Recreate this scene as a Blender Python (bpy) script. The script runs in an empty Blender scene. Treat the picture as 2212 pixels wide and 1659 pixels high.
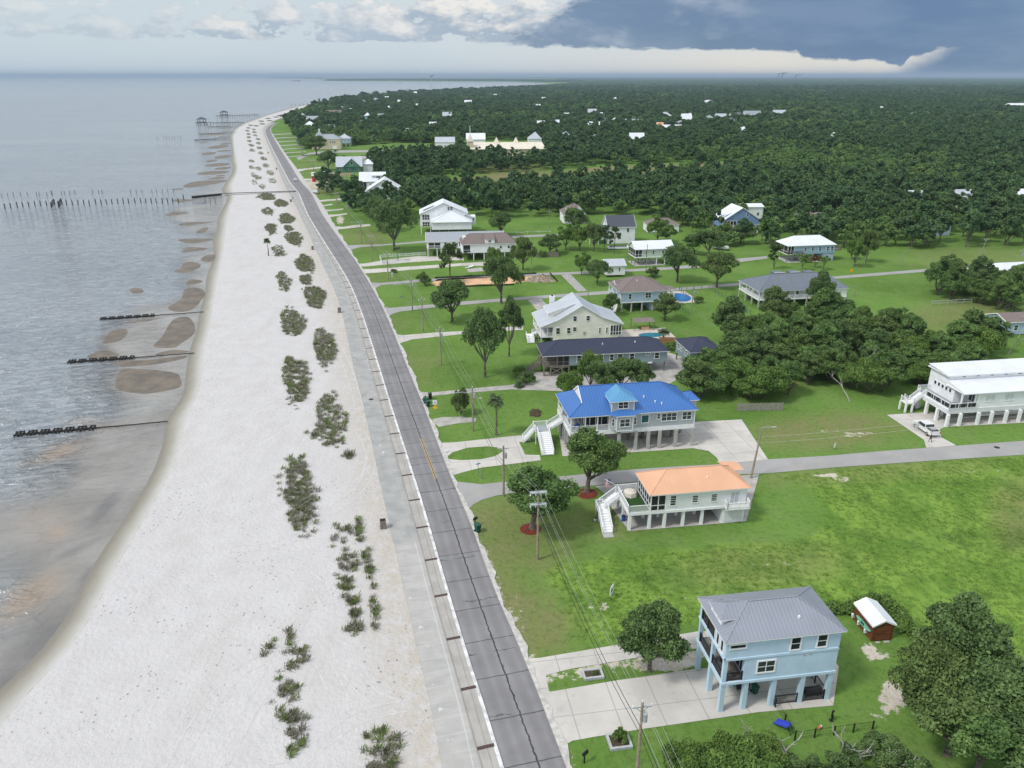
import bpy, math, random
import numpy as np
from mathutils import Vector, Matrix
random.seed(7); RNG=np.random.default_rng(7)
S=bpy.context.scene; COL=S.collection
# ---------------------------------------------------------------- camera
F=1680.; PT=math.atan(666/F); cP,sP=math.cos(PT),math.sin(PT); HC=62.
cam=bpy.data.objects.new('camera',bpy.data.cameras.new('camera')); COL.objects.link(cam)
cam.location=(0,0,HC); cam.rotation_euler=(math.pi/2-PT,0,0)
cam.data.sensor_width=36; cam.data.lens=36*F/2212; cam.data.clip_start=1; cam.data.clip_end=120000
S.camera=cam
def T(i,j,x,y): return (i*553+x*.25, j*414.75+y*.25)
def G(p,z=0.):
    dx=p[0]-1106; dy=p[1]-829.5; t=(HC-z)/(F*sP+dy*cP)
    return Vector((dx*t,(F*cP-dy*sP)*t,z))
def PR(x,y,z=0.):
    x,y=np.asarray(x,float),np.asarray(y,float); d=y*cP+(HC-z)*sP; u=y*sP-(HC-z)*cP
    return 1106+F*x/d, 829.5-F*u/d
# ---------------------------------------------------------------- node helper
class NT:
    def __init__(s,t): s.t=t; t.nodes.clear()
    def n(s,typ,ins=None,**kw):
        nd=s.t.nodes.new(typ)
        for k,v in kw.items(): setattr(nd,k,v)
        for k,v in (ins or {}).items():
            so=nd.inputs[k]
            if hasattr(v,'links') or isinstance(v,bpy.types.NodeSocket): s.t.links.new(v,so)
            else: so.default_value=v
        return nd
    def m(s,op,a,b=0.,c=0.,clamp=False):
        nd=s.n('ShaderNodeMath',{0:a,1:b,2:c},operation=op,use_clamp=clamp); return nd.outputs[0]
    def mix(s,f,a,b,bt='MIX'):
        nd=s.n('ShaderNodeMix',data_type='RGBA',blend_type=bt)
        for i,v in ((0,f),(6,a),(7,b)):
            if isinstance(v,bpy.types.NodeSocket): s.t.links.new(v,nd.inputs[i])
            else: nd.inputs[i].default_value=v if i==0 else (tuple(v)+(1,))[:4]
        return nd.outputs[2]
    def ramp(s,f,stops,interp='LINEAR'):
        nd=s.n('ShaderNodeValToRGB',{0:f}); r=nd.color_ramp; r.interpolation=interp
        while len(r.elements)<len(stops): r.elements.new(.5)
        for e,(p,c) in zip(r.elements,stops):
            e.position=p; e.color=(c,c,c,1) if isinstance(c,(int,float)) else tuple(c)+(1,)
        return nd.outputs[0]
    def sm(s,v,a,b):
        return s.n('ShaderNodeMapRange',{0:v,1:a,2:b,3:0.,4:1.},interpolation_type='SMOOTHSTEP').outputs[0]
    def noise(s,vec,sc,det=4,rough=.5,dist=0.):
        return s.n('ShaderNodeTexNoise',{'Vector':vec,'Scale':sc,'Detail':det,'Roughness':rough,'Distortion':dist}).outputs[0]
    def scale(s,vec,v):
        return s.n('ShaderNodeVectorMath',{0:vec,1:v},operation='MULTIPLY').outputs[0]
# ---------------------------------------------------------------- sky
SUN_EL,SUN_AZ=math.radians(52),math.radians(-120)   # azimuth from +Y towards +X
W=bpy.data.worlds.new('World'); S.world=W; W.use_nodes=True
q=NT(W.node_tree)
sky=q.n('ShaderNodeTexSky',sky_type='NISHITA',sun_disc=False,sun_elevation=SUN_EL,sun_rotation=SUN_AZ)
tc=q.n('ShaderNodeTexCoord').outputs['Generated']
sp=q.n('ShaderNodeSeparateXYZ',{0:tc}); x_,y_,z_=sp.outputs
a=q.m('ARCTAN2',x_,y_); e=q.m('ARCSINE',z_)
cv=q.n('ShaderNodeCombineXYZ',{0:a,1:q.m('MULTIPLY',e,2.2),2:0.}).outputs[0]
nb=q.noise(cv,16,7,.62); nf=q.noise(cv,46,6,.6); nl=q.noise(cv,4,3,.5)
def q0(v,k,o=.5): return q.m('MULTIPLY',q.m('SUBTRACT',v,o),k)
# pale sky: cool at left, warm under the storm
t=q.m('DIVIDE',q.m('ADD',a,.6),1.3,clamp=True)
low=q.ramp(t,[(0,(.53,.62,.68)),(.42,(.60,.66,.69)),(.55,(.68,.68,.66)),(.72,(.88,.79,.65)),(.9,(.88,.78,.65))])
up=q.ramp(t,[(0,(.56,.645,.685)),(.5,(.60,.67,.70)),(1,(.6,.66,.7))])
pale=q.mix(q.sm(e,.0,.05),low,up)
# cumulus bank
dens=q.m('ADD',q.m('ADD',q0(nb,1.5),q0(nf,.55)),q.m('MULTIPLY',q.sm(a,-.42,-.02),.13))
env=q.m('MULTIPLY',q.sm(e,.030,.040),q.m('SUBTRACT',1,q.sm(e,.062,.12)))
dm=q.sm(q.m('ADD',dens,q.m('MULTIPLY',q.m('SUBTRACT',env,1.),.55)),-.06,.02)
dm=q.m('MULTIPLY',dm,q.m('MULTIPLY',q.sm(e,.027,.038),q.ramp(t,[(0,.35),(.15,.55),(.25,1)])))
nb2=q.noise(q.n('ShaderNodeVectorMath',{0:cv,1:(.012,.020,0)},operation='ADD').outputs[0],16,7,.62)
lit=q.m('ADD',q.m('MULTIPLY',q.m('SUBTRACT',nb,nb2),4.5),q.m('MULTIPLY',q.sm(e,.034,.085),.75),clamp=True)
ccol=q.mix(lit,(.37,.45,.54),(.80,.78,.75))
skyc=q.mix(dm,pale,ccol)
# thin high veil
skyc=q.mix(q.m('MULTIPLY',q.sm(nl,.45,.7),.35),skyc,(.52,.6,.68))
# storm shelf
base=q.ramp(q.m('DIVIDE',q.m('ADD',a,.1),.7,clamp=True),[((v+.1)/.7,(w+.012)*10) for v,w in
   ((-.1,.036),(.013,.0355),(.161,.0312),(.25,.030),(.325,.0292),(.334,.0205),(.41,.0175),(.434,.0105),(.440,.0215),(.458,.0245),(.473,.0270),(.52,.0285))])
sb=q.m('SUBTRACT',q.m('MULTIPLY',base,.1),.0145)
dmid=q.m('ADD',q.m('SUBTRACT',e,sb),q.m('ADD',q0(nf,.013),q0(nb,.008)))
soft=q.m('ADD',.0026,q.m('MULTIPLY',q.sm(a,.445,.475),.004))
mb=q.m('DIVIDE',q.m('ADD',dmid,q.m('MULTIPLY',soft,.5)),soft,clamp=True)
aR=q.m('SUBTRACT',a,q.m('ADD',.428,q.m('MULTIPLY',e,1.5)))
mb=q.m('MAXIMUM',mb,q.sm(q.m('ADD',aR,q0(nf,.02)),-.022,.026))
ml=q.sm(q.m('ADD',q.m('SUBTRACT',a,q.m('ADD',.0,q.m('MULTIPLY',q.sm(e,.04,.085),.075))),q.m('ADD',q0(nb,.22),q0(nf,.07))),-.015,.03)
mback=q.m('MULTIPLY',q.m('SUBTRACT',1,q.sm(a,1.0,1.6)),q.m('SUBTRACT',1,q.sm(e,.22,.6)))
storm=q.m('MULTIPLY',q.m('MULTIPLY',mb,ml),mback)
scol=q.ramp(q.m('DIVIDE',a,.7,clamp=True),[(0,(.25,.33,.42)),(.3,(.185,.27,.375)),(.62,(.125,.215,.365)),(.8,(.155,.25,.39)),(1,(.16,.24,.36))])
scol=q.mix(q.sm(e,.01,.06),scol,q.mix(.5,scol,(.15,.25,.43)))
scol=q.mix(.16,scol,(.03,.06,.12))
scol=q.mix(q.m('MULTIPLY',q.sm(q.noise(cv,9,6,.65),.46,.72),q.m('SUBTRACT',.75,q.sm(a,.15,.42))),scol,(.47,.52,.60))
scol=q.mix(q.m('MULTIPLY',q.sm(q.noise(q.scale(cv,(1,1.8,1)),6,7,.62),.40,.62),.6),scol,q.mix(.5,scol,(.27,.36,.48)))
skyc=q.mix(storm,skyc,scol)
# overcast brightens overhead and behind the viewer
over=q.mix(q.sm(q.noise(tc,2.2,4,.5),.35,.65),(.60,.67,.77),(.84,.87,.93))
skyc=q.mix(q.sm(e,.12,.5),skyc,over)
skyc=q.mix(q.sm(e,-.02,-.001),(.25,.3,.33),skyc)
b1=q.n('ShaderNodeBackground',{0:sky.outputs[0],1:.06})
b2=q.n('ShaderNodeBackground',{0:skyc,1:1.0})
ms=q.n('ShaderNodeMixShader',{0:.97,1:b1.outputs[0],2:b2.outputs[0]})
q.n('ShaderNodeOutputWorld',{0:ms.outputs[0]})
sl=bpy.data.lights.new('sun','SUN'); sl.energy=2.15; sl.angle=math.radians(11); sl.color=(1,.96,.9)
so=bpy.data.objects.new('sun',sl); COL.objects.link(so)
sd=Vector((math.sin(SUN_AZ)*math.cos(SUN_EL),math.cos(SUN_AZ)*math.cos(SUN_EL),math.sin(SUN_EL)))
so.rotation_euler=sd.to_track_quat('Z','Y').to_euler()
vs=S.view_settings; vs.view_transform='Standard'; vs.look='None'; vs.gamma=1; vs.exposure=0.16; vs.use_curve_mapping=False
S.render.engine='CYCLES'; cy=S.cycles; cy.max_bounces=5; cy.diffuse_bounces=2; cy.glossy_bounces=3; cy.transmission_bounces=3; cy.volume_bounces=0
cy.transparent_max_bounces=6; cy.use_denoising=True; cy.sample_clamp_indirect=4; cy.caustics_reflective=False; cy.caustics_refractive=False
try: cy.denoiser='OPENIMAGEDENOISE'
except Exception: pass
# ---------------------------------------------------------------- materials
MATS={}
def mat(name,col,rough=.7,var=.12,ns=1.5,bump=0.,bs=20,metal=0.,spec=.3,col2=None,lo=.35,hi=.65,stretch=None,det=5,coord='Object',fn=None):
    """noise-varied colour; fn(q,vec,col,bumpheight) may add pattern"""
    if name in MATS: return MATS[name]
    m=bpy.data.materials.new(name); m.use_nodes=True; k=NT(m.node_tree)
    v=k.n('ShaderNodeTexCoord').outputs[coord]
    if stretch: v=k.scale(v,stretch)
    n1=k.noise(v,ns,det,.6)
    c1=tuple(col); c2=tuple(col2) if col2 else tuple(min(1,x*(1-var)) for x in col)
    if not col2: c1=tuple(min(1,x*(1+var)) for x in col)
    c=k.mix(k.sm(n1,lo,hi),c2,c1)
    bh=k.noise(v,bs,4,.6) if bump else None
    R=rough
    if fn:
        r=fn(k,v,c,bh)
        c=r[0]; bh=r[1] if len(r)>1 else bh; R=r[2] if len(r)>2 else rough
    ins={'Base Color':c,'Roughness':R,'Metallic':metal,'Specular IOR Level':spec}
    if bump and bh is not None:
        ins['Normal']=k.n('ShaderNodeBump',{'Height':bh,'Strength':1.,'Distance':bump}).outputs[0]
    b=k.n('ShaderNodeBsdfPrincipled',ins)
    k.n('ShaderNodeOutputMaterial',{0:b.outputs[0]})
    MATS[name]=m; return m
def uvlines(period,dark,width=.12,strength=.6,axis=0):
    def f(k,v,c,bh):
        uv=k.n('ShaderNodeTexCoord').outputs['UV']; s=k.n('ShaderNodeSeparateXYZ',{0:uv}).outputs[axis]
        fr=k.m('FRACT',k.m('DIVIDE',s,period)); ln=k.m('SUBTRACT',1,k.sm(k.m('ABSOLUTE',k.m('SUBTRACT',fr,.5)),0,width))
        c=k.mix(k.m('MULTIPLY',ln,strength),c,dark); return c,ln
    return f
def zlines(period,strength=.3,dark=(.2,.2,.2)):
    def f(k,v,c,bh):
        s=k.n('ShaderNodeSeparateXYZ',{0:v}).outputs[2]
        fr=k.m('FRACT',k.m('DIVIDE',s,period)); ln=k.m('SUBTRACT',1,k.sm(fr,0,.25))
        return k.mix(k.m('MULTIPLY',ln,strength),c,dark),fr
    return f
# ---------------------------------------------------------------- objects
def link(o,parent=None):
    COL.objects.link(o)
    if parent is not None: o.parent=parent
    return o
def tag(o,label=None,cat=None,group=None,kind=None):
    if label: o['label']=label
    if cat: o['category']=cat
    if group: o['group']=group
    if kind: o['kind']=kind
    return o
def empty(name,loc,rz=0,label=None,cat=None,group=None):
    o=bpy.data.objects.new(name,None); o.location=loc; o.rotation_euler=(0,0,rz); o.empty_display_size=.5; COL.objects.link(o)
    return tag(o,label,cat,group)
def npmesh(name,V,Fc,mats,uv=None,midx=None,smooth=False,attrs=None):
    me=bpy.data.meshes.new(name); V=np.asarray(V,np.float32); Fc=np.asarray(Fc,np.int32); k=Fc.shape[1]
    me.vertices.add(len(V)); me.vertices.foreach_set('co',V.ravel())
    me.loops.add(Fc.size); me.loops.foreach_set('vertex_index',Fc.ravel())
    me.polygons.add(len(Fc)); me.polygons.foreach_set('loop_start',np.arange(0,Fc.size,k,dtype=np.int32))
    if midx is not None: me.polygons.foreach_set('material_index',np.asarray(midx,np.int32))
    if smooth: me.polygons.foreach_set('use_smooth',np.ones(len(Fc),bool))
    if uv is not None:
        l=me.uv_layers.new(name='UVMap'); l.data.foreach_set('uv',np.asarray(uv,np.float32)[Fc.ravel()].ravel())
    for an,av in (attrs or {}).items():
        at=me.attributes.new(an,'FLOAT','POINT'); at.data.foreach_set('value',np.asarray(av,np.float32))
    me.update(calc_edges=True)
    for m in (mats if isinstance(mats,(list,tuple)) else [mats]): me.materials.append(m)
    return me
def meshobj(name,me,parent=None): return link(bpy.data.objects.new(name,me),parent)
class MB:
    def __init__(s): s.v=[];s.f=[];s.u=[];s.mi=[];s.cur=0
    def poly(s,pts,uv=None):
        i=len(s.v); s.v+= [tuple(p) for p in pts]; s.f.append(list(range(i,i+len(pts)))); s.u+= list(uv) if uv else [(p[0],p[1]) for p in pts]; s.mi.append(s.cur); return s
    def box(s,x0,x1,y0,y1,z0,z1):
        c=[(x,y,z) for z in (z0,z1) for x,y in ((x0,y0),(x1,y0),(x1,y1),(x0,y1))]
        for f in ((0,3,2,1),(4,5,6,7),(0,1,5,4),(1,2,6,5),(2,3,7,6),(3,0,4,7)):
            p=[c[i] for i in f]
            s.poly(p,[(p_[0] if abs(p[0][0]-p[2][0])>1e-6 else p_[1], p_[2] if abs(p[0][2]-p[2][2])>1e-6 else p_[1]) for p_ in p])
        return s
    def obox(s,a,b,w,h,up=(0,0,1)):   # box along segment a-b, centred, w across h up
        a,b=Vector(a),Vector(b); d=(b-a); 
        if d.length<1e-6: return s
        d.normalize(); u=Vector(up); r=d.cross(u)
        if r.length<1e-4: r=Vector((1,0,0))
        r.normalize(); u=r.cross(d); c=[]
        for p in (a,b):
            for i,j in ((-1,-1),(1,-1),(1,1),(-1,1)): c.append(p+r*(w/2*i)+u*(h/2*j))
        for f in ((3,2,1,0),(4,5,6,7),(0,1,5,4),(1,2,6,5),(2,3,7,6),(3,0,4,7)): s.poly([c[i] for i in f])
        return s
    def tube(s,pts,rs,n=6,cap=True):
        pts=[Vector(p) for p in pts]; rs=rs if isinstance(rs,(list,tuple)) else [rs]*len(pts); rings=[]
        for i,p in enumerate(pts):
            d=(pts[min(i+1,len(pts)-1)]-pts[max(i-1,0)]).normalized()
            r=d.cross(Vector((0,0,1))); r=r.normalized() if r.length>.01 else Vector((1,0,0)); u=r.cross(d)
            k=len(s.v)
            for j in range(n):
                t=2*math.pi*j/n; s.v.append(tuple(p+(r*math.cos(t)+u*math.sin(t))*rs[i])); s.u.append((j/n,i))
            rings.append(k)
        for A,B in zip(rings,rings[1:]):
            for j in range(n): s.f.append([A+j,A+(j+1)%n,B+(j+1)%n,B+j]); s.mi.append(s.cur)
        if cap:
            s.f.append([rings[-1]+j for j in range(n)]); s.mi.append(s.cur)
            s.f.append([rings[0]+n-1-j for j in range(n)]); s.mi.append(s.cur)
        return s
    def build(s,name,mats,parent=None,smooth=False):
        me=bpy.data.meshes.new(name); me.from_pydata(s.v,[],s.f); l=me.uv_layers.new(name='UVMap')
        fl=[i for f in s.f for i in f]; l.data.foreach_set('uv',[c for i in fl for c in s.u[i]])
        for m in (mats if isinstance(mats,(list,tuple)) else [mats]): me.materials.append(m)
        me.polygons.foreach_set('material_index',s.mi)
        if smooth: me.polygons.foreach_set('use_smooth',[True]*len(s.f))
        me.update(); return meshobj(name,me,parent)
def pip(px,py,poly):
    px=np.asarray(px);py=np.asarray(py); r=np.zeros(px.shape,bool); n=len(poly); j=n-1
    for i in range(n):
        xi,yi=poly[i][:2]; xj,yj=poly[j][:2]
        if yi!=yj: r^=((yi>py)!=(yj>py))&(px<(xj-xi)*(py-yi)/(yj-yi)+xi)
        j=i
    return r
HAZE=7.0e-5
# ================================================================ the setting
def curve(pts,z=0.,sm=1.):
    w=sorted([(G(p,z).y,G(p,z).x) for p in pts]); Y=np.array([p[0] for p in w]); X=np.array([p[1] for p in w])
    def ext(y):
        y=np.asarray(y,float); r=np.interp(y,Y,X)
        s0=(X[2]-X[0])/(Y[2]-Y[0]); r=np.where(y<Y[0],X[0]+(y-Y[0])*s0,r)
        s1=(X[-1]-X[-3])/(Y[-1]-Y[-3]); return np.where(y>Y[-1],X[-1]+(y-Y[-1])*s1,r)
    def f(y):
        y=np.asarray(y,float); r=0; 
        for k,wt in ((-1,.12),(-.6,.2),(-.2,.18),(.2,.18),(.6,.2),(1,.12)): r=r+wt*ext(y+k*sm*(5+.035*y))
        return r
    return f
def P2(i,j,s): return [T(i,j,*p) for p in s]
WE=curve([(0,1577),(27,1535),(96,1464),(160,1393),(220,1297),(240,1247),(285,1170),(330,1094),(370,1019),(386,984),(397,924),(410,884),(435,842),(437,790),(440,757),(455,702),(462,652),(472,595),(480,557),(485,522),(490,485),(496,452),(507,425),(500,400),(513,375),(515,362),(511,340),(507,325),(505,295),(512,280),(530,268),(548,262),(578,250),(613,240),(640,232),(690,222),(735,212)],0,.6)
WL=curve([(0,1492),(75,1429),(135,1352),(160,1314),(180,1269),(200,1229),(232,1180),(285,1102),(310,1062),(335,1019),(350,974),(360,942),(357,917),(362,904),(390,870),(402,842),(402,815),(410,765),(412,755),(425,720),(432,680),(437,660),(445,635),(447,600),(456,575),(465,555),(462,535),(461,517),(470,497),(470,475),(482,452),(494,427),(478,412),(490,392),(502,375),(505,360),(500,350),(502,325),(497,295),(502,282),(518,268),(535,262),(570,250),(603,240),(632,232),(680,222),(728,212)],-.25,.45)
PLc=curve([(955,1659),(939,1557),(923,1484),(908,1434),(898,1377),(885,1332),(868,1244),(857,1204),(843,1134),(829,1084),(818,1029),(808,979),(799,939),(790,899),(782,862),(773,829),(760,777),(750,727),(740,677),(728,640),(716,610),(703,585),(693,562),(678,530),(663,495),(650,470),(638,442),(625,420),(610,390),(598,357),(588,335),(578,312),(570,290),(568,280),(573,271),(588,263),(608,255),(628,248),(650,240),(675,232),(715,222),(760,212)])
PRc=curve([(1040,1659),(1015,1562),(995,1497),(975,1419),(950,1337),(925,1244),(913,1192),(899,1142),(882,1082),(867,1029),(853,979),(842,939),(830,901),(820,864),(812,831),(803,805),(790,752),(778,710),(765,670),(750,625),(735,595),(719,567),(703,540),(685,507),(668,477),(653,450),(638,417),(625,400),(603,357),(585,320),(572,290),(571,281),(576,272.5),(592,264),(611,256),(630,249.5)])
ALc=curve([(1085,1659),(1068,1599),(1045,1527),(1025,1469),(998,1384),(965,1269),(957,1244),(938,1179),(920,1112),(903,1059),(885,1004),(870,954),(853,904),(840,862),(830,829),(820,797),(808,757),(793,710),(783,680),(770,645),(757,614),(741,587),(724,560),(703,527),(683,495),(665,465),(645,415),(628,398),(608,359),(588,321),(574,291),(572.5,281),(579,273),(594,265),(613,257),(632,250)])
ARc=curve([(1223,1659),(1188,1569),(1156,1484),(1133,1419),(1105,1363),(1080,1304),(1053,1244),(1045,1214),(1023,1144),(1003,1099),(980,1049),(958,989),(943,954),(928,912),(910,864),(895,829),(889,818),(873,775),(853,725),(835,683),(825,660),(808,630),(796,608),(780,582),(768,563),(753,540),(728,500),(708,467),(688,435),(675,414),(668,406),(640,365),(615,332),(598,306),(584,284),(584,276),(592,270),(606,263),(622,256),(640,249)])
def rows(y0,y1):
    r=[y0]
    while r[-1]<y1: r.append(r[-1]+max(1.2,r[-1]*.012))
    return np.array(r)
YR=rows(30,1900); YRR=rows(30,1150)
def band(name,fl,fr,ys,nc,z,m,zf=None,parent=None,attr=None):
    L,R=fl(ys),fr(ys); t=np.linspace(0,1,nc+1); X=L[:,None]+(R-L)[:,None]*t; Y=np.repeat(ys[:,None],nc+1,1)
    Z=np.full_like(X,z) if zf is None else zf(X,Y,t)
    mid=(L+R)/2; arc=np.concatenate([[0],np.cumsum(np.hypot(np.diff(mid),np.diff(ys)))])
    dm=np.gradient(mid,ys); ca=1/np.sqrt(1+dm**2)
    U=(X-L[:,None])*ca[:,None]; Vv=arc[:,None]+(X-mid[:,None])*(dm*ca)[:,None]
    n,k=X.shape; i=np.arange((n-1)*(k-1)); r,c=i//(k-1),i%(k-1); a0=r*k+c
    Fc=np.stack([a0,a0+1,a0+1+k,a0+k],1)
    at={k_:f(X,Y,t).ravel() for k_,f in (attr or {}).items()}
    me=npmesh(name,np.stack([X.ravel(),Y.ravel(),Z.ravel()],1),Fc,m,uv=np.stack([U.ravel(),Vv.ravel()],1),smooth=True,attrs=at)
    o=meshobj(name,me,parent); tag(o,kind='structure'); return o
def sheet(name,pts,z,m,name_z=0):   # pts in V pixels -> flat ground polygon
    w=[G(p,z) for p in pts]; b=MB(); b.poly([tuple(p) for p in w],[(p.x,p.y) for p in w])
    o=b.build(name,m); 
    me=o.data
    if me.polygons[0].normal.z<0: me.flip_normals()
    return tag(o,kind='structure')
# ---- materials of the ground
def att(k,n): return k.n('ShaderNodeAttribute',attribute_name=n).outputs['Fac']
def sandfn(k,v,c,bh):
    n=k.noise(k.scale(v,(1,.35,1)),.25,5,.6); c=k.mix(k.m('MULTIPLY',k.sm(n,.45,.7),.5),c,(.49,.47,.445))
    d=att(k,'dirt'); n2=k.noise(v,.6,6,.7)
    c=k.mix(k.m('MULTIPLY',d,k.sm(n2,.3,.6)),c,(.47,.43,.37))
    dots=k.n('ShaderNodeTexVoronoi',{'Vector':v,'Scale':1.1},feature='F1').outputs['Distance']
    dm=k.m('MULTIPLY',k.m('SUBTRACT',1,k.sm(dots,.05,.16)),k.sm(k.noise(v,.08,3),.42,.62))
    c=k.mix(k.m('MULTIPLY',dm,.4),c,(.36,.34,.32))
    w=k.n('ShaderNodeTexWave',{'Vector':k.scale(v,(1,-.18,1)),'Scale':.22,'Distortion':9.,'Detail':3.,'Detail Scale':.35}).outputs['Fac']
    trk=k.m('MULTIPLY',k.sm(w,.965,.995),k.sm(k.noise(v,.05,2),.5,.6)); c=k.mix(k.m('MULTIPLY',trk,.16),c,(.42,.40,.38))
    return c,k.m('ADD',bh,k.m('MULTIPLY',dm,-.8))
M_sand=mat('white_sand',(.555,.543,.54),.9,.03,.3,bump=.22,bs=1.6,fn=sandfn,spec=.1)
def wetfn(k,v,c,bh):
    w=att(k,'wet'); n=k.noise(k.scale(v,(1,.4,1)),.5,5,.65)
    w2=k.m('ADD',w,q_(k,n,.35),clamp=True)
    c=k.ramp(w2,[(0,(.52,.51,.485)),(.25,(.43,.425,.39)),(.55,(.33,.315,.27)),(.85,(.25,.235,.195)),(1,(.225,.21,.18))])
    ln=k.m('MULTIPLY',k.m('SUBTRACT',1,k.sm(k.m('ABSOLUTE',k.m('SUBTRACT',w,k.m('ADD',.045,q_(k,n,.12)))),0,.022)),k.sm(k.noise(v,.9,3),.45,.6))
    c=k.mix(k.m('MULTIPLY',ln,.55),c,(.13,.11,.09))
    return c,bh,k.m('SUBTRACT',.85,k.m('MULTIPLY',w,.2))
def q_(k,n,a): return k.m('MULTIPLY',k.m('SUBTRACT',n,.5),a)
M_wet=mat('wet_sand',(.4,.4,.37),.6,bump=.03,bs=1.5,fn=wetfn,spec=.15)
def asph(k,v,c,bh):
    uv=k.n('ShaderNodeTexCoord').outputs['UV']; s=k.n('ShaderNodeSeparateXYZ',{0:uv}); u,w=s.outputs[0],s.outputs[1]
    n=k.noise(uv,.9,4,.6); fine=k.noise(uv,14,2,.6)
    for cx in (1.2,2.6,4.6,6.0):
        c=k.mix(k.m('MULTIPLY',k.m('SUBTRACT',1,k.sm(k.m('ABSOLUTE',k.m('SUBTRACT',u,cx)),.15,.75)),.22),c,(.10,.10,.105))
    c=k.mix(q_(k,fine,.6),c,(.34,.34,.34))
    cen=k.m('ABSOLUTE',k.m('SUBTRACT',u,k.m('ADD',3.45,q_(k,n,.55))))
    cr=k.m('SUBTRACT',1,k.sm(cen,.05,.12))
    fr=k.m('ABSOLUTE',k.m('SUBTRACT',k.m('FRACT',k.m('ADD',k.m('DIVIDE',w,6.1),q_(k,n,.05))),.5))
    tr=k.m('SUBTRACT',1,k.sm(fr,.006,.016))
    fr2=k.m('ABSOLUTE',k.m('SUBTRACT',k.m('FRACT',k.m('ADD',k.m('DIVIDE',w,9.7),q_(k,n,.14))),.5))
    tr2=k.m('MULTIPLY',k.m('SUBTRACT',1,k.sm(fr2,.004,.009)),k.m('SUBTRACT',1,k.sm(k.noise(uv,.33,2),.48,.52)))
    allc=k.m('MAXIMUM',k.m('MAXIMUM',cr,k.m('MULTIPLY',tr,.8)),k.m('MULTIPLY',tr2,.75))
    c=k.mix(k.m('MULTIPLY',allc,.88),c,(.028,.028,.032))
    # sand drifted over the right edge
    e_=k.sm(k.m('ADD',u,q_(k,k.noise(uv,.5,5,.7),1.2)),6.35,7.0); c=k.mix(k.m('MULTIPLY',e_,.8),c,(.55,.53,.50))
    return c,bh
M_asph=mat('asphalt',(.24,.235,.24),.85,.10,.18,bump=.01,bs=9,fn=asph,spec=.25)
def prom(k,v,c,bh):
    uv=k.n('ShaderNodeTexCoord').outputs['UV']; s=k.n('ShaderNodeSeparateXYZ',{0:uv}); u,w=s.outputs[0],s.outputs[1]
    n=k.noise(k.scale(uv,(.25,1,1)),1.1,5,.6); c=k.mix(k.m('MULTIPLY',k.sm(n,.4,.75),.45),c,(.30,.31,.31))
    far=k.sm(w,66,68); c=k.mix(k.m('MULTIPLY',far,.7),c,k.mix(k.sm(k.noise(uv,.35,4,.6),.35,.6),(.26,.27,.265),(.36,.362,.352)))
    j=k.m('SUBTRACT',1,k.sm(k.m('ABSOLUTE',k.m('SUBTRACT',k.m('FRACT',k.m('DIVIDE',w,2.3)),.5)),.01,.03))
    jc=k.m('SUBTRACT',1,k.sm(k.m('ABSOLUTE',k.m('SUBTRACT',u,2.9)),.03,.09))
    c=k.mix(k.m('MULTIPLY',k.m('MAXIMUM',k.m('MULTIPLY',j,.5),jc),k.m('SUBTRACT',.5,k.m('MULTIPLY',far,.4))),c,(.62,.62,.60))
    sp_=k.sm(k.noise(uv,.45,7,.7),.62,.645); c=k.mix(k.m('MULTIPLY',sp_,.8),c,(.62,.61,.59))
    return c,bh
M_prom=mat('promenade_concrete',(.43,.42,.40),.85,.06,.5,bump=.01,bs=6,fn=prom)
def strp(k,v,c,bh):
    uv=k.n('ShaderNodeTexCoord').outputs['UV']; s=k.n('ShaderNodeSeparateXYZ',{0:uv}); u,w=s.outputs[0],s.outputs[1]
    l=k.m('SUBTRACT',1,k.sm(k.m('ABSOLUTE',k.m('SUBTRACT',u,1.0)),.02,.07)); l2=k.m('SUBTRACT',1,k.sm(k.m('ABSOLUTE',k.m('SUBTRACT',u,.06)),.02,.1))
    n=k.noise(k.scale(uv,(1,.2,1)),2,4,.6)
    c=k.mix(k.m('MULTIPLY',k.sm(n,.45,.7),.35),c,(.28,.26,.23)); c=k.mix(k.m('MULTIPLY',k.m('MAXIMUM',l,l2),.45),c,(.15,.14,.13))
    return c,bh
M_strip=mat('kerb_walk_concrete',(.39,.375,.35),.85,.08,.4,bump=.01,bs=6,fn=strp)
M_white=mat('white_edge_paint',(.62,.62,.61),.6,.25,.8)
def jointed(k,v,c,bh):
    c=k.mix(k.m('MULTIPLY',k.sm(k.noise(v,.12,5,.7),.48,.72),.45),c,(.37,.35,.32)); c=k.mix(k.m('MULTIPLY',k.sm(k.noise(v,.5,6,.7),.58,.66),.25),c,(.28,.26,.24))
    r=k.n('ShaderNodeVectorRotate',{'Vector':v,'Angle':math.radians(-9)},rotation_type='Z_AXIS').outputs[0]; s=k.n('ShaderNodeSeparateXYZ',{0:r}).outputs; ln=None
    for ax,p in ((0,4.6),(1,4.2)):
        l=k.m('SUBTRACT',1,k.sm(k.m('ABSOLUTE',k.m('SUBTRACT',k.m('FRACT',k.m('DIVIDE',s[ax],p)),.5)),.008,.018)); ln=l if ln is None else k.m('MAXIMUM',ln,l)
    return k.mix(k.m('MULTIPLY',ln,.5),c,(.2,.19,.18)),bh
M_conc=mat('driveway_concrete',(.54,.515,.475),.85,.07,.22,bump=.008,bs=5,fn=jointed)
_unused=(lambda k,v,c,bh:(k.mix(k.m('MULTIPLY',k.sm(k.noise(v,.12,5,.7),.5,.75),.35),c,(.40,.38,.35)),bh))
M_conc2=mat('old_concrete',(.40,.385,.36),.9,.15,.5,bump=.01,bs=6)
def strt(k,v,c,bh):
    n=k.noise(v,.25,5,.65); return k.mix(k.m('MULTIPLY',k.sm(n,.5,.75),.5),c,(.42,.38,.33)),bh
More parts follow.
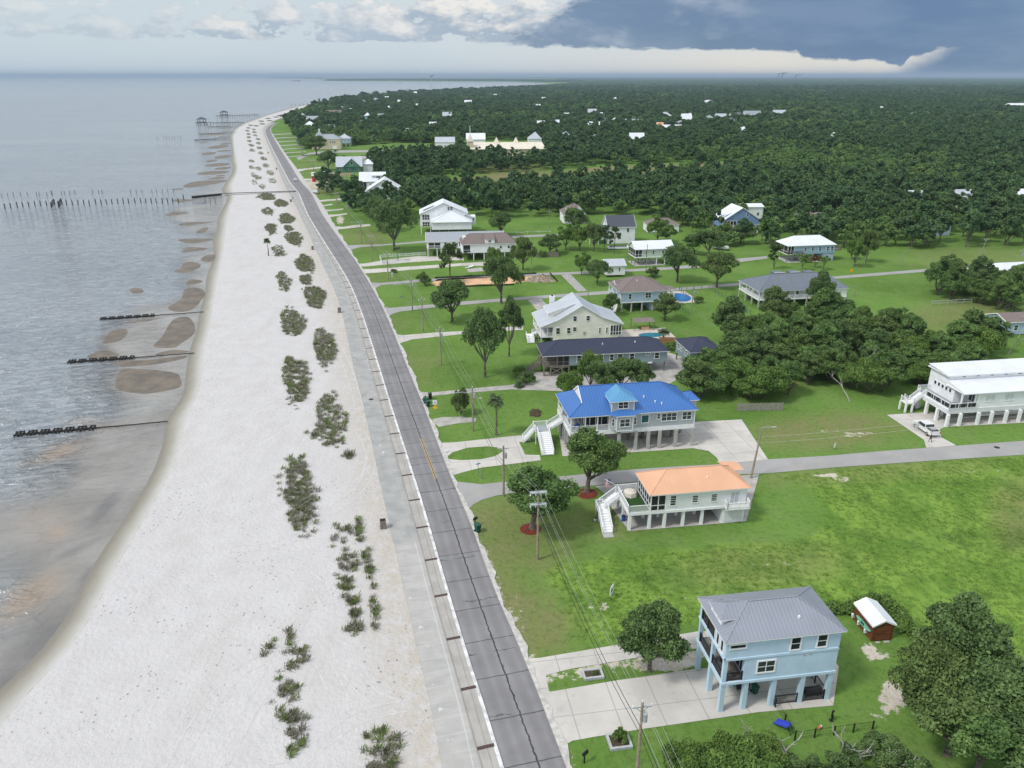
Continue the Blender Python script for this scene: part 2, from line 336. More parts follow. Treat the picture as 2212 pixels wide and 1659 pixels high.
M_street=mat('side_street_asphalt',(.335,.33,.325),.9,.07,.12,bump=.008,bs=9,fn=strt)
def grassfn(k,v,c,bh):
    big=k.noise(v,.035,4,.55); mid=k.noise(k.scale(v,(1,.6,1)),.22,5,.65); fine=k.noise(v,1.1,6,.75)
    f=att(k,'field'); dry=att(k,'dry'); soil=k.m('MULTIPLY',att(k,'soil'),1.3,clamp=True)
    lawn=k.mix(k.sm(big,.3,.7),(.094,.182,.034),(.145,.258,.054))
    lawn=k.mix(k.m('MULTIPLY',k.sm(mid,.42,.7),.6),lawn,(.165,.245,.075))
    fld=k.mix(k.sm(mid,.36,.62),(.105,.205,.034),(.195,.315,.058))
    fld=k.mix(k.m('MULTIPLY',k.sm(k.noise(v,.10,6,.65),.52,.68),.65),fld,(.034,.085,.018))
    fld=k.mix(k.m('MULTIPLY',k.sm(k.noise(v,.45,5,.7),.56,.72),.6),fld,(.20,.27,.07))
    c=k.mix(f,lawn,fld)
    c=k.mix(k.m('MULTIPLY',dry,k.m('ADD',.55,k.m('MULTIPLY',k.sm(mid,.35,.6),.45))),c,(.215,.195,.095))
    c=k.mix(k.m('MULTIPLY',k.sm(fine,.47,.62),k.m('ADD',.42,k.m('MULTIPLY',f,.2))),c,k.mix(.6,c,(.018,.045,.010)))
    c=k.mix(k.m('MULTIPLY',k.sm(k.noise(v,2.3,4,.7),.52,.66),.32),c,k.mix(.6,c,(.24,.31,.09)))
    sp2=k.sm(k.m('ADD',k.noise(v,1.0,7,.72),k.m('MULTIPLY',k.m('SUBTRACT',soil,.5),.62)),.46,.54)
    c=k.mix(k.m('MULTIPLY',sp2,k.sm(soil,.03,.2)),c,k.mix(k.sm(fine,.3,.7),(.42,.375,.30),(.60,.56,.49)))
    return c,k.m('ADD',bh,k.m('MULTIPLY',mid,.6))
M_grass=mat('grass',(.05,.12,.02),.95,bump=.16,bs=1.7,fn=grassfn,spec=.06)
M_land=M_grass
# ---- sea
def seamat():
    m=bpy.data.materials.new('sea_water'); m.use_nodes=True; k=NT(m.node_tree); v=k.n('ShaderNodeTexCoord').outputs['Object']
    sh=att(k,'shal'); org=att(k,'orange'); drk=att(k,'dark')
    big=k.noise(k.scale(v,(.25,1,1)),.012,5,.55)
    deep=k.mix(k.sm(big,.3,.7),(.27,.30,.325),(.355,.38,.395))
    shc=k.mix(k.sm(k.noise(v,.07,5,.6),.35,.65),(.205,.19,.168),(.285,.27,.245))
    c=k.mix(sh,deep,shc); c=k.mix(org,c,(.36,.275,.195)); c=k.mix(drk,c,(.115,.11,.105))
    r=k.n('ShaderNodeVectorRotate',{'Vector':v,'Angle':math.radians(-18)},rotation_type='Z_AXIS').outputs[0]
    w1=k.noise(k.scale(r,(.45,1.,1)),.55,5,.62,.6); w2=k.noise(k.scale(r,(.35,1,1)),.085,4,.6,.4); w3=k.noise(k.scale(v,(.5,1,1)),.02,3)
    ridge=k.m('SUBTRACT',1,k.m('MULTIPLY',k.m('ABSOLUTE',k.m('SUBTRACT',w1,.5)),4.),clamp=True)
    calm=k.m('SUBTRACT',1,k.m('MULTIPLY',sh,.86))
    h=k.m('MULTIPLY',k.m('ADD',k.m('ADD',k.m('MULTIPLY',w1,.45),k.m('MULTIPLY',k.m('POWER',ridge,3.),.12)),k.m('MULTIPLY',w2,1.6)),calm)
    rip=k.noise(k.scale(r,(.5,1,1)),1.7,3,.6); h=k.m('ADD',h,k.m('MULTIPLY',rip,k.m('MULTIPLY',k.m('SUBTRACT',1.05,sh),.10)))
    w4=k.noise(k.scale(r,(.55,1,1)),.24,3,.6,1.2); h=k.m('ADD',h,k.m('MULTIPLY',k.m('MULTIPLY',w4,.75),calm))
    strk=k.m('MULTIPLY',k.m('MULTIPLY',k.sm(k.noise(k.scale(r,(.3,1.3,1)),.5,5,.7,1.5),.52,.62),k.sm(w3,.3,.6)),calm); c=k.mix(k.m('MULTIPLY',strk,.5),c,(.13,.16,.185))  # thin dark streaks in the colour imitate shading of steeper wave faces
    strk2=k.m('MULTIPLY',k.m('MULTIPLY',k.sm(k.noise(k.scale(r,(.3,1.3,1)),.17,5,.7,1.5),.5,.62),k.sm(w3,.35,.6)),calm); c=k.mix(k.m('MULTIPLY',strk2,.35),c,(.15,.18,.21))  # broader streaks, wave shading painted into the water colour as well
    foam=k.m('MULTIPLY',k.sm(k.noise(k.scale(r,(.22,1.5,1)),.42,6,.75,1.),.645,.69),k.m('SUBTRACT',.6,k.m('MULTIPLY',sh,.5)))
    c=k.mix(foam,c,(.85,.87,.9))
    b=k.n('ShaderNodeBump',{'Height':h,'Strength':1.,'Distance':2.1}).outputs[0]
    p=k.n('ShaderNodeBsdfPrincipled',{'Base Color':c,'Roughness':.07,'IOR':1.62,'Normal':b,'Specular IOR Level':.5})
    k.n('ShaderNodeOutputMaterial',{0:p.outputs[0]}); return m
M_sea=seamat()
SE=curve([(-300,1500),(-150,1300),(-60,1100),(0,1000),(60,955),(110,905),(165,850),(185,810),(160,780),(190,740),(225,690),(300,640),(370,600),(395,560),(375,500),(350,450),(420,400),(440,350),(425,310),(410,290),(480,262)],0,1)
def seagrid():
    xs=np.arange(-210,20,1.1); ys=np.concatenate([np.arange(36,260,1.2),np.arange(260,900,4.)])
    X,Y=np.meshgrid(xs,ys); e_=SE(Y); w_=WL(Y)
    wob=3*np.sin(Y*.21)+4*np.sin(Y*.07+1)+2.5*np.sin(X*.3+Y*.13)
    t=(X+wob-e_)/14.; sh=np.clip(t,0,1); sh=sh*sh*(3-2*sh)
    fade=np.clip((X+210)/40,0,1)*np.clip((900-Y)/100,0,1); sh=sh*fade
    U,V_=PR(X,Y,-.25)
    def blob(cx,cy,rx,ry,rot=0):
        c_,s_=math.cos(math.radians(rot)),math.sin(math.radians(rot)); dx,dy=U-cx,V_-cy
        a_=(dx*c_+dy*s_)/rx; b_=(-dx*s_+dy*c_)/ry; return np.clip(1.35-np.sqrt(a_*a_+b_*b_)*1.0,0,1)**1.3
    orr=np.zeros_like(X)
    for b_ in ((130,1000-25,62,20,-22,.75),(70,1000,40,10,-12,.4),(125,1150,36,20,-30,.7),(95,1130,60,50,0,.3),(60,1290,100,36,-35,.85),(10,1330,60,25,-20,.5),(300,832,62,17,3,.55),(190,915,60,18,8,.45),(235,755,30,8,-10,.3),(15,905,20,10,0,.25),(60,1500,120,30,0,.0)):
        orr=np.maximum(orr,blob(*b_[:5])*b_[5])
    dk=np.zeros_like(X)
    for b_ in ((225,1100,60,17,-52,.8),(160,1190,70,10,-25,.6),(95,1390,110,42,-40,.75),(190,1250,40,16,-60,.7),(30,1470,90,50,-30,.6),(300,1010,90,14,-50,.25),(60,1200,120,40,-10,.25)):
        dk=np.maximum(dk,blob(*b_[:5])*b_[5])
    orr*=fade; dk*=fade
    n,k=X.shape; i=np.arange((n-1)*(k-1)); r,c=i//(k-1),i%(k-1); a0=r*k+c; Fc=np.stack([a0,a0+1,a0+1+k,a0+k],1)
    Vt=np.stack([X.ravel(),Y.ravel(),np.full(X.size,-.25)],1)
    A={'shal':sh.ravel(),'orange':orr.ravel(),'dark':dk.ravel()}
    # outer sea as quads round the fine patch
    B=45000; x0,x1,y0,y1=xs[0],xs[-1],ys[0],ys[-1]; o=len(Vt)
    ex=[(-B,-300),(B,-300),(B,B),(-B,B),(x0,y0),(x1,y0),(x1,y1),(x0,y1)]
    Vt=np.vstack([Vt,[(a_,b_,-.25) for a_,b_ in ex]]); Fe=np.array([(o,o+1,o+5,o+4),(o+1,o+2,o+6,o+5),(o+2,o+3,o+7,o+6),(o+3,o,o+4,o+7)])
    for k_ in A: A[k_]=np.concatenate([A[k_],np.zeros(8)])
    me=npmesh('sea',Vt,np.vstack([Fc,Fe]),M_sea,smooth=True,attrs=A); tag(meshobj('sea',me),kind='structure')
seagrid()
# ---- beach
def beachz(X,Y,t):
    return (np.sin(X*.11+Y*.05)+np.sin(Y*.083-X*.07))*.10*np.sin(np.pi*t)+.02
def dirt(X,Y,t):
    d=np.clip((t-.78)/.2,0,1)*.9; U,V_=PR(X,Y)
    for cx,cy,rx,ry,s in ((845,1480,60,80,.6),(720,1480,40,60,.35),(860,1120,60,60,.8),(800,900,50,100,.6),(845,1300,60,120,.6),(880,1560,40,60,.5)):
        d=np.maximum(d,s*np.clip(1.3-np.hypot((U-cx)/rx,(V_-cy)/ry),0,1))
    return d
band('beach',WE,PLc,YR,40,0,M_sand,zf=beachz,attr={'dirt':dirt})
band('wet_shore',WL,WE,YR,8,0,M_wet,zf=lambda X,Y,t:-.235+.255*t[None,:]+0*X,attr={'wet':lambda X,Y,t:(1-t)[None,:]+0*X})
band('seabed',lambda y:WL(y)-12,WL,YR,3,0,M_wet,zf=lambda X,Y,t:-.9+.665*t[None,:]+0*X,attr={'wet':lambda X,Y,t:0*X+1})
ZP=.06
band('promenade',PLc,PRc,YRR,3,ZP,M_prom)
band('kerb_walk',PRc,lambda y:ALc(y)-.28,YRR,2,ZP+.16,M_strip)
# vertical kerb faces
band('kerb_face',lambda y:PRc(y)-.02,lambda y:PRc(y)+.01,YRR,1,0,M_strip,zf=lambda X,Y,t:ZP-.02+(.18*t)[None,:]+0*X)
band('road_edge_line',lambda y:ALc(y)-.28,lambda y:ALc(y)+.12,YRR,1,ZP+.165,M_white)
band('main_road',ALc,ARc,YRR,8,ZP+.05,M_asph)
M_shoul=mat('shoulder_sand',(.58,.56,.53),.9,.12,1.2,bump=.02,bs=3,col2=(.40,.39,.36))
band('road_shoulder',lambda y:ARc(y)-.05,lambda y:ARc(y)+.7+.16*np.sin(y*1.3)+.22*np.sin(y*.43+1)+.12*np.sin(y*3.1),YRR,2,ZP+.02,M_shoul)
# yellow double line
M_yel=mat('yellow_paint',(.62,.38,.08),.7,.3,2.5,col2=(.40,.30,.14))
yy=np.arange(*sorted((G((930,1035)).y,G((905,948)).y)),.8)
for d in (3.35,3.62):
    band('centre_line',lambda y,d=d:ALc(y)+d,lambda y,d=d:ALc(y)+d+.11,yy,1,ZP+.056,M_yel)
# ---- land
def land():
    ys=YRR; L=PLc(ys)-.3; pts=[(x,y,-.06) for x,y in zip(L,ys)]
    coast=[(672,233),(715,221),(762,209.5),(860,201.5),(1000,193.5),(1110,189.5),(1190,184),(1212,181),(1105,176.8),(930,176),(760,175.2),(690,174.4),(700,173.2),(720,172),(640,169.8),(560,168.6),(700,167.9)]
    pts=[p for p in pts if p[1]<G((672,236)).y]+[tuple(G(p,-.06)) for p in coast]
    pts+=[(-2500,45000,-.06),(45000,45000,-.06),(45000,30,-.06)]
    b=MB(); b.poly(pts); o=b.build('ground',M_land); 
    if o.data.polygons[0].normal.z<0: o.data.flip_normals()
    tag(o,kind='structure')
land()
def lawn():
    xs=np.arange(-170,330,1.5); ys=np.arange(34,640,1.5); X,Y=np.meshgrid(xs,ys); U,V_=PR(X,Y)
    def blob(cx,cy,rx,ry,rot=0,edge=1.75):
        c_,s_=math.cos(math.radians(rot)),math.sin(math.radians(rot)); dx,dy=U-cx,V_-cy
        return np.clip(edge-np.hypot((dx*c_+dy*s_)/rx,(-dx*s_+dy*c_)/ry),0,1)
    fld=np.zeros_like(X)
    for pl in ([(1180,1222),(1300,1205),(1450,1190),(1500,1182),(1760,1165),(1790,1100),(1740,1040),(1665,1030),(1984,1000),(2400,975),(2600,2000),(2190,1600),(2120,1430),(1960,1350),(1880,1290),(1500,1345),(1310,1385),(1245,1395),(1215,1330)],):
        fld=np.maximum(fld,pip(U,V_,pl).astype(float))
    dry=np.zeros_like(X)
    for b in ((1075,1130,60,60,0,.6),(1060,1250,60,90,0,.7),(1130,1340,90,60,20,.8),(1120,1190,90,40,0,.6),(1270,1130,140,30,-5,.45),(1790,930,130,30,-3,.75),(1640,1225,160,35,-5,.4),(2070,680,90,25,-5,.6),(2100,560,110,20,0,.45),(800,600,60,15,-5,.3),(830,700,50,20,0,.3),(790,515,40,18,0,.5),(700,560,0.1,.1,0,0),(900,790,40,40,0,.35),(1880,1020,200,18,-4,.4),(2190,1110,40,60,0,.6),(1690,820,50,20,0,.3),(690,345,60,30,0,.25),(1100,365,60,12,0,.7),(690,400,40,20,0,.5),(1040,1300,40,60,0,.5)):
        dry=np.maximum(dry,blob(*b[:5])*b[5])
    soil=np.zeros_like(X)
    for b in ((1310,1440,120,16,-9,.40),(1450,1430,60,14,-9,.8),(1165,1450,30,18,20,.5),(1100,1330,30,40,30,.32),(1790,930,30,5,-3,.3),(1850,938,38,6,-3,.36),(1890,1410,26,10,30,.75),(1930,1500,20,28,-30,.7),(1905,1545,25,20,0,.4),(1690,1215,90,14,-5,.25),(1580,1250,60,14,-5,.22),(1300,1310,20,6,0,.5),(1480,1300,20,6,0,.35),(2100,1020,80,6,-4,.3),(1790,1025,30,4,-4,.6),(1825,1035,16,4,0,.6),(2205,1120,10,16,0,.3),(1135,1500,12,70,-25,.0),(735,475,8,9,0,.5),(1220,1490,60,20,0,.15),(1040,860,8,6,0,.3),(1515,632,20,6,0,.25),(2010,640,0,0,0,0),(1550,1240,20,5,0,.3)):
        if b[2]>0: soil=np.maximum(soil,blob(*b[:5])*b[5])
    # sand blown beside the main road
    dr=X-ARc(Y); soil=np.maximum(soil,np.where(Y<110,np.clip(1-dr/3.2,0,1)*.42,np.clip(1-dr/1.8,0,1)*.3))
    keep=(dr>-3)
    n,k=X.shape; i=np.arange((n-1)*(k-1)); r,c=i//(k-1),i%(k-1); a0=r*k+c; Fc=np.stack([a0,a0+1,a0+1+k,a0+k],1)
    Fc=Fc[keep.ravel()[Fc].all(1)]
    Z=np.full(X.size,-.01)
    me=npmesh('lawn',np.stack([X.ravel(),Y.ravel(),Z],1),Fc,M_grass,attrs={'field':fld.ravel(),'dry':dry.ravel(),'soil':soil.ravel()})
    tag(meshobj('lawn',me),kind='structure')
lawn()
# ---- side streets and driveways (V pixels)
def S_(name,pts,m,z=.03): sheet(name,pts,z,m)
S_('side_street',[(968,1030),(985,1040),(1040,1046),(1106,1039),(1213,1029),(1341,1016),(1450,1008),(1568,1002),(1659,992),(1780,985),(1909,974),(2064,963),(2212,952),(2500,931),(2500,958),(2212,982),(1984,997),(1809,1009),(1659,1022),(1603,1024),(1400,1038),(1266,1050),(1206,1056),(1106,1065),(1070,1071),(1040,1080),(1022,1090),(1012,1100),(1005,1112)],M_street)
S_('driveway',[(1131,1423),(1166,1421),(1290,1400),(1368,1387),(1506,1364),(1560,1362),(1575,1398),(1502,1401),(1368,1422),(1236,1444),(1179,1458),(1186,1492),(1189,1494),(1330,1470),(1496,1446),(1560,1440),(1790,1410),(1812,1440),(1800,1524),(1640,1538),(1496,1559),(1391,1574),(1281,1592),(1237,1600),(1222,1608),(1230,1640),(1238,1680),(1222,1680)],M_conc)
S_('driveway',[(945,957),(985,955),(1106,942),(1141,939),(1147,952),(1121,955),(1128,968),(1134,982),(1166,983),(1168,994),(1106,1002),(1040,1010),(1000,1020),(972,1029),(958,995),(962,991),(998,994),(1040,992),(1070,985),(1088,974),(1078,967),(1053,964),(1010,967),(978,977),(960,990)],M_conc)
S_('concrete_pad',[(1215,985),(1208,940),(1500,912),(1505,911),(1602,906),(1659,992),(1600,999),(1555,1002),(1549,989),(1531,974),(1496,968),(1380,976)],M_conc)
S_('concrete_pad',[(1285,1050),(1371,1042),(1500,1036),(1640,1024),(1612,1126),(1359,1147),(1322,1098),(1308,1067)],M_conc2,.042)
S_('concrete_pad',[(1916,896),(2060,886),(2600,846),(2600,890),(2212,913),(2042,922),(2030,927),(2034,945),(2066,962),(2001,968),(1996,950)],M_conc)
S_('driveway',[(901,846),(928,848),(1106,831),(1160,825),(1150,802),(1215,805),(1330,790),(1440,760),(1478,772),(1500,800),(1440,832),(1215,845),(1106,841),(975,851),(913,857),(908,862)],M_conc2)
S_('driveway',[(934,905),(955,901),(1000,900),(1030,904),(1026,911),(985,915),(948,922),(938,914)],M_conc2)
S_('driveway',[(852,722),(870,724),(943,718),(1005,715),(1130,703),(1130,712),(1005,721),(890,733),(862,742)],M_conc)
S_('side_street',[(826,660),(840,665),(940,657),(1003,651),(1106,643),(1313,628),(1461,622),(1596,611),(1789,598),(1999,581),(2212,566),(2212,572),(1999,587),(1809,602),(1596,617),(1461,628),(1313,635),(1106,649),(940,664),(865,673),(850,677),(838,684)],M_street)
S_('side_street',[(799,610),(823,611),(890,605),(1043,594),(1246,587),(1351,582),(1436,577),(1520,570),(1591,559),(1656,553),(1659,558),(1591,567),(1520,577),(1436,583),(1351,587),(1246,592),(1043,600),(898,610),(823,616),(808,624)],M_street)
S_('driveway',[(779,581),(800,581),(943,572),(1003,568),(1040,566),(1085,566),(1080,574),(998,574),(923,580),(787,591)],M_conc)
S_('driveway',[(769,570),(790,569),(828,562),(875,556),(905,553),(1000,556),(1000,562),(940,563),(880,567),(785,576)],M_conc)
S_('side_street',[(745,530),(770,529),(825,528),(918,520),(1106,509),(1190,506),(1300,502),(1300,506),(1190,510),(1106,514),(918,524),(778,534),(756,540)],M_street)
for a_ in ([(718,489),(742,490),(765,486),(800,484),(800,488),(745,494),(726,496)],[(702,464),(730,463),(750,460),(750,463),(712,469)],[(692,453),(720,453),(742,450),(742,453),(700,457)],[(684,441),(700,443),(718,440),(718,443),(692,446)],[(682,433),(720,430),(755,427),(755,430),(690,436)],[(636,366),(660,364),(694,360),(694,363),(660,367),(645,371)],[(652,386),(690,386),(728,384),(728,387),(690,389),(656,390)]): S_('driveway',a_,M_conc)
for k_,yv in enumerate((338,330,322,314,306,298,290)): S_('driveway',[(618-k_*5,yv),(665-k_*4,yv-3),(665-k_*4,yv-1.7),(620-k_*5,yv+1.6)],M_conc2)
S_('side_street',[(640,341),(668,330),(715,325),(850,324),(990,319),(1010,319),(1010,323),(850,328),(716,330),(668,334),(646,346)],M_street)
S_('parking_lot',[(775,337),(850,336),(1010,331),(1010,336),(850,340),(800,343),(775,345)],M_conc2)
M_dirt=mat('orange_dirt',(.66,.42,.25),.95,.1,.4,bump=.05,bs=1.5)
S_('building_sand',[(930,613),(945,603),(985,600),(1035,599),(1100,597),(1150,597),(1150,606),(1100,613),(1035,614),(985,619),(955,621)],M_dirt)
S_('building_sand',[(660,391),(700,389),(728,390),(705,398),(690,402),(680,415),(672,410)],mat('pale_dirt',(.47,.42,.34),.95,.2,.3))
S_('building_sand',[(700,391),(735,386),(732,392),(706,395)],M_dirt,.042)
S_('gravel_track',[(1212,594),(1232,592),(1268,628),(1248,630)],mat('gravel',(.36,.36,.34),.95,.25,1.5))
S_('concrete_pad',[(1140,648),(1168,644),(1183,660),(1160,670)],M_conc2)
S_('patio',[(1008,581),(1040,578),(1046,586),(1012,588)],M_conc2)
# mulch rings
# forest clearings
M_dryg=mat('dry_clearing_grass',(.20,.17,.075),.95,.2,.02,col2=(.13,.17,.045),bump=.05,bs=.5)
sheet('clearing',[(930,392),(1000,382),(1113,374),(1206,370),(1313,359),(1600,349),(1640,356),(1560,364),(1350,380),(1206,394),(1113,402),(1000,404),(940,402)],.02,M_dryg)
# ================================================================ vegetation meshes
def leafmat(name,c1,c2,hue=.0,ns=.45,bright=.25):
    m=bpy.data.materials.new(name); m.use_nodes=True; k=NT(m.node_tree); v=k.n('ShaderNodeTexCoord').outputs['Object']
    rnd=k.n('ShaderNodeObjectInfo').outputs['Random']
    v2=k.n('ShaderNodeVectorMath',{0:v,1:k.n('ShaderNodeCombineXYZ',{0:k.m('MULTIPLY',rnd,40),1:k.m('MULTIPLY',rnd,17),2:0.}).outputs[0]},operation='ADD').outputs[0]
    n=k.noise(v2,ns,4,.65); c=k.mix(k.sm(n,.35,.68),c1,c2)
    c=k.mix(k.m('MULTIPLY',k.sm(k.noise(v2,3.,2,.6),.45,.8),.18),c,tuple(min(1,x*1.7) for x in c2))
    c=k.mix(k.m('MULTIPLY',k.m('SUBTRACT',rnd,.5),bright*2),c,k.mix(.5,c,(.20,.22,.05))) if bright else c
    d=k.n('ShaderNodeBsdfPrincipled',{'Base Color':c,'Roughness':.7,'Specular IOR Level':.15})
    t=k.n('ShaderNodeBsdfTranslucent',{'Color':c})
    mx=k.n('ShaderNodeMixShader',{0:.22,1:d.outputs[0],2:t.outputs[0]})
    k.n('ShaderNodeOutputMaterial',{0:mx.outputs[0]}); return m
L_oak=leafmat('oak_leaves',(.080,.140,.050),(.185,.285,.100),bright=.45)
L_lite=leafmat('light_leaves',(.10,.18,.045),(.20,.32,.08))
L_pine=leafmat('pine_needles',(.05,.10,.035),(.11,.18,.06))
L_for=leafmat('forest_leaves',(.064,.130,.060),(.145,.245,.100),ns=.25,bright=.35)
L_for2=leafmat('forest_leaves_light',(.095,.175,.056),(.20,.32,.10),ns=.25,bright=.35)
L_rust=leafmat('rust_leaves',(.10,.06,.025),(.17,.11,.04))
L_palm=leafmat('palm_fronds',(.06,.10,.045),(.12,.18,.08))
L_dune=leafmat('dune_grass_blades',(.165,.180,.110),(.30,.31,.205),ns=1.2)
L_duneg=leafmat('dune_grass_green',(.12,.175,.05),(.23,.30,.10),ns=1.2)
L_dunegrey=leafmat('dune_grass_dry',(.20,.185,.155),(.37,.345,.285),ns=1.2)
B_bark=mat('bark',(.15,.13,.11),.9,.25,2.5,bump=.05,bs=6)
B_dead=mat('dead_wood',(.40,.38,.35),.9,.2,3)
def leaves(C,Rr,n,ls,rng,zb=-.35,aspect=1.5,squash=.8,inner=.70):
    """n leaf quads on lobes C (k,3) radii Rr (k,)"""
    p=Rr**2/np.sum(Rr**2); idx=rng.choice(len(C),n,p=p)
    d=rng.normal(size=(n*2,3)); d/=np.linalg.norm(d,axis=1)[:,None]; d=d[(d[:,2]>zb)|(rng.random(n*2)<.25)][:n]; idx=idx[:len(d)]
    n=len(d); r=Rr[idx]*(inner+(1.05-inner)*rng.random(n)**.6)*np.where(rng.random(n)<.16,rng.uniform(1.05,1.5,n),1)
    P_=C[idx]+d*r[:,None]*np.array([1,1,squash])
    nn=d*.7+rng.normal(size=(n,3))*.65; nn/=np.linalg.norm(nn,axis=1)[:,None]
    t=np.cross(nn,rng.normal(size=(n,3))); t/=np.linalg.norm(t,axis=1)[:,None]+1e-9; b=np.cross(nn,t)
    s=ls*(.55+.8*rng.random(n)); t=t*(s*aspect/2)[:,None]; b=b*(s/2)[:,None]; bend=nn*(s*.2)[:,None]
    V=np.stack([P_-t-bend,P_-b,P_+t-bend,P_+b],1).reshape(-1,3); Fc=np.arange(n*4).reshape(-1,4); return V,Fc
def lobes(R,zc,H,k,rng,shape='oak'):
    C=[];Rr=[]
    for i in range(k):
        while 1:
            p=rng.uniform(-1,1,3)
            if np.linalg.norm(p)<1 and np.linalg.norm(p)>.35: break
        if shape=='oak': p[2]=abs(p[2])*1.1-.35
        r=R*(.14+.17*rng.random())
        C.append((p[0]*R*.86,p[1]*R*.86,zc+p[2]*H*.52)); Rr.append(r)
    return np.array(C),np.array(Rr)
def tree_meshes(key,R,H,z0,k,n,ls,seed,leaf,trunk_r=.35,limbs=6,shape='oak',core=False,lean=0):
    """crown centred above the trunk, crown from z0 to H"""
    rng=np.random.default_rng(seed); zc=(z0+H)/2+.1*(H-z0)*.5; hh=(H-z0)
    C,Rr=lobes(R,zc,hh*.98,int(k*1.5),rng,shape); C[:,0]+=lean
    Rr=np.minimum(Rr,hh*.42)
    V,Fc=leaves(C,Rr,n,ls,rng)
    crown=npmesh(key+'_crown',V,Fc,leaf)
    b=MB(); top=Vector((lean*.6,0,z0+hh*.35))
    b.tube([(0,0,-.1),(0.05,0,.25*z0+.2),(lean*.2,.05,.6*z0),(lean*.4,0,z0),top],[trunk_r*1.35,trunk_r,trunk_r*.85,trunk_r*.75,trunk_r*.35],8)
    sel=rng.choice(len(C),min(k,limbs+2),replace=False)
    for i in sel:
        c=Vector(C[i]); s=Vector((lean*.35,0,z0*(.7+.3*rng.random()))); m_=(s+c)/2+Vector((0,0,-hh*.06))
        b.tube([s,m_,c],[trunk_r*.5,trunk_r*.34,trunk_r*.12],5)
    me=b.build(key+'_trunk',B_bark); tm=me.data; bpy.data.objects.remove(me)
    return crown,tm
TR={}
TR['oakA']=tree_meshes('oak',5.2,9.5,2.6,26,15000,.25,1,L_oak)
TR['oakB']=tree_meshes('oak',5.0,9.0,2.2,22,14000,.25,2,L_oak)
L_olive=leafmat('olive_leaves',(.078,.150,.046),(.180,.290,.090),bright=.4)
TR['oakC']=tree_meshes('oak',4.3,9.8,2.4,20,13000,.25,3,L_olive,lean=.5)
TR['tallA']=tree_meshes('oak',4.2,12.5,3.2,26,14000,.25,4,L_oak)
TR['lite']=tree_meshes('tree',3.4,7.2,1.3,18,9000,.24,5,L_lite,.2)
TR['liteB']=tree_meshes('tree',4.8,7.5,.9,24,13000,.25,15,L_lite,.25)
TR['bushA']=tree_meshes('bush',3.2,4.4,.2,16,9000,.23,6,L_oak,.15)
TR['bushB']=tree_meshes('bush',2.2,2.6,.1,12,3000,.26,7,L_lite,.1)
TR['scrub']=tree_meshes('scrub',4.5,4.8,.1,26,14000,.22,8,L_oak,.15)
TR['rust']=tree_meshes('tree',1.3,4.6,.8,8,1300,.26,9,L_rust,.08,4)
TR['sap']=tree_meshes('sapling',1.5,5.,1.4,8,1300,.26,10,L_lite,.08,4)
TR['cypress']=tree_meshes('conifer',1.6,7.,.6,12,2400,.28,11,L_pine,.12,3,shape='col')
TR['woodA']=tree_meshes('oak',4.2,11.,1.0,26,11000,.27,51,L_oak,.3)
TR['woodB']=tree_meshes('oak',4.6,10.2,.8,26,11000,.27,52,L_olive,.3)
TR['woodC']=tree_meshes('oak',3.9,11.5,1.2,24,10000,.27,53,L_for2,.3)
FK=['fA','fB','fC','fD','fE']
TR['fA']=tree_meshes('forest',4.4,11.5,2.0,13,1700,.72,21,L_for,.25,3)
TR['fB']=tree_meshes('forest',3.6,13.0,3.0,12,1600,.70,22,L_for,.22,3)
TR['fC']=tree_meshes('forest',4.9,10.0,1.2,14,1800,.72,23,L_for2,.25,3)
TR['fD']=tree_meshes('forest',3.0,12.0,2.5,9,1300,.65,24,L_for,.2,3,shape='col')
TR['fE']=tree_meshes('forest',4.2,9.0,1.0,12,1600,.70,25,L_for2,.22,3)
def pine_sparse():
    rng=np.random.default_rng(33); b=MB(); b.tube([(0,0,0),(.1,0,3),(-.05,.1,6),(.1,0,9.4)],[.34,.28,.22,.09],8)
    Cs=[];Rs=[]
    for i in range(15):
        a_=rng.uniform(0,6.28); z=rng.uniform(4.2,9.6); L=(rng.uniform(2.4,5.4) if z<8 else rng.uniform(.8,2.6)); e_=Vector((math.cos(a_)*L,math.sin(a_)*L,z+.6*rng.random()-.2))
        b.tube([(0,0,z-.6),(e_.x*.5,e_.y*.5,z-.1),e_],[.10,.07,.03],5); Cs.append(e_); Rs.append(rng.uniform(.7,1.25))
        if rng.random()<.6: Cs.append(Vector((e_.x*.6,e_.y*.6,z+.3))); Rs.append(.7)
    for i in range(5): Cs.append(Vector((rng.uniform(-1.5,1.5),rng.uniform(-1.5,1.5),rng.uniform(9,10.2)))); Rs.append(1.0)
    V,Fc=leaves(np.array(Cs),np.array(Rs),3300,.30,rng,-.8,2.0,.6,.2); t=b.build('pine_trunk',B_bark); tm=t.data; bpy.data.objects.remove(t)
    return npmesh('pine_crown',V,Fc,L_pine),tm
TR['pineS']=pine_sparse()
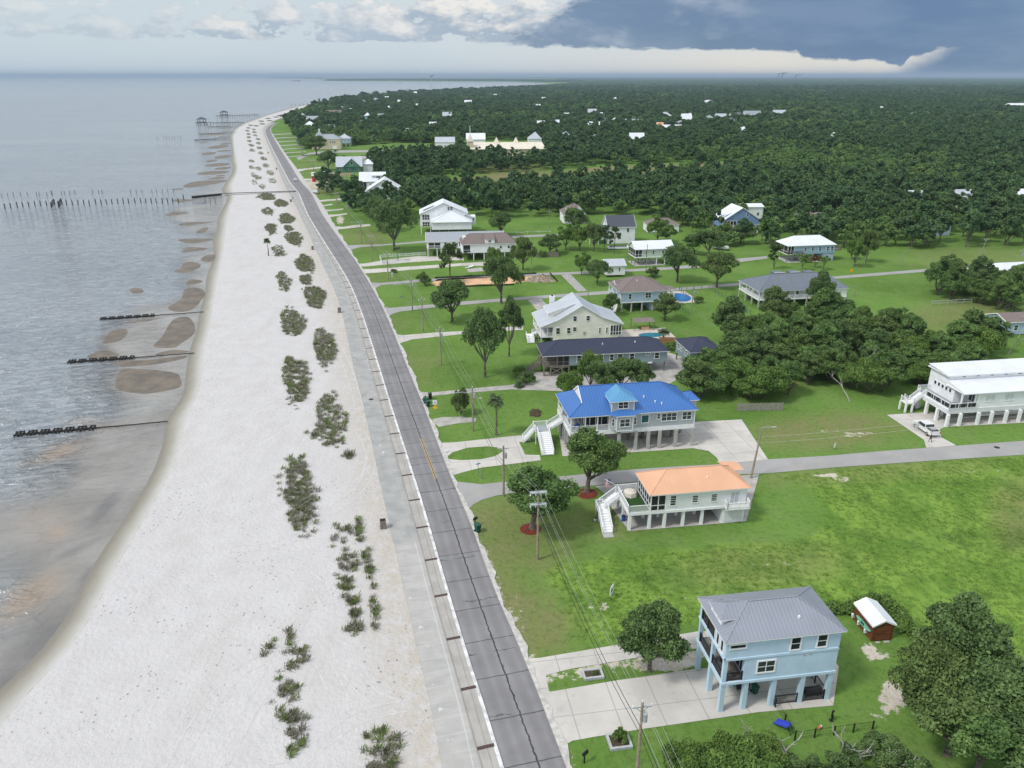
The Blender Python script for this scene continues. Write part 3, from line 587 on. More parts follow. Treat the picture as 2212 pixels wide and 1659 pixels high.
def palm(h,r,nf,seed,droop=1.,tr=.17):
    rng=np.random.default_rng(seed); b=MB(); b.tube([(0,0,0),(.12,0,h*.4),(.02,.05,h*.8),(0,0,h)],[tr*1.5,tr,tr*.9,tr*1.3],8)
    t=b.build('palm_trunk',B_bark); tm=t.data; bpy.data.objects.remove(t); V=[];Fc=[]
    for i in range(nf):
        a_=rng.uniform(0,6.28); el=rng.uniform(-.5,1.25); L=r*rng.uniform(.8,1.1); pts=[]
        for s in np.linspace(0,1,7):
            rr=L*s*math.cos(el*(1-.25*s)); zz=h+L*(s*math.sin(el)-droop*.55*s*s); pts.append(Vector((math.cos(a_)*rr,math.sin(a_)*rr,zz)))
        side=Vector((-math.sin(a_),math.cos(a_),0))
        for j in range(6):
            for sg in (-1,1):
                for q2 in range(3):
                    u=(j+q2/3)/6; p=pts[j].lerp(pts[j+1],q2/3); w=L*.30*math.sin(math.pi*min(1,u*.9+.12)); d=(pts[j+1]-pts[j]).normalized()
                    e_=p+side*sg*w+d*w*.5+Vector((0,0,-w*.35)); o=len(V)
                    V+=[tuple(p-d*.07),tuple(p+d*.07),tuple(e_+d*.04),tuple(e_-d*.04)]; Fc.append((o,o+1,o+2,o+3))
    return npmesh('palm_crown',V,Fc,L_palm),tm
TR['palm']=palm(6.2,1.7,34,41,1.1); TR['palmB']=palm(7.6,2.2,30,42,1.1,.2); TR['palmS']=palm(1.6,3.0,46,43,1.2,.3); TR['palmM']=palm(4.2,2.2,34,44,1.2,.25)
CROWNOBJ={}
def tree(key,p,label,cat='tree',sc=1.,sz=None,rot=None,group=None,name=None,world=None):
    if p is not None and 470<p[1]<850 and key in ('oakA','oakB','oakC','tallA','lite','liteB'): sz=(sz or sc)*1.28
    loc=Vector(world) if world is not None else G(p); cr,tr=TR[key]
    rot=random.uniform(0,6.28) if rot is None else rot
    n=name or {'palm':'palm_tree','palmB':'palm_tree','palmS':'palm_tree','palmM':'palm_tree','pineS':'pine_tree','bushA':'bush','bushB':'bush','scrub':'scrub','cypress':'conifer','sap':'sapling'}.get(key,'tree')
    e_=empty(n,loc,rot,label,cat,group); e_.scale=(sc,sc,sz or sc)
    c=meshobj('crown',cr,e_); meshobj('trunk',tr,e_); CROWNOBJ.setdefault(key,c); return e_
# ---- individual trees, measured in the photograph
tree('oakC',(1268,1063),'Leafy oak in a red mulch ring between the blue roofed house and the side street','oak',1.18,1.12,rot=0.)
tree('oakC',(1150,1142),'Spreading oak in red mulch behind the double arm utility pole','oak',1.3,.98,rot=0.)
tree('oakB',(1403,1450),'Dark round oak between the two concrete driveways of the light blue house','oak',.84,.9)
tree('oakA',(1048,815),'Large lawn oak nearest the road in front of the dark shingle roofed house','oak',.92,1.25)
tree('tallA',(1100,770),'Tall oak on the lawn close to the cream house steps','oak',.72,.93)
tree('oakB',(977,696),'Wide oak on the lawn between two side streets, south of the dirt lot','oak',1.25,1.0)
tree('pineS',(973,606),'Tall sparse pine with open branches beside the orange dirt lot','pine tree',1.0,1.2)
tree('oakA',(1083,656),'Broad oak on two trunks at the corner of the orange dirt lot','oak',1.22,1.12)
tree('oakA',(852,543),'Huge old live oak with dead top limbs beside the coastal road','oak',1.62,1.5)
tree('oakB',(820,500),'Dark oak behind the huge live oak by the coastal road','oak',1.5,1.25)
tree('palm',(580,552),'Lone cabbage palm standing on the white beach','palm tree',.95,.95)
tree('palm',(860,563),'Small palm beside the white picket fence drive','palm tree',.8,.75)
tree('palmB',(1072,940),'Tall slim palm on the lawn of the blue roofed house','palm tree',.92,.98)
tree('bushA',(996,897),'Leaning tree with a skirt of shrub beside the street lamp','tree',.62,1.3)
tree('bushA',(1138,828),'Rounded shrub at the foot of the dark roofed house deck','shrub',.55,.62)
tree('bushB',(1121,812),'Yellow green shrub beside the wooden deck stairs','shrub',.7,.9)
tree('liteB',(1232,862),'Light green tree left of the trees behind the blue roof','tree',.62,.85)
tree('liteB',(1275,840),'Light green crown touching the wall windows of the dark roofed house','tree',.6,.95)
for p_,s_,l_ in (((1300,858),.78,'Dark round tree just behind the blue roof ridge, leftmost'),((1340,850),.8,'Dark round tree behind the middle of the blue roof'),((1378,855),.72,'Dark tree behind the right end of the blue roof')): tree('oakB',p_,l_,'tree',s_,.85,group='trees behind the blue roof')
tree('oakB',(1436,692),'Round dark tree in front of the light blue poolside house','tree',.82,.62)
tree('oakB',(1320,682),'Round dark tree beside the outside stairs of the poolside house','tree',.55,.55)
tree('bushA',(1100,905-30),'Brown weedy shrub patch on the lawn','shrub',.0001) if 0 else None
tree('oakA',(1290,614),'Dark tree leaning before the small white shed','tree',.85,.62)
tree('lite',(1256,594),'Pale green tree left of the small white shed','tree',.9,.85)
tree('oakA',(1463,609),'Large dense oak right of the mint green house','oak',1.25,.95)
tree('oakB',(1548,621),'Broad oak beside the side street, before the chain link fence','oak',1.25,.95)
tree('bushA',(1410,598),'Small dark tree behind the poolside house roof','tree',.75,.75)
tree('oakB',(1188,549),'Dark low tree beside the wooden fence','tree',.95,.62)
tree('lite',(1222,540),'Light green tree in the row before the white gable house, first from left','tree',1.3,1.1)
tree('lite',(1252,541),'Light green tree in the row before the white gable house, second from left','tree',1.2,1.1)
tree('oakB',(1283,543),'Dark tree before the porch of the white gable house','tree',.9,.9)
tree('pineS',(1305,546),'Slim pine in front of the white gable house','pine tree',.55,1.0)
tree('pineS',(1327,549),'Thin pine close to the parked boat','pine tree',.5,1.0)
tree('oakB',(1242,508),'Dark oak between the brown roofed house and the white gable house','oak',1.25,.95)
tree('oakB',(1082,510),'Dark spreading tree right of the tall white house','tree',1.15,.85)
tree('lite',(1420,523),'Light green tree hiding the small brown cottage','tree',1.3,1.15)
tree('fC',(1445,530),'Pale tree with thin trunk beside the small brown cottage','tree',.8,.85)
tree('oakB',(1530,555),'Dark oak before the parked boat on its trailer','oak',1.4,.85)
tree('fC',(1500,548),'Pale green tree left of the dark oak by the boat','tree',.95,.8)
tree('oakB',(1600,526),'Dark tree below the blue and white gabled house','tree',1.25,.62)
tree('fC',(1570,530),'Green tree left below the blue and white gabled house','tree',1.0,.6)
tree('oakB',(1130,584),'Dark tree at the right end of the white stilt house','tree',1.0,.95)
tree('liteB',(1068,590),'Light green tree before the brown roof of the white stilt house','tree',.65,1.0)
tree('cypress',(1671,582),'Pointed conifer left of the white roofed blue house','conifer',1.5,1.3)
tree('sap',(1732,585),'Slim sapling before the stilts of the white roofed blue house','sapling',1.5,1.2)
tree('rust',(1760,578),'Rust coloured tree before the white roofed blue house','tree',1.7,1.1)
tree('sap',(1778,583),'Slim sapling before the blue lower room','sapling',1.2,1.1)
tree('lite',(1845,577),'Olive green tree right of the white roofed blue house','tree',1.0,1.2)
tree('rust',(1839,560),'Orange brown tree top right of the white roofed blue house','tree',1.9,1.5)
tree('oakB',(1870,568),'Dark tree right of the rust coloured trees','tree',.75,1.0)
tree('palmM',(1597,690),'Feathery palm in the fenced garden, right one','palm tree',1.0,.85)
tree('palmM',(1562,690),'Feathery palm in the fenced garden, left one','palm tree',1.0,.7)
tree('tallA',(1768,688),'Gnarled tree over the end of the grey hip roofed house','tree',.9,.85)
tree('palmB',(1773,700),'Palm beside the gnarled tree at the grey hip roofed house','palm tree',.9,.8)
tree('palmS',(1122,836),'Low fan palm clump beside the old concrete drive','palm tree',.45,.6)
tree('palmM',(1432,735),'Grey green fan palm by the garden pool','palm tree',.9,.6)
tree('bushB',(1172,585-30),'Clipped hedge bush at the wooden fence end','bush',.9)
tree('bushB',(913,607),'Small dark bush beside the orange dirt lot','bush',.9,1.1)
tree('bushA',(918,616),'Round green shrub at the left end of the orange dirt lot','bush',.62,.8)
tree('bushB',(1508,654),'Small round bush in the chain link garden','bush',.75)
tree('bushB',(851,589),'Tiny round bush on the lawn beside the driveway','bush',.5)
tree('bushB',(1448,755),'Small bush between the two dark roofed buildings','bush',.7)
for x_,y_,s_ in ((1520,660,.8),(1546,668,.9)): pass
tree('oakB',(684,335),'Wide live oak before the cream walled house','live oak',2.0,1.7)
tree('oakA',(710,368),'Dense dark tree left of the green sheathed house','tree',1.5,1.35)
for k_,p_ in enumerate(((700,352),(745,352),(720,358))): tree('fA',p_,['Dark tree left of the small lawn tree','Dark shrub behind the green sheathed house','Dark bush by the parking lot entrance'][k_],'tree',.7,.5)
for k_,(x_,y_,s_) in enumerate(((782,341,.5),(789,342,.6),(797,341,.6),(805,341,.7),(817,338,.7),(827,337,.9),(852,333,.7),(877,336,.8),(889,335,.55),(829,322,.8),(726,334,.9),(896,332,.7),(910,331,.6),(932,326,.8))):
    tree('sap',(x_,y_),'Young round tree planted along the far parking lot','young tree',s_*1.3,s_,group='young trees along the parking lot')
for k_,(x_,y_,s_) in enumerate(((1360,0,0),)): pass
# hand placed wild growth at the lower right
for x_,y_,k_,s_,sz,l_ in ((1990,1560,'oakA',.85,1.0,'Dense dark tree left of centre in the lower right thicket'),(2060,1500,'tallA',1.05,1.0,'Tallest dark tree of the lower right thicket, beside the hedge'),(2130,1600,'oakA',1.05,.95,'Dark tree at the right end of the lower right thicket'),(2045,1630,'oakB',1.0,.85,'Broad dark tree at the foot of the lower right thicket'),(2190,1690,'oakB',1.0,.8,'Dark tree at the bottom right corner'),(2110,1680,'oakC',1.0,.8,'Leaning dark tree near the bottom right corner')):
    tree(k_,(x_,y_),l_,'tree',s_,sz)
for x_,y_,k_,s_,sz,l_ in ((1480,1690,'scrub',.55,.75,'Olive scrub at the bottom edge, left end'),(1560,1680,'scrub',.6,.75,'Grey green scrub at the bottom edge below the house'),(1640,1665,'scrub',.6,.6,'Scrub in front of the dark wire fence'),(1730,1690,'scrub',.7,.75,'Scrub with bare branches at the bottom edge'),(1820,1670,'scrub',.7,.7,'Dense scrub below the back lawn'),(1900,1640,'scrub',.75,.7,'Scrub joining the dark thicket'),(1950,1690,'scrub',.8,.9,'Scrub under the dark thicket'),(1600,1720,'scrub',.8,.9,'Scrub cut by the bottom edge, under the pole'),(1780,1740,'scrub',.8,.9,'Scrub cut by the bottom edge, right of middle'),(1420,1760,'scrub',.5,.8,'Scrub below the utility pole foot')):
    tree('bushA' if int(x_)%40 else 'liteB',(x_,y_),l_,'scrub',s_*.95,sz*.8,group='scrub along the bottom edge',name='scrub')
# low hedge of vine behind the shed
def hedge():
    rng=np.random.default_rng(5); path=[G(p) for p in ((1790,1320),(1840,1322),(1868,1306),(1905,1300),(1935,1330),(1965,1365),(2000,1400))]
    C=[];R_=[]
    for a_,b_ in zip(path,path[1:]):
        for t in np.arange(0,1,.09): p=a_.lerp(b_,t); C.append((p.x+rng.normal()*.3,p.y+rng.normal()*.3,.45)); R_.append(rng.uniform(.5,.85))
    V,Fc=leaves(np.array(C),np.array(R_),9000,.24,rng); tag(meshobj('hedge',npmesh('hedge',V,Fc,L_lite)),'Long overgrown vine hedge curving behind the wooden shed','hedge')
    b=MB()
hedge()
# bare dead branches
def dead(p,h,seed,label):
    rng=random.Random(seed); b=MB()
    def br(s,d,L,r,k):
        pts=[s]; cur=s
        for i in range(3): d=(d+Vector((rng.uniform(-.35,.35),rng.uniform(-.35,.35),rng.uniform(-.1,.25)))).normalized(); cur=cur+d*L/3; pts.append(cur)
        b.tube(pts,[r,r*.8,r*.6,r*.35],5)
        if k:
            for i in range(3): br(pts[rng.choice((1,2,3))],(d+Vector((rng.uniform(-.9,.9),rng.uniform(-.9,.9),rng.uniform(-.1,.5)))).normalized(),L*.6,r*.55,k-1)
    br(Vector((0,0,0)),Vector((rng.uniform(-.2,.2),rng.uniform(-.2,.2),1)).normalized(),h,.13,2)
    o=b.build('dead_tree',B_dead); o.location=G(p); tag(o,label,'dead tree')
for p_,h_,s_,l_ in (((1692,1668),3.,1,'Bleached bare tree at the bottom edge, leftmost of the dead ones'),((1812,1650),2.6,2,'Bleached bare forked tree in the bottom scrub'),((1862,1668),3.4,3,'Bleached bare tree with spreading crown in the bottom scrub'),((1608,1600),1.8,4,'Short bleached snag beside the mown back lawn'),((1918,1690),2.6,5,'Bleached bare tree near the dark thicket'),((1850,838),6,6,'Bare grey limb leaning over the clearing in the wood'),((2175,770),7,7,'Pale dead tree at the right end of the wood'),((1835,868),4,8,'Low bare branch at the edge of the wood')): dead(p_,h_,s_,l_)
# ---- dune grass patches
def dune(p,rx,ry,dens,label,kind=0,group=None,rot=0,tall=.75,pts=None,green=.3):
    """patch of blades; centre and radii in photo pixels converted to metres"""
    rng=np.random.default_rng(int(p[0]*7+p[1])); c=G(p,.03); 
    ry2=ry*.86; w=abs(G((p[0]+rx*.80,p[1])).x-c.x); y1=G((p[0],p[1]-ry2)).y; y0=G((p[0],p[1]+ry2)).y; h=(y1-y0)/2; c=Vector((c.x+0,(y1+y0)/2,.03))
    sk=(G((p[0],p[1]-ry)).x-G((p[0],p[1]+ry)).x)/(y1-y0)
    area=math.pi*w*h; ncl=int(min(900,max(14,area*dens*1.5)))
    a_=rng.uniform(0,6.28,ncl); r=np.sqrt(rng.random(ncl))*np.where(rng.random(ncl)<.07,1.25,1)
    wob=1+.10*np.sin(3*a_+p[0])+.07*np.sin(5*a_+p[1]); X=np.cos(a_)*r*w*wob; Y=np.sin(a_)*r*h*wob; X=X+Y*sk
    # clumping
    keep=(np.sin(X*1.1+p[0])*np.sin(Y*.8+p[1]*.3)+rng.normal(size=ncl)*.5>-.9-(dens>.8)*.8); X,Y=X[keep],Y[keep]; ncl=len(X)
    nb=34 if area<60 else 26; big=1.0 if p[1]>560 else 1.25
    if p[1]<420: nb=8; big=1.7; tall*=.7
    cs=rng.uniform(.5,1.25,ncl); bx=np.repeat(X,nb)+rng.normal(size=ncl*nb)*.22*big**.5; by=np.repeat(Y,nb)+rng.normal(size=ncl*nb)*.22*big**.5; hh=np.repeat(cs,nb)*tall*rng.uniform(.5,1,ncl*nb)
    an=rng.uniform(0,6.28,ncl*nb); ln=hh*rng.uniform(.25,1.0,ncl*nb); dx=np.cos(an)*ln+.15*hh; dy=np.sin(an)*ln; wd=.032*big*rng.uniform(.7,1.5,ncl*nb); nx,ny=-np.sin(an)*wd,np.cos(an)*wd
    z=np.zeros_like(bx)
    V=np.stack([np.stack([bx-nx,by-ny,z],1),np.stack([bx+nx,by+ny,z],1),np.stack([bx+dx*.55+nx,by+dy*.55+ny,hh*.75],1),np.stack([bx+dx,by+dy,hh],1)],1).reshape(-1,3)
    mi=np.repeat(rng.choice(3,ncl,p=[.72-green,green,.28]),nb)
    me=npmesh('dune_grass',V,np.arange(len(V)).reshape(-1,4),[L_dune,L_duneg,L_dunegrey],midx=mi)
    o=meshobj('dune_grass_patch',me); o.location=c; tag(o,label,'dune grass',group); return o
GD='dune grass patches on the beach'
DN=[((823,1640),46,95,1.4,'Dense dark dune grass patch cut by the bottom edge of the beach'),
((636,1412),32,52,1.0,'Dune grass clump at the top of the bottom left patch'),((622,1495),30,27,1.1,'Dark rounded dune grass clump in the bottom left patch'),((630,1553),34,20,.9,'Low dune grass clump at the foot of the bottom left patch'),((590,1470),34,100,.07,'Sparse single tufts left of the bottom left patch'),((640,1610),30,45,.18,'Sparse tufts at the bottom of the beach'),
((748,1147),24,14,.8,'Thin dune grass at the head of the twin strip patch'),((750,1215),30,32,.9,'Dark bushy dune grass in the middle of the twin strip patch'),((750,1262),20,17,1.0,'Dune grass clump below the bushy one in the twin strip patch'),((760,1302),11,13,1.0,'Small dune grass clump of the twin strip patch'),((767,1328),9,8,1.1,'Smallest dune grass tuft of the twin strip patch'),((764,1361),20,16,1.0,'Last dune grass clump of the left strip'),((735,1230),26,110,.10,'Sparse single tufts among the twin strip patch'),
((775,1150),7,36,1.5,'Upper narrow green strip of dune grass beside the promenade'),((793,1215),11,50,1.5,'Middle narrow green strip of dune grass beside the promenade'),((807,1320),9,62,1.1,'Lower narrow green strip of dune grass beside the promenade'),
((642,1072),34,92,1.6,'Dark dense core of the largest leaf shaped dune grass patch'),((640,1070),58,94,.45,'Open outer tufts of the largest leaf shaped dune grass patch'),
((712,912),40,64,1.2,'Leaf shaped green dune grass patch nearest below the road bend'),((752,985),11,9,1.,'Small tuft below the leaf shaped patch beside the promenade'),((690,940),36,34,.5,'Open tufts on the left flank of a leaf shaped patch'),
((635,822),34,58,1.5,'Tall leaf shaped dune grass patch left of the crossing tracks'),((699,752),29,45,1.4,'Leaf shaped dune grass patch beside the bin'),((630,699),32,34,1.5,'Round dune grass patch with white paths round it'),((679,642),28,27,1.7,'Dense dune grass patch beside the promenade joint'),
((611,610),17,26,.9,'Narrow ragged dune grass patch'),((660,605),16,11,1.5,'Small low dune grass patch between two larger ones'),((657,571),25,21,1.4,'Oval dune grass patch above the small low one'),((601,543),17,16,.5,'Thin dune grass beside the lone palm'),((634,516),22,16,1.4,'Oval dune grass patch right of the lone palm'),
((584,495),13,13,1.4,'Small dune grass patch above the lone palm'),((623,494),11,7,1.2,'Little dune grass patch with a driftwood stick'),((618,473),20,12,1.3,'Oval dune grass patch with a bare branch'),((577,458),15,10,.6,'Thin dune grass patch near the wooden pier'),((606,440),18,9,1.2,'Dune grass patch just below the wooden pier'),((576,426),22,8,1.3,'Wide dune grass patch directly below the wooden pier')]
for p_,rx,ry,d_,l_ in DN: dune(p_,rx,ry,d_,l_,group=GD,green=.35 if p_[1] in (912,642,1215,1150) else .22)
for x_,y_,rx,ry in ((566,403,9,6),(588,391,10,7),(556,384,10,6),(583,374,10,6),(574,358,9,5),(557,365,8,5),(569,343,9,4.5),(563,331,7,3.5),(560,320,7,3.2),(558,310,6.5,3),(557,301,6,2.6),(549,395,7,6),(547,378,7,5.5),(543,349,7,4),(543,362,6,4.5),(544,325,7,3.6),(542,314,7,3.2),(538,305,6,2.6),(537,297,6,2.4),(537,290,5.5,2.2),(534,283,5.5,2),(536,277,5.5,1.8),(551,293,6,2.3),(549,286,6,2),(548,280,5,1.8),(541,271,6,1.5),(553,272,7,1.5),(566,268,8,1.5),(564,262,8,1.5),(582,261,8,1.3),(578,256,8,1.3),(596,253,8,1.2),(604,250,8,1.2)):
    dune((x_,y_),rx,ry,.7,'Small far dune grass patch in the double row along the beach',group='small dune grass patches in the far double row',tall=.9)
# ================================================================ the woods
FOREST=[[(612,259),(634,288),(648,305),(655,322),(672,330),(700,318),(850,309),(1008,311),(1010,330),(945,342),(850,347),(838,352),(800,362),(800,394),(845,402),(930,386),(1000,378),(1113,371),(1206,366),(1313,356),(1600,346),(1660,350),(1640,363),(1560,376),(1350,394),(1206,408),(1113,416),(1000,420),(930,414),(900,415),(860,412),(850,400),(790,432),(745,424),(735,398),(690,404),(683,418),(745,428),(752,452),(770,476),(812,490),(880,484),(900,468),(1012,468),(1060,476),(1110,474),(1205,470),(1290,462),(1380,470),(1398,482),(1440,495),(1480,504),(1520,514),(1560,524),(1620,532),(1680,538),(1720,530),(1830,546),(1880,548),(2019,541),(2094,536),(2212,533),(2500,528),(2700,200),(2700,164.6),(720,167.6),(700,169),(720,171),(640,169),(700,172),(690,174.3),(760,175.1),(930,175.8),(1105,176.6),(1215,181),(1190,184.3),(1110,189.8),(1000,194),(860,202),(762,210),(715,222),(672,235),(640,246)],
 [(1472,800),(1500,775),(1560,770),(1700,752),(1800,742),(1900,762),(2000,775),(2100,740),(2160,722),(2150,780),(2100,815),(2000,842),(1900,862),(1860,845),(1760,850),(1700,868),(1640,884),(1520,884),(1480,860)],
 [(2010,618),(2060,608),(2130,612),(2205,640),(2200,690),(2130,672),(2080,655),(2020,640)],
 [(1560,733),(1640,712),(1700,712),(1780,714),(1850,720),(1980,742),(1900,760),(1800,742),(1700,750),(1560,768)]]
HOLES=[[(960,330),(1015,330),(1020,352),(1172,350),(1180,330),(1180,304),(960,304)]]
EXCL=[]   # (x,y,r) in metres round houses
def inforest(X,Y,fl=None):
    U,V_=PR(X,Y); r=np.zeros(X.shape,bool)
    for f in (fl or FOREST): r|=pip(U,V_,f)
    for f in HOLES: r&=~pip(U,V_,f)
    return r
# ================================================================ buildings
def stucco(n,c): return mat(n,c,.85,.05,.6,bump=.01,bs=12)
def siding(n,c,p=.24): return mat(n,c,.7,.04,.5,bump=.015,bs=3,fn=zlines(p,.22,tuple(x*.55 for x in c)))
def metal(n,c,dark,per=.42,st=.45): return mat(n,c,.38,.05,.25,bump=.02,bs=3,spec=.5,fn=uvlines(per,dark,.16,st))
def shingle(n,c): return mat(n,c,.9,.22,5.,bump=.012,bs=9,det=3)
W_blue=stucco('blue_stucco',(.50,.66,.79)); W_white=siding('white_siding',(.82,.84,.87)); W_whiteS=stucco('white_stucco',(.82,.84,.87))
W_grey=siding('grey_siding',(.44,.48,.53)); W_teal=siding('teal_siding',(.25,.33,.36)); W_cream=siding('cream_siding',(.90,.86,.79)); W_ltblue=siding('pale_blue_siding',(.42,.54,.69))
W_mint=siding('mint_siding',(.55,.67,.55)); W_sky=siding('sky_siding',(.30,.47,.62)); W_royal=siding('royal_blue_siding',(.20,.30,.50)); W_green=mat('green_sheathing',(.06,.22,.14),.7,.2,.8,fn=uvlines(1.2,(.35,.4,.3),.06,.7)); W_tan=stucco('tan_stucco',(.62,.55,.40))
R_grey=metal('grey_metal_roof',(.265,.285,.335),(.13,.14,.18)); R_blue=metal('blue_metal_roof',(.050,.165,.45),(.015,.06,.22),.55,.55); R_copper=metal('copper_metal_roof',(.74,.42,.26),(.52,.27,.15),.42,.3)
R_white=metal('white_metal_roof',(.74,.77,.82),(.5,.55,.62),.6,.3); R_dark=shingle('dark_shingles',(.045,.052,.085)); R_brown=shingle('brown_shingles',(.20,.165,.155)); R_slate=shingle('slate_shingles',(.155,.18,.215)); R_lgrey=shingle('light_grey_shingles',(.33,.36,.40)); R_silver=metal('silver_metal_roof',(.47,.51,.56),(.3,.33,.37),.5,.3); R_dslate=shingle('dark_slate_shingles',(.085,.095,.12)); R_cream=mat('cream_roof',(.70,.64,.54),.7,.06,.3)
T_white=mat('white_trim',(.85,.86,.88),.5,.03,2); T_glass=mat('window_glass',(.022,.035,.040),.07,.3,.5,spec=.8); T_glassb=mat('dark_screen',(.028,.030,.034),.5,.3,1.2); T_black=mat('black_metal',(.018,.018,.02),.45,.1,3); T_conc=mat('pier_concrete',(.42,.42,.41),.85,.1,1.,bump=.01,bs=6); T_wood=mat('weathered_wood',(.21,.185,.16),.85,.2,2,bump=.01,bs=10); T_deck=mat('deck_boards',(.34,.36,.39),.8,.08,1,fn=uvlines(.3,(.2,.21,.23),.1,.4)); T_green=mat('bin_green',(.015,.085,.055),.45,.1,2); T_redw=mat('red_cedar',(.165,.055,.022),.75,.2,1.5,fn=uvlines(.18,(.07,.02,.01),.15,.5)); T_turf=mat('green_turf',(.025,.075,.018),.95,.1,3); T_floor=mat('porch_floor',(.22,.21,.20),.8,.15,1)
class Ho:
    def __init__(s,name,label,cat,org,ang,group=None,rad=None):
        s.e=empty(name,org,math.radians(ang),label,cat,group); s.ang=math.radians(ang); s.o=Vector(org)
    def w(s,x,y,z=0): c_,n_=math.cos(s.ang),math.sin(s.ang); return Vector((s.o.x+x*c_-y*n_,s.o.y+x*n_+y*c_,z))
    def part(s,name,mb,m,parent=None,smooth=False): return mb.build(name,m,parent or s.e,smooth)
    def box(s,name,m,*bs,parent=None):
        b=MB(); [b.box(*x) for x in bs]; return s.part(name,b,m,parent)
    def excl(s,x0,x1,y0,y1,pad=3.5): EX.append((s.w((x0+x1)/2,(y0+y1)/2),s.ang,abs(x1-x0)/2+pad,abs(y1-y0)/2+pad))
    def roof(s,faces,m,name='roof',under=None,fas=T_white,t=.16,parent=None):
        b=MB()
        for f in faces:
            P_=[Vector(p) for p in f]; n=(P_[1]-P_[0]).cross(P_[2]-P_[0]).normalized()
            if n.z<0: n=-n; P_=P_[::-1]
            d=Vector((n.x,n.y,0)); d=d.normalized() if d.length>1e-3 else Vector((0,-1,0)); d=(d-n*d.dot(n)).normalized(); e_=n.cross(d)
            b.poly(P_,[(p.dot(e_),p.dot(d)) for p in P_])
        r=s.part(name,b,m,parent)
        if under:
            x0,x1,y0,y1,z=under; b2=MB(); b2.box(x0+.02,x1-.02,y0+.02,y1-.02,z-t,z-.012)
            s.part('fascia',b2,fas,r)
        return r
    def hip(s,x0,x1,y0,y1,z,zr,m,il=None,ir=None,name='roof',parent=None):
        il=(y1-y0)/2 if il is None else il; ir=(y1-y0)/2 if ir is None else ir; ym=(y0+y1)/2
        a_,b_,c_,d_=(x0,y0,z),(x1,y0,z),(x1,y1,z),(x0,y1,z); r1,r2=(x0+il,ym,zr),(x1-ir,ym,zr)
        f=[[a_,b_,r2,r1] if x1-ir>x0+il+.01 else [a_,b_,r1],[c_,d_,r1,r2] if x1-ir>x0+il+.01 else [c_,d_,r1]]
        if il>.01: f.append([d_,a_,r1])
        if ir>.01: f.append([b_,c_,r2])
        r=s.roof(f,m,name,(x0,x1,y0,y1,z),parent=parent)
        cap=MB(); 
        for p,q2 in ((a_,r1),(d_,r1),(b_,r2),(c_,r2),(r1,r2)): 
            if (Vector(p)-Vector(q2)).length>.1: cap.obox(Vector(p)+Vector((0,0,.02)),Vector(q2)+Vector((0,0,.02)),.16,.05)
        s.part('ridge_cap',cap,m,r); return r
    def gable(s,x0,x1,y0,y1,z,zr,m,wm,ax='x',inset=.35,name='roof',parent=None,prof=None):
        """ridge along ax; prof: list of (offset,z) across"""
        lo,hi=(y0,y1) if ax=='x' else (x0,x1); prof=prof or [(lo,z),((lo+hi)/2,zr),(hi,z)]
        P=(lambda c,l,zz:(l,c,zz)) if ax=='x' else (lambda c,l,zz:(c,l,zz)); l0,l1=(x0,x1) if ax=='x' else (y0,y1)
        f=[[P(a_[0],l0,a_[1]),P(a_[0],l1,a_[1]),P(b_[0],l1,b_[1]),P(b_[0],l0,b_[1])] for a_,b_ in zip(prof,prof[1:])]
        r=s.roof(f,m,name,parent=parent); g=MB(); tr=MB()
        for a_,b_ in zip(prof,prof[1:]):
            for c_,l in ((1,l0),(1,l1)):
                tr.obox(P(a_[0],l,a_[1]-.10),P(b_[0],l,b_[1]-.10),.08,.2)
        for c_ in (prof[0],prof[-1]): tr.obox(P(c_[0],l0,c_[1]-.1),P(c_[0],l1,c_[1]-.1),.08,.2)
        s.part('fascia',tr,T_white,r)
        for l in (l0+inset-.004,l1-inset+.004):
            g.poly([P(c_,l,zz-.05) for c_,zz in prof]+[P(prof[-1][0]-.36,l,prof[-1][1]-.3),P(prof[0][0]+.36,l,prof[0][1]-.3)])
            # soffit underside
        for (a_,b_) in zip(prof,prof[1:]): g.poly([P(a_[0],l0,a_[1]-.06),P(a_[0],l1,a_[1]-.06),P(b_[0],l1,b_[1]-.06),P(b_[0],l0,b_[1]-.06)])
        s.part('gable_wall',g,wm); return r
    def fp(s,face,off,u,z,d):
        return {'S':(u,off-d,z),'N':(u,off+d,z),'W':(off-d,u,z),'E':(off+d,u,z)}[face]
    def win(s,face,off,u,z,w,h,nx=1,ny=2,name='window',gl=None,tr=.11,parent=None):
        b=MB()
        def bx(b,u0,u1,z0,z1,d0,d1):
            a_,c_=s.fp(face,off,u0,z0,d0),s.fp(face,off,u1,z1,d1); b.box(min(a_[0],c_[0]),max(a_[0],c_[0]),min(a_[1],c_[1]),max(a_[1],c_[1]),z0,z1)
        u0,u1,z0,z1=u-w/2,u+w/2,z-h/2,z+h/2
        bx(b,u0-tr,u1+tr,z1,z1+tr,-.02,.07); bx(b,u0-tr,u1+tr,z0-tr,z0,-.02,.09); bx(b,u0-tr,u0,z0,z1,-.02,.07); bx(b,u1,u1+tr,z0,z1,-.02,.07)
        for i in range(1,nx): c_=u0+w*i/nx; bx(b,c_-.04,c_+.04,z0,z1,-.02,.055)
        for i in range(1,ny): c_=z0+h*i/ny; bx(b,u0,u1,c_-.03,c_+.03,-.02,.05)
        f=s.part(name,b,T_white,parent); p=MB(); bx(p,u0,u1,z0,z1,.005,.03); s.part('pane',p,gl or T_glass,f); return f
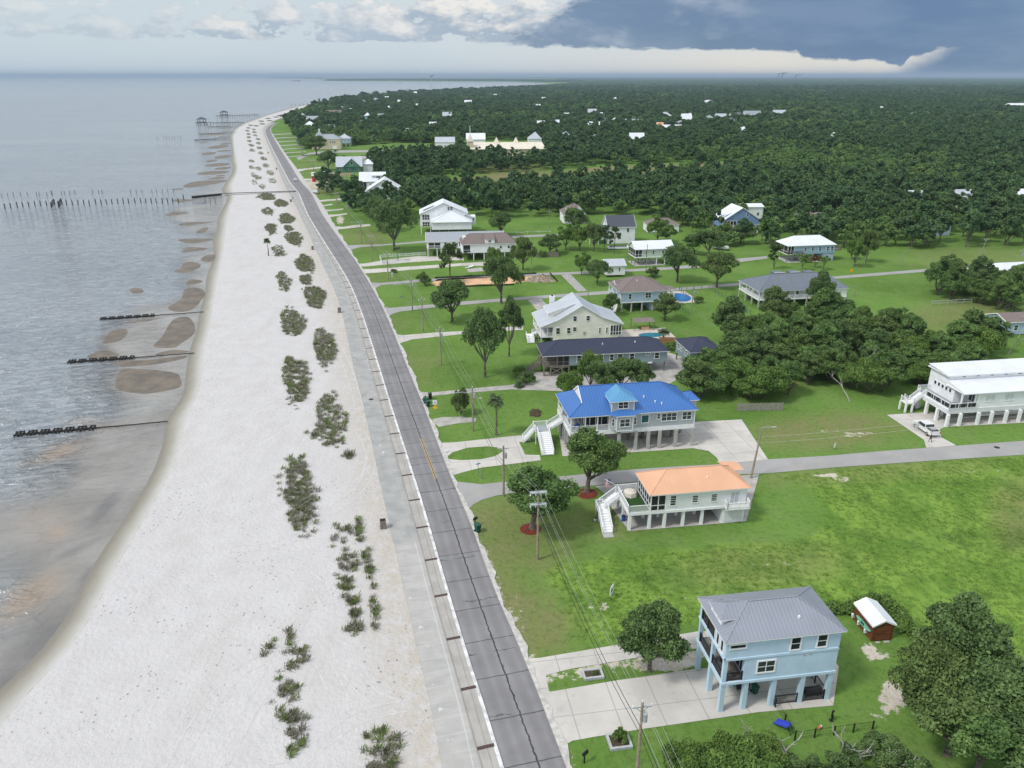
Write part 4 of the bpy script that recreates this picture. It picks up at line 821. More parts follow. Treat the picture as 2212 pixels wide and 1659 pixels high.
    def screen(s,face,off,u0,u1,z0,z1,n,m2=T_white,gl=None,mid=True,name='porch_screen'):
        b=MB()
        def bx(b,a0,a1,c0,c1,d0,d1):
            a_,c_=s.fp(face,off,a0,c0,d0),s.fp(face,off,a1,c1,d1); b.box(min(a_[0],c_[0]),max(a_[0],c_[0]),min(a_[1],c_[1]),max(a_[1],c_[1]),c0,c1)
        for i in range(n+1): c_=u0+(u1-u0)*i/n; bx(b,c_-.07,c_+.07,z0,z1,-.06,.06)
        bx(b,u0,u1,z1-.12,z1,-.055,.055); bx(b,u0,u1,z0,z0+.1,-.055,.055)
        if mid: bx(b,u0,u1,z0+.85,z0+.95,-.05,.05)
        f=s.part(name,b,m2); p=MB(); bx(p,u0,u1,z0,z1,-.01,.01); s.part('mesh_panel',p,gl or T_glassb,f); return f
    def rail(s,pts,h=1.,m=T_white,gap=.16,name='railing',parent=None,th=.05):
        b=MB()
        for a_,c_ in zip(pts,pts[1:]):
            a_,c_=Vector(a_),Vector(c_); L=(c_-a_).length; up=Vector((0,0,1))
            b.obox(a_+up*h,c_+up*h,.10,.07); b.obox(a_+up*.12,c_+up*.12,.05,.05); n=max(1,int(L/gap))
            for i in range(1,n): p=a_.lerp(c_,i/n); b.box(p.x-th/2,p.x+th/2,p.y-th/2,p.y+th/2,p.z+.12,p.z+h)
            k=max(1,int(L/2.2+.5))
            for i in range(k+1): p=a_.lerp(c_,i/k); b.box(p.x-.07,p.x+.07,p.y-.07,p.y+.07,p.z,p.z+h+.12)
        return s.part(name,b,m,parent)
    def stairs(s,a_,c_,w,m=T_white,mt=None,rails=True,h=.95,name='stairs'):
        a_,c_=Vector(a_),Vector(c_); d=c_-a_; hz=Vector((d.x,d.y,0)); L=hz.length; hz.normalize(); sd=Vector((-hz.y,hz.x,0)); n=max(2,int(abs(d.z)/.19)); b=MB()
        for i in range(n):
            p=a_+hz*(L*(i+.5)/n)+Vector((0,0,d.z*(i+.7)/n)); b.obox(p-sd*w/2,p+sd*w/2,L/n*1.05,.06); p2=p-hz*(L/n*.5)-Vector((0,0,.09)); b.obox(p2-sd*w/2,p2+sd*w/2,.03,.14)
        for k in (-1,1): b.obox(a_+sd*(w/2*k)-Vector((0,0,.05)),c_+sd*(w/2*k)-Vector((0,0,.15)),.07,.34)
        st=s.part(name,b,m)
        if rails:
            for k in (-1,1): s.rail([a_+sd*(w/2*k),c_+sd*(w/2*k)],h,m,parent=st,gap=.2)
        return st
    def posts(s,pts,z0,z1,w,m,name='post'):
        for x,y in pts: s.box(name,m,(x-w/2,x+w/2,y-w/2,y+w/2,z0,z1))
EX=[]
def vent(h,x,y,z): h.box('roof_vent',T_white,(x-.1,x+.1,y-.1,y+.1,z-.2,z+.25))
# ---- H1 light blue three storey house
h=Ho('beach_house','Tall pale blue stucco house on square piers with grey metal hip roof, nearest the camera','house',G(T(2,3,1842,590),9.2)*1.,8.5); h.e.location.z=0; h.o.z=0
h.excl(-.5,14,-1,8,1)
h.box('wall',W_blue,(2.95,12.8,.35,7.25,3.95,9.08),(.35,2.95,.35,3.3,7.0,9.08)); 
h.box('floor_band',stucco('blue_band',(.54,.70,.82)),(.25,12.9,.25,7.35,3.62,3.93),(.27,12.88,.27,.45,6.72,6.98),(.27,.45,.27,7.33,6.72,6.98),(12.7,12.88,.27,7.33,6.72,6.98))
h.box('porch_deck',T_floor,(.46,2.93,.46,7.2,3.94,4.0),(.46,2.93,3.32,7.2,6.9,7.0))
h.posts([(.6,.6),(.6,3.6),(.6,6.95),(3.1,.6),(6.2,.6),(9.4,.6),(12.5,.6),(12.5,3.8),(12.5,6.95),(3.1,6.95),(6.2,6.95),(9.4,6.95),(3.1,3.8)],0,3.6,.5,W_blue,'pier')
h.posts([(.55,.55),(.55,3.5),(.55,7.0)],3.94,6.71,.42,W_blue,'porch_column'); h.posts([(.55,7.0)],6.99,9.05,.42,W_blue,'porch_column')
h.box('porch_corner_wall',W_blue,(2.55,2.94,.36,.8,4.01,6.7))
for z in (4.0,):
    h.rail([(.75,.45,z),(2.5,.45,z)],1.,T_black,.13,'balcony_railing',th=.03); h.rail([(.45,.75,z),(.45,3.3,z)],1.,T_black,.13,'balcony_railing',th=.03); h.rail([(.45,3.7,z),(.45,6.8,z)],1.,T_black,.13,'balcony_railing',th=.03)
h.rail([(.45,3.5,7.0),(.45,6.8,7.0)],1.,T_black,.13,'balcony_railing',th=.03)
h.hip(0,13.15,0,7.6,9.25,11.15,R_grey,3.8,3.8)
h.roof([[(.30,2.2,10.35),(.30,5.4,10.35),(1.5,3.8,11.15)],[(.30,2.2,10.35),(3.2,2.2,10.37),(4.2,3.8,11.17),(1.5,3.8,11.15)],[(.30,5.4,10.35),(3.2,5.4,10.37),(4.2,3.8,11.17),(1.5,3.8,11.15)]],R_grey,'dormer_roof'); h.box('dormer_fascia',T_white,(.32,2.6,2.22,5.38,10.2,10.33))
h.box('dormer',T_white,(.55,2.4,2.5,5.1,9.3,10.19)); h.win('W',.55,3.2,9.92,.5,.3,1,1,tr=.04); h.win('W',.55,4.3,9.92,.5,.3,1,1,tr=.04)
h.win('S',.35,1.6,8.45,1.6,.38,1,1,tr=.16); h.win('S',.35,7.85,8.05,.95,1.45,1,2,tr=.16); h.win('S',.35,10.75,8.05,.95,1.45,1,2,tr=.16); h.win('S',.35,4.95,5.5,1.8,1.35,2,2,tr=.16)
h.win('W',.35,1.2,8.0,.5,1.4,1,1,tr=.14); h.win('W',.35,2.3,8.0,.5,1.4,1,1,tr=.14); h.win('W',2.95,2.,5.2,1.8,2.2,2,1,'sliding_door'); h.win('W',2.95,5.3,5.2,2.,2.2,2,1,'sliding_door'); h.win('W',2.95,5.3,8.0,2.,1.9,2,1,'sliding_door')
h.box('wall_vent',T_conc,(8.9,9.25,.30,.36,6.35,6.5),(9.6,9.8,.30,.36,6.4,6.55)); vent(h,8.6,1.7,10.1)
h.rail([(6.5,.5,.02),(9.15,.5,.02)],1.15,T_black,.12,'pier_fence',th=.03); h.rail([(9.7,.5,.02),(12.2,.5,.02)],1.15,T_black,.12,'pier_fence',th=.03); h.rail([(12.5,.9,.02),(12.5,6.8,.02)],1.15,T_black,.14,'pier_fence',th=.03); h.rail([(4.9,3,.02),(6.2,6.7,.02)],1.15,T_black,.16,'pier_fence',th=.03)
H1=h
def onh(h,x,y,z=0.03): return h.w(x,y,z)
def bin_(p,label,m=T_green,rz=0.,cat='bin',sc=1.,group=None):
    e_=empty('wheelie_bin',p,rz,label,cat,group); b=MB(); b.poly([(-.22,-.25,.05),(.22,-.25,.05),(.22,.25,.05),(-.22,.25,.05)][::-1])
    lo=[(-.22,-.24,.05),(.22,-.24,.05),(.22,.24,.05),(-.22,.24,.05)]; hi=[(-.30,-.34,1.0),(.30,-.34,1.0),(.30,.34,1.0),(-.30,.34,1.0)]
    for i in range(4): j=(i+1)%4; b.poly([lo[i],lo[j],hi[j],hi[i]])
    b.build('body',m,e_); l=MB(); l.box(-.32,.32,-.38,.36,1.0,1.07); l.obox((-.3,.38,1.0),(.3,.38,1.0),.06,.06); l.build('lid',m,e_)
    for sx in (-.3,.3):
        w=MB(); w.tube([(sx-.04,.27,.13),(sx+.04,.27,.13)],.13,10); w.build('wheel',T_black,e_)
    e_.scale=(sc,)*3; return e_
bin_(onh(h,5.3,2.4,.035),'Dark green wheelie bin between the piers of the pale blue house',rz=.3)
def simple_obj(name,p,label,cat,parts,rz=0.,group=None,scale=1.):
    e_=empty(name,p,rz,label,cat,group)
    for n_,m_,fn in parts: b=MB(); fn(b); b.build(n_,m_,e_)
    e_.scale=(scale,)*3; return e_
simple_obj('storage_box',onh(h,4.2,3.2,.035),'Black rounded storage box lying under the pale blue house','box',[('body',T_black,lambda b:b.tube([(-.55,0,.28),(.55,0,.28)],.28,10)),('latch',T_conc,lambda b:b.box(-.1,.1,-.32,-.27,.25,.38))],.2)
simple_obj('grill',onh(h,11.1,.95,.035),'Covered black grill behind the wire railing of the pale blue house','grill',[('cover',T_black,lambda b:(b.box(-.9,.9,-.35,.35,.45,1.0),b.tube([(-.9,0,1.0),(.9,0,1.0)],.34,10))),('leg',T_black,lambda b:(b.box(-.75,-.65,-.05,.05,0,.45))),('leg',T_black,lambda b:b.box(.65,.75,-.05,.05,0,.45))],.15)
simple_obj('outdoor_table',onh(h,1.7,1.6,4.01),'Patio table with a tan top on the corner balcony of the pale blue house','table',[('tabletop',T_wood,lambda b:b.box(-.45,.45,-.7,.7,.68,.75)),('leg',T_black,lambda b:b.tube([(-.35,-.6,0),(-.35,-.6,.68)],.03)),('leg',T_black,lambda b:b.tube([(.35,.6,0),(.35,.6,.68)],.03)),('leg',T_black,lambda b:b.tube([(.35,-.6,0),(.35,-.6,.68)],.03)),('leg',T_black,lambda b:b.tube([(-.35,.6,0),(-.35,.6,.68)],.03))])
for x_,y_,l_ in ((1.5,2.9,'Dark wicker chair on the middle of the pale blue house porch'),(1.4,5.3,'Dark wicker chair at the far end of the pale blue house porch')):
    simple_obj('chair',onh(h,x_,y_,4.01),l_,'chair',[('seat',T_black,lambda b:b.box(-.3,.3,-.3,.3,.35,.45)),('backrest',T_black,lambda b:b.box(.24,.3,-.3,.3,.45,.95)),('frame',T_black,lambda b:(b.box(-.3,-.25,-.3,-.25,0,.35),b.box(-.3,-.25,.25,.3,0,.35),b.box(.25,.3,-.3,-.25,0,.35),b.box(.25,.3,.25,.3,0,.35)))])
# ---- H2 white house, copper roof
o_=G(T(2,2,1190,965),5.9); o_.z=0
h=Ho('beach_house','White stilt house with salmon copper coloured metal roof and white corner stairs','house',o_,8.5); h.excl(-6,16,-1,8,1.5); H2=h
h.box('wall',W_white,(2.7,15.0,.4,6.6,2.75,5.74)); h.box('floor_skirt',T_white,(-2.85,2.69,.45,.6,2.5,2.98),(-2.85,-2.7,.6,7.1,2.5,2.98),(2.71,15.,.3,.39,2.6,3.),(-2.7,2.69,6.95,7.1,2.5,2.98))
h.box('porch_deck',T_deck,(.4,2.69,.61,6.6,2.85,2.95)); h.box('turf_deck',T_turf,(-2.69,.38,.62,6.9,2.86,2.97))
h.hip(0,15.45,0,7.0,5.9,8.1,R_copper,3.5,3.5)
h.roof([[(15.0,5.2,6.1),(16.6,5.2,6.1),(15.8,6.4,6.9),(12.5,6.4,7.2)]],R_copper,'rear_roof')
h.screen('S',.5,.45,2.65,3.,5.74,2); h.screen('W',.5,.6,6.5,3.,5.74,6)
h.posts([(-2.55,.7),(.45,.7),(2.75,.7),(5.6,.7),(8.5,.7)],0,2.6,.42,T_white,'post'); h.posts([(-2.55,3.9),(-2.55,6.8),(.45,6.3),(2.75,6.3),(5.6,6.3),(8.5,6.3),(.45,3.6),(2.75,3.6),(5.6,3.6),(8.5,3.6)],0,2.6,.38,T_white,'post')
h.box('garage',W_whiteS,(11.5,15.0,.5,6.5,0.02,2.74)); lv=MB(); [lv.box(11.8,14.8,.40,.49,.35+i*.17,.44+i*.17) for i in range(12)]; h.part('louvre',lv,T_white)
h.box('storage_wall',W_whiteS,(9.8,11.49,5.,6.5,0.02,2.6))
h.rail([(-2.75,6.2,2.98),(-2.75,.55,2.98),(.4,.55,2.98)],1.05,T_white,.15); h.rail([(-2.75,7.0,2.98),(.3,7.0,2.98)],1.05,T_white,.12); 
h.stairs((-5.6,4.9,1.75),(-2.8,6.0,3.0),1.5); h.box('stair_landing',T_white,(-6.5,-4.9,3.5,5.4,1.62,1.72)); h.stairs((-5.9,.3,.1),(-5.75,3.5,1.72),1.45); h.posts([(-6.4,3.6),(-5.,3.6),(-6.4,5.3),(-5,5.3)],0,1.62,.13,T_white,'landing_post'); h.rail([(-6.5,3.6,1.72),(-6.5,5.4,1.72),(-5.4,5.4,1.72)],.95)
h.box('step_slab',T_conc,(-6.7,-5.2,-.9,.25,.0,.07))
for x_,ny in ((3.75,4),(7.1,4),(10.0,4)): h.win('S',.4,x_,4.55,.8 if x_>3.8 else .8,1.55 if x_<4 else 1.1,1,ny)
h.win('S',.4,13.3,4.2,1.2,2.,2,1,'balcony_door',T_whiteglass) if 0 else h.win('S',.4,13.2,4.15,1.3,2.1,2,1,'balcony_door',mat('curtained_glass',(.5,.53,.55),.2,.1,2))
h.box('balcony',T_white,(11.7,15.3,-.75,.29,2.82,2.98)); h.rail([(11.75,.3,2.98),(11.75,-.7,2.98),(15.25,-.7,2.98),(15.25,.3,2.98)],1.,T_white,.12,'balcony_railing')
for i in (11.9,15.1): b=MB(); b.obox((i,.35,2.2),(i,-.5,2.8),.1,.1); h.part('bracket',b,T_white)
vent(h,9.3,1.9,7.05)
def cover(b):
    b.tube([(0,0,0),(0,0,.62),(0,0,.82)],[1.15,1.0,.55],8)
simple_obj('covered_table',h.w(-1.1,5.6,2.98),'Round patio table under a cream cover on the turf deck','table',[('cover',mat('cream_cover',(.66,.60,.53),.9,.06,2,bump=.03,bs=3),cover),('base',T_black,lambda b:b.tube([(0,0,0),(0,0,.3)],.2))])
fl=empty('flag',h.w(-2.85,7.05,3.95),0,'United States flag on a slanted pole at the deck corner of the copper roofed house','flag')
b=MB(); b.tube([(0,0,0),(-1.9,.2,1.0)],.035,6); b.build('pole',T_white,fl)
def usflag(par,hang,L,Hh,xdir,zoff):
    for i in range(13):
        b=MB(); x0=-1.75; 
        w=Hh/13
        for k in range(6):
            def pt(u,v): return (x0+ (v)*xdir[0]+.10*math.sin(u*5)+u*.15*xdir[0], .2+(v)*xdir[1]+.08*math.sin(u*4+v*3), zoff-u)
            b.poly([pt(L*k/6,w*i),pt(L*(k+1)/6,w*i),pt(L*(k+1)/6,w*(i+1)),pt(L*k/6,w*(i+1))])
        b.build('red_stripe' if i%2==0 else 'white_stripe',mat('flag_red',(.42,.02,.04),.8,.05) if i%2==0 else T_white,par)
    b=MB(); w=Hh*7/13
    for k in range(3):
        def pt2(u,v): return (x0+v*xdir[0]+.10*math.sin(u*5)+u*.15*xdir[0], .2+v*xdir[1]+.08*math.sin(u*4+v*3)-.02, zoff-u)
        b.poly([pt2(L*.4*k/3,Hh-w),pt2(L*.4*(k+1)/3,Hh-w),pt2(L*.4*(k+1)/3,Hh),pt2(L*.4*k/3,Hh)])
    b.build('blue_canton',mat('flag_blue',(.02,.03,.16),.8,.05),par)
    b=MB()
    for r_ in range(5):
        for c_ in range(6 if r_%2==0 else 5):
            u=L*.4*(c_+.7+(0 if r_%2==0 else .5))/6.6; v=Hh-w+w*(r_+.6)/5.3; p=pt2(u,v); b.poly([(p[0]-.018,p[1]-.03,p[2]),(p[0],p[1]-.03,p[2]-.02),(p[0]+.018,p[1]-.03,p[2]),(p[0],p[1]-.03,p[2]+.02)])
    b.build('star_field',T_white,par)
usflag(fl,1,1.5,.9,(.85,.3),.88)
# ---- H3 blue roofed house
o_=G((((2048+655*.34720)/1.8517,(1400+782*.34720)/1.8517)),7.1); o_.z=0
h=Ho('beach_house','Grey sided house on tall concrete piers with bright blue metal roof and dormer','house',o_,9); h.excl(-5,25,-1,12,1.5); H3=h
L_,W_=23.5,11.2; zr=10.6
h.roof([[(0,0,7.1),(L_,0,7.1),(18.1,5.6,zr),(2.8,5.6,zr),(2.8,2.5,8.66)],[(L_,W_,7.1),(0,W_,7.1),(2.8,W_-2.5,8.66),(2.8,5.6,zr),(18.1,5.6,zr)],[(0,W_,7.1),(0,0,7.1),(2.8,2.5,8.66),(2.8,W_-2.5,8.66)],[(L_,0,7.1),(L_,W_,7.1),(18.1,5.6,zr)]],R_blue,'roof',(0,L_,0,W_,7.1))
cp=MB(); [cp.obox(Vector(a_)+Vector((0,0,.02)),Vector(b_)+Vector((0,0,.02)),.2,.06) for a_,b_ in (((0,0,7.1),(2.8,2.5,8.66)),((L_,0,7.1),(18.1,5.6,zr)),((2.8,5.6,zr),(18.1,5.6,zr)),((L_,W_,7.1),(18.1,5.6,zr)))]; h.part('ridge_cap',cp,R_blue)
g=MB(); g.poly([(2.9,2.6,8.6),(2.9,W_-2.6,8.6),(2.9,5.6,zr-.08)]); g.obox((2.82,2.4,8.62),(2.82,5.6,zr+.03),.12,.25); g.obox((2.82,5.6,zr+.03),(2.82,W_-2.4,8.62),.12,.25); h.part('gable_wall',g,T_white)
h.box('wall',W_grey,(7.6,23.1,.45,10.8,4.15,6.94),(3.1,7.6,2.9,10.8,4.15,6.94)); h.box('corner_trim',T_white,(22.98,23.14,.40,.55,4.15,6.93),(7.52,7.66,.40,.55,4.15,6.93))
h.box('floor_skirt',T_white,(.35,23.12,.40,.44,3.3,4.14),(.35,.45,.45,10.8,3.3,4.14),(23.1,23.15,.44,10.8,3.3,4.14)); h.box('porch_deck',T_deck,(.46,7.59,.46,2.89,4.0,4.13),(.46,3.09,2.89,10.8,4.0,4.13))
h.screen('S',2.0,3.2,7.5,4.14,6.94,4,mid=False); h.posts([(.55,.55),(3.1,.55),(5.3,.55),(7.4,.55),(.55,3.2),(.55,7.6),(.55,10.6)],4.14,6.94,.2,T_white,'porch_column')
h.rail([(.55,.5,4.14),(7.4,.5,4.14)],1.,T_white,.14); h.rail([(.5,.6,4.14),(.5,5.2,4.14)],1.,T_white,.2); h.rail([(.5,7.2,4.14),(.5,10.7,4.14)],1.,T_white,.2)
h.screen('W',3.0,3.,10.6,4.14,6.94,5,mid=False)
# bay
b=MB(); bp=[(7.7,.44),(8.5,-.45),(11.4,-.45),(12.2,.44)]
for a_,c_ in zip(bp,bp[1:]): b.poly([(a_[0],a_[1],4.2),(c_[0],c_[1],4.2),(c_[0],c_[1],6.93),(a_[0],a_[1],6.93)])
b.poly([(x,y,4.2) for x,y in bp]); h.part('bay_wall',b,W_grey)
h.box('bay_trim',T_white,(8.5,11.4,-.5,.44,4.05,4.19),(8.43,8.57,-.5,-.40,4.2,6.93),(11.33,11.47,-.5,-.40,4.2,6.93))
h.roof([[(7.2,.0,7.12),(8.2,-.8,7.12),(8.9,.9,7.85)],[(8.2,-.8,7.12),(11.7,-.8,7.12),(11.0,.9,7.85),(8.9,.9,7.85)],[(11.7,-.8,7.12),(12.7,.0,7.12),(11.0,.9,7.85)]],R_blue,'bay_roof')
h.box('bay_fascia',T_white,(8.2,11.7,-.78,-.3,6.94,7.10),(7.8,8.3,-.4,-.02,6.95,7.09),(11.6,12.1,-.4,-.02,6.95,7.09))
h.win('S',-.45,9.95,5.65,1.7,1.35,2,2); h.win('S',.44,13.9,5.75,1.25,1.4,1,1,gl=mat('teal_blind',(.02,.10,.13),.3,.1)); h.win('S',.44,16.35,6.1,.5,.95,1,2); h.win('S',.44,18.3,5.85,2.7,1.4,3,2); h.win('S',.44,21.6,5.85,1.6,1.4,2,2)
for x_ in (7.95,11.95): h.win('S',.0,x_,5.7,.35,1.3,1,2)
# dormer
h.box('dormer',W_grey,(7.75,11.75,.55,4.5,7.4,9.42)); h.box('dormer_trim',T_white,(7.68,7.82,.5,.6,7.4,9.4),(11.68,11.82,.5,.6,7.4,9.4)); h.win('S',.55,9.8,8.6,1.7,1.15,2,2)
h.roof([[(7.25,.1,9.5),(12.25,.1,9.5),(9.75,2.3,10.7)],[(7.25,.1,9.5),(9.75,2.3,10.7),(9.75,5.4,10.75),(7.25,4.,9.55)],[(12.25,.1,9.5),(12.25,4.,9.55),(9.75,5.4,10.75),(9.75,2.3,10.7)]],metal('light_blue_metal_roof',(.10,.30,.52),(.03,.13,.30),.55,.5),'dormer_roof',(7.25,12.25,.1,3.4,9.5))
h.hip(23.0,25.4,4.2,8.2,7.1,8.1,R_blue,1.2,1.2,'side_roof'); h.box('side_room',W_grey,(23.11,25.0,4.6,7.8,4.2,6.9))
h.posts([(.5,-.0),(3.2,.1),(6.2,.1),(9.2,.1),(12.3,.1),(14.6,.1),(16.7,.1),(19.7,.1),(22.9,.1)],0,3.55,.5,T_conc,'pier'); h.posts([(.5,2.2),(.5,4.),(.5,5.8),(.5,7.6),(.5,9.4),(22.8,5.6),(22.8,10.6)],0,3.5,.42,T_conc,'pier'); h.posts([(x,y) for y in (4.2,7.6,10.6) for x in (4.,8.,12.2,15.,18.,20.5)],0,3.4,.4,T_wood,'pile')
h.box('under_room',W_grey,(15.,20.,7.,10.5,.05,3.4)) ; h.box('storage_box',mat('boat_white',(.6,.6,.58),.5,.1),(13.,18.,4.8,6.4,.4,1.5))
h.stairs((-2.4,6.3,2.5),(.3,6.3,4.1),1.5,T_white,rails=True); h.box('stair_landing',T_deck,(-4.9,-2.4,4.9,7.3,2.36,2.48)); h.stairs((-3.5,.3,.1),(-3.5,4.9,2.48),2.1); h.stairs((-6.9,6.6,.1),(-4.9,6.4,2.48),1.4)
h.rail([(-2.45,5.4,2.48),(-2.45,4.95,2.48)],1.); h.rail([(-2.45,7.3,2.48),(-4.85,7.3,2.48)],1.); h.rail([(-4.85,5.,2.48),(-4.85,5.6,2.48)],1.); h.posts([(-4.8,5.),(-4.8,7.2),(-2.5,5.),(-2.5,7.2),(-3.6,7.2)],0,2.36,.16,T_white,'landing_post')
for x_,y_ in ((14.2,2.8),(16.,1.8),(17.1,1.4)): vent(h,x_,y_,7.1+y_*.625+.1)
simple_obj('motorcycle',h.w(1.9,1.6,4.15),'Blue and white machine parked on the corner porch of the blue roofed house','motorcycle',[('body',mat('blue_paint',(.03,.12,.40),.3,.1),lambda b:(b.box(-.6,.5,-.15,.15,.45,.8),b.box(-.2,.2,-.2,.2,.8,1.0))),('wheel',T_black,lambda b:b.tube([(-.6,-.06,.3),(-.6,.06,.3)],.3,12)),('wheel',T_black,lambda b:b.tube([(.6,-.06,.3),(.6,.06,.3)],.3,12)),('handlebar',T_conc,lambda b:b.obox((.5,-.3,1.),(.5,.3,1.),.05,.05))],.4)
# ---- H4 white house at right
o_=G(T(3,2,1530,370)); h=Ho('beach_house','Long white stilt house cut by the right edge with wraparound deck and white metal roof','house',o_,8.5); h.excl(-4,34,-1,13,1.5); H4=h
h.box('wall',W_whiteS,(5.8,34,.4,10.6,3.6,6.45),(2.9,5.8,3.0,10.6,3.6,6.45)); 
lv=MB(); [lv.box(.1,34,.28,.39,2.5+i*.2,2.62+i*.2) for i in range(5)]; [lv.box(.05,.15,.4,9.,2.5+i*.2,2.62+i*.2) for i in range(5)]; h.part('louvre_skirt',lv,T_white); h.box('floor_skirt',T_white,(.16,34,.40,.5,2.45,3.55),(.16,.25,.5,9.,2.45,3.55)); 
h.box('porch_deck',T_deck,(.26,5.79,.5,2.99,3.45,3.56),(.26,2.89,2.99,10.,3.45,3.56),)
h.posts([(x,.05) for x in (0.2,2.8,6.6,9.4,12.5,15.4,18.4,21.5,24.5)]+[(.2,3.1),(.2,6.2),(.2,9.)],0,2.5,.5,T_white,'post'); h.posts([(x,5) for x in (2.8,6.6,9.4,12.5,15.4,18.4)],0,2.5,.4,T_white,'post')
for i,(a_,c_) in enumerate(((8.3,11.5),(11.9,14.6),(15.,17.8),(18.3,21.))): lv=MB(); [lv.box(a_,c_,2.6,2.7,.5+j*.22,.64+j*.22) for j in range(9)]; h.part('louvre',lv,T_white)
h.roof([[(2.5,-.1,6.55),(34,-.1,6.55),(34,5.2,7.4),(2.5,5.2,7.4)]],R_white,'lower_roof',(2.5,34,-.1,5.2,6.55)); h.box('clerestory',W_whiteS,(2.9,34,5.2,10.6,6.4,8.3)); 
for x_ in range(6,33,3): h.win('S',5.2,x_,7.95,.7,.22,1,1,tr=.04)
h.roof([[(2.4,4.8,8.35),(34,4.8,8.35),(34,11,8.75),(2.4,11,8.75)]],R_white,'upper_roof'); h.box('upper_fascia',T_white,(2.4,34,4.8,11,8.15,8.33))
b=MB(); b.poly([(2.6,.2,6.5),(2.6,5.2,7.35),(2.6,5.2,6.3),(2.6,.2,6.3)]); h.part('gable_wall',b,T_white)
h.posts([(2.7,.55),(5.5,.55)],3.57,6.4,.25,T_white,'porch_column')
h.rail([(.2,.2,3.57),(5.7,.2,3.57)],1.05,T_white,3.); h.rail([(.2,.2,3.57),(.2,7.2,3.57)],1.05,T_white,3.)
pn=[]
for i in range(5): h.box('glass_panel',T_glassb,(.4+i*1.08,1.3+i*1.08,.17,.21,3.75,4.5))
for i in range(5): h.box('glass_panel',T_glassb,(.17,.21,.5+i*1.3,1.6+i*1.3,3.75,4.5))
h.rail([(.3,9.8,3.57),(2.8,9.8,3.57)],1.05,T_white,.2); h.stairs((-2.,8.,1.95),(.2,8.3,3.5),1.3); h.box('stair_landing',T_white,(-3.6,-2.,7.2,9.2,1.83,1.93)); h.stairs((.8,9.6,.1),(-2.2,9.2,1.9),1.2); h.rail([(-3.5,7.3,1.93),(-3.5,9.1,1.93)],1.05,T_white,.3); h.rail([(-3.5,7.25,1.93),(-2.1,7.25,1.93)],1.05,T_white,.3); h.posts([(-3.5,7.3),(-3.5,9.1),(-2.1,7.3),(-2.1,9.1)],0,1.83,.3,T_white,'landing_post')
for i in range(5): h.win('W',2.9,4.2+i*1.1,5.6,.6,.7,1,1)
h.win('W',5.8,1.7,5.2,1.6,1.9,2,1)
h.win('S',.4,8.5,5.2,1.8,1.2,2,1,gl=mat('pale_blind',(.62,.66,.7),.4,.05)); h.win('S',.4,12.5,5.2,1.8,1.2,2,1,gl=MATS['pale_blind']); h.win('S',.4,17.,5.2,1.8,1.2,2,1,gl=MATS['pale_blind'])
# ---- H5 long teal house
o_=G(T(2,1,262,1420),4.9); o_.z=0; h=Ho('long_house','Long teal grey house on low piles with dark blue shingle hip roof and screened deck','house',o_,7); h.excl(-3,29,-1,9.5,1.5)
h.box('wall',W_teal,(6.2,28.4,.4,8.4,2.3,4.74)); h.hip(0,28.8,0,8.8,4.9,7.1,R_dark,4.4,4.4); h.box('porch_deck',T_wood,(.4,6.19,.4,8.4,2.2,2.35))
h.screen('S',.5,3.5,6.15,2.36,4.74,2,T_wood); h.posts([(.5,.5),(3.4,.5),(6.1,.5),(.5,4.),(.5,8.2)],2.35,4.74,.2,T_wood,'porch_column'); h.rail([(.5,.5,2.35),(3.4,.5,2.35)],.95,T_wood,.25); h.rail([(.5,.5,2.35),(.5,3.,2.35)],.95,T_wood,.25)
h.posts([(.5,.5),(2.,.5),(4.6,.5),(6.1,.5),(10,.8),(14,.8),(18,.8),(22,.8),(25.,.8),(28,.8),(.5,4.),(.5,8),(6,8),(12,8),(18,8),(24,8)],0,2.2,.26,T_wood,'pile')
b=MB(); b.obox((2.,.45,.5),(4.6,.45,1.9),.08,.15); b.obox((2.,.47,1.9),(4.6,.47,.5),.08,.15); b.obox((1.9,.44,2.0),(6,.44,2.0),.08,.18); b.obox((.5,.44,.35),(6,.44,.35),.08,.15); h.part('cross_brace',b,T_wood)
h.stairs((-3.0,3.2,.15),(.4,3.6,2.3),1.3,T_wood); 
for x_,w_,nx in ((8.8,1.9,2),(11.2,1.9,2),(13.2,1.,1),(15.7,.8,1),(17.6,1.,1),(20.3,1.,1),(26.0,1.,1)): h.win('S',.4,x_,3.85,w_,1.35,nx,2)
h.win('S',.4,24.0,4.3,.9,.4,2,1); h.box('ledge',T_white,(22.3,25.,.1,.39,2.15,2.35)); vent(h,14,2.6,6.3); vent(h,21.5,2.8,6.4)
# ---- H5b
o_=G(T(2,1,1405,1270),4.9); c_=math.radians(9); o_=Vector((o_.x+9.8*math.sin(c_),o_.y-9.8*math.cos(c_),0))
h=Ho('cottage','Small teal cottage on piles with dark hip roof, right of the long teal house','cottage',o_,9); h.excl(0,8,0,10,1)
h.box('wall',W_teal,(.35,7.6,.35,9.5,1.9,4.74)); h.hip(0,8.,0,9.8,4.9,6.9,R_dark,3.9,3.9); h.win('W',.35,7.6,3.8,1.2,1.1,2,2); h.win('W',.35,6.,3.6,.6,.6,1,1); h.win('W',.35,2.9,3.8,1.,1.1,1,2); h.posts([(.6,.6),(.6,4.8),(.6,9.2),(7.3,.6),(7.3,9.2)],0,1.9,.25,T_wood,'pile')
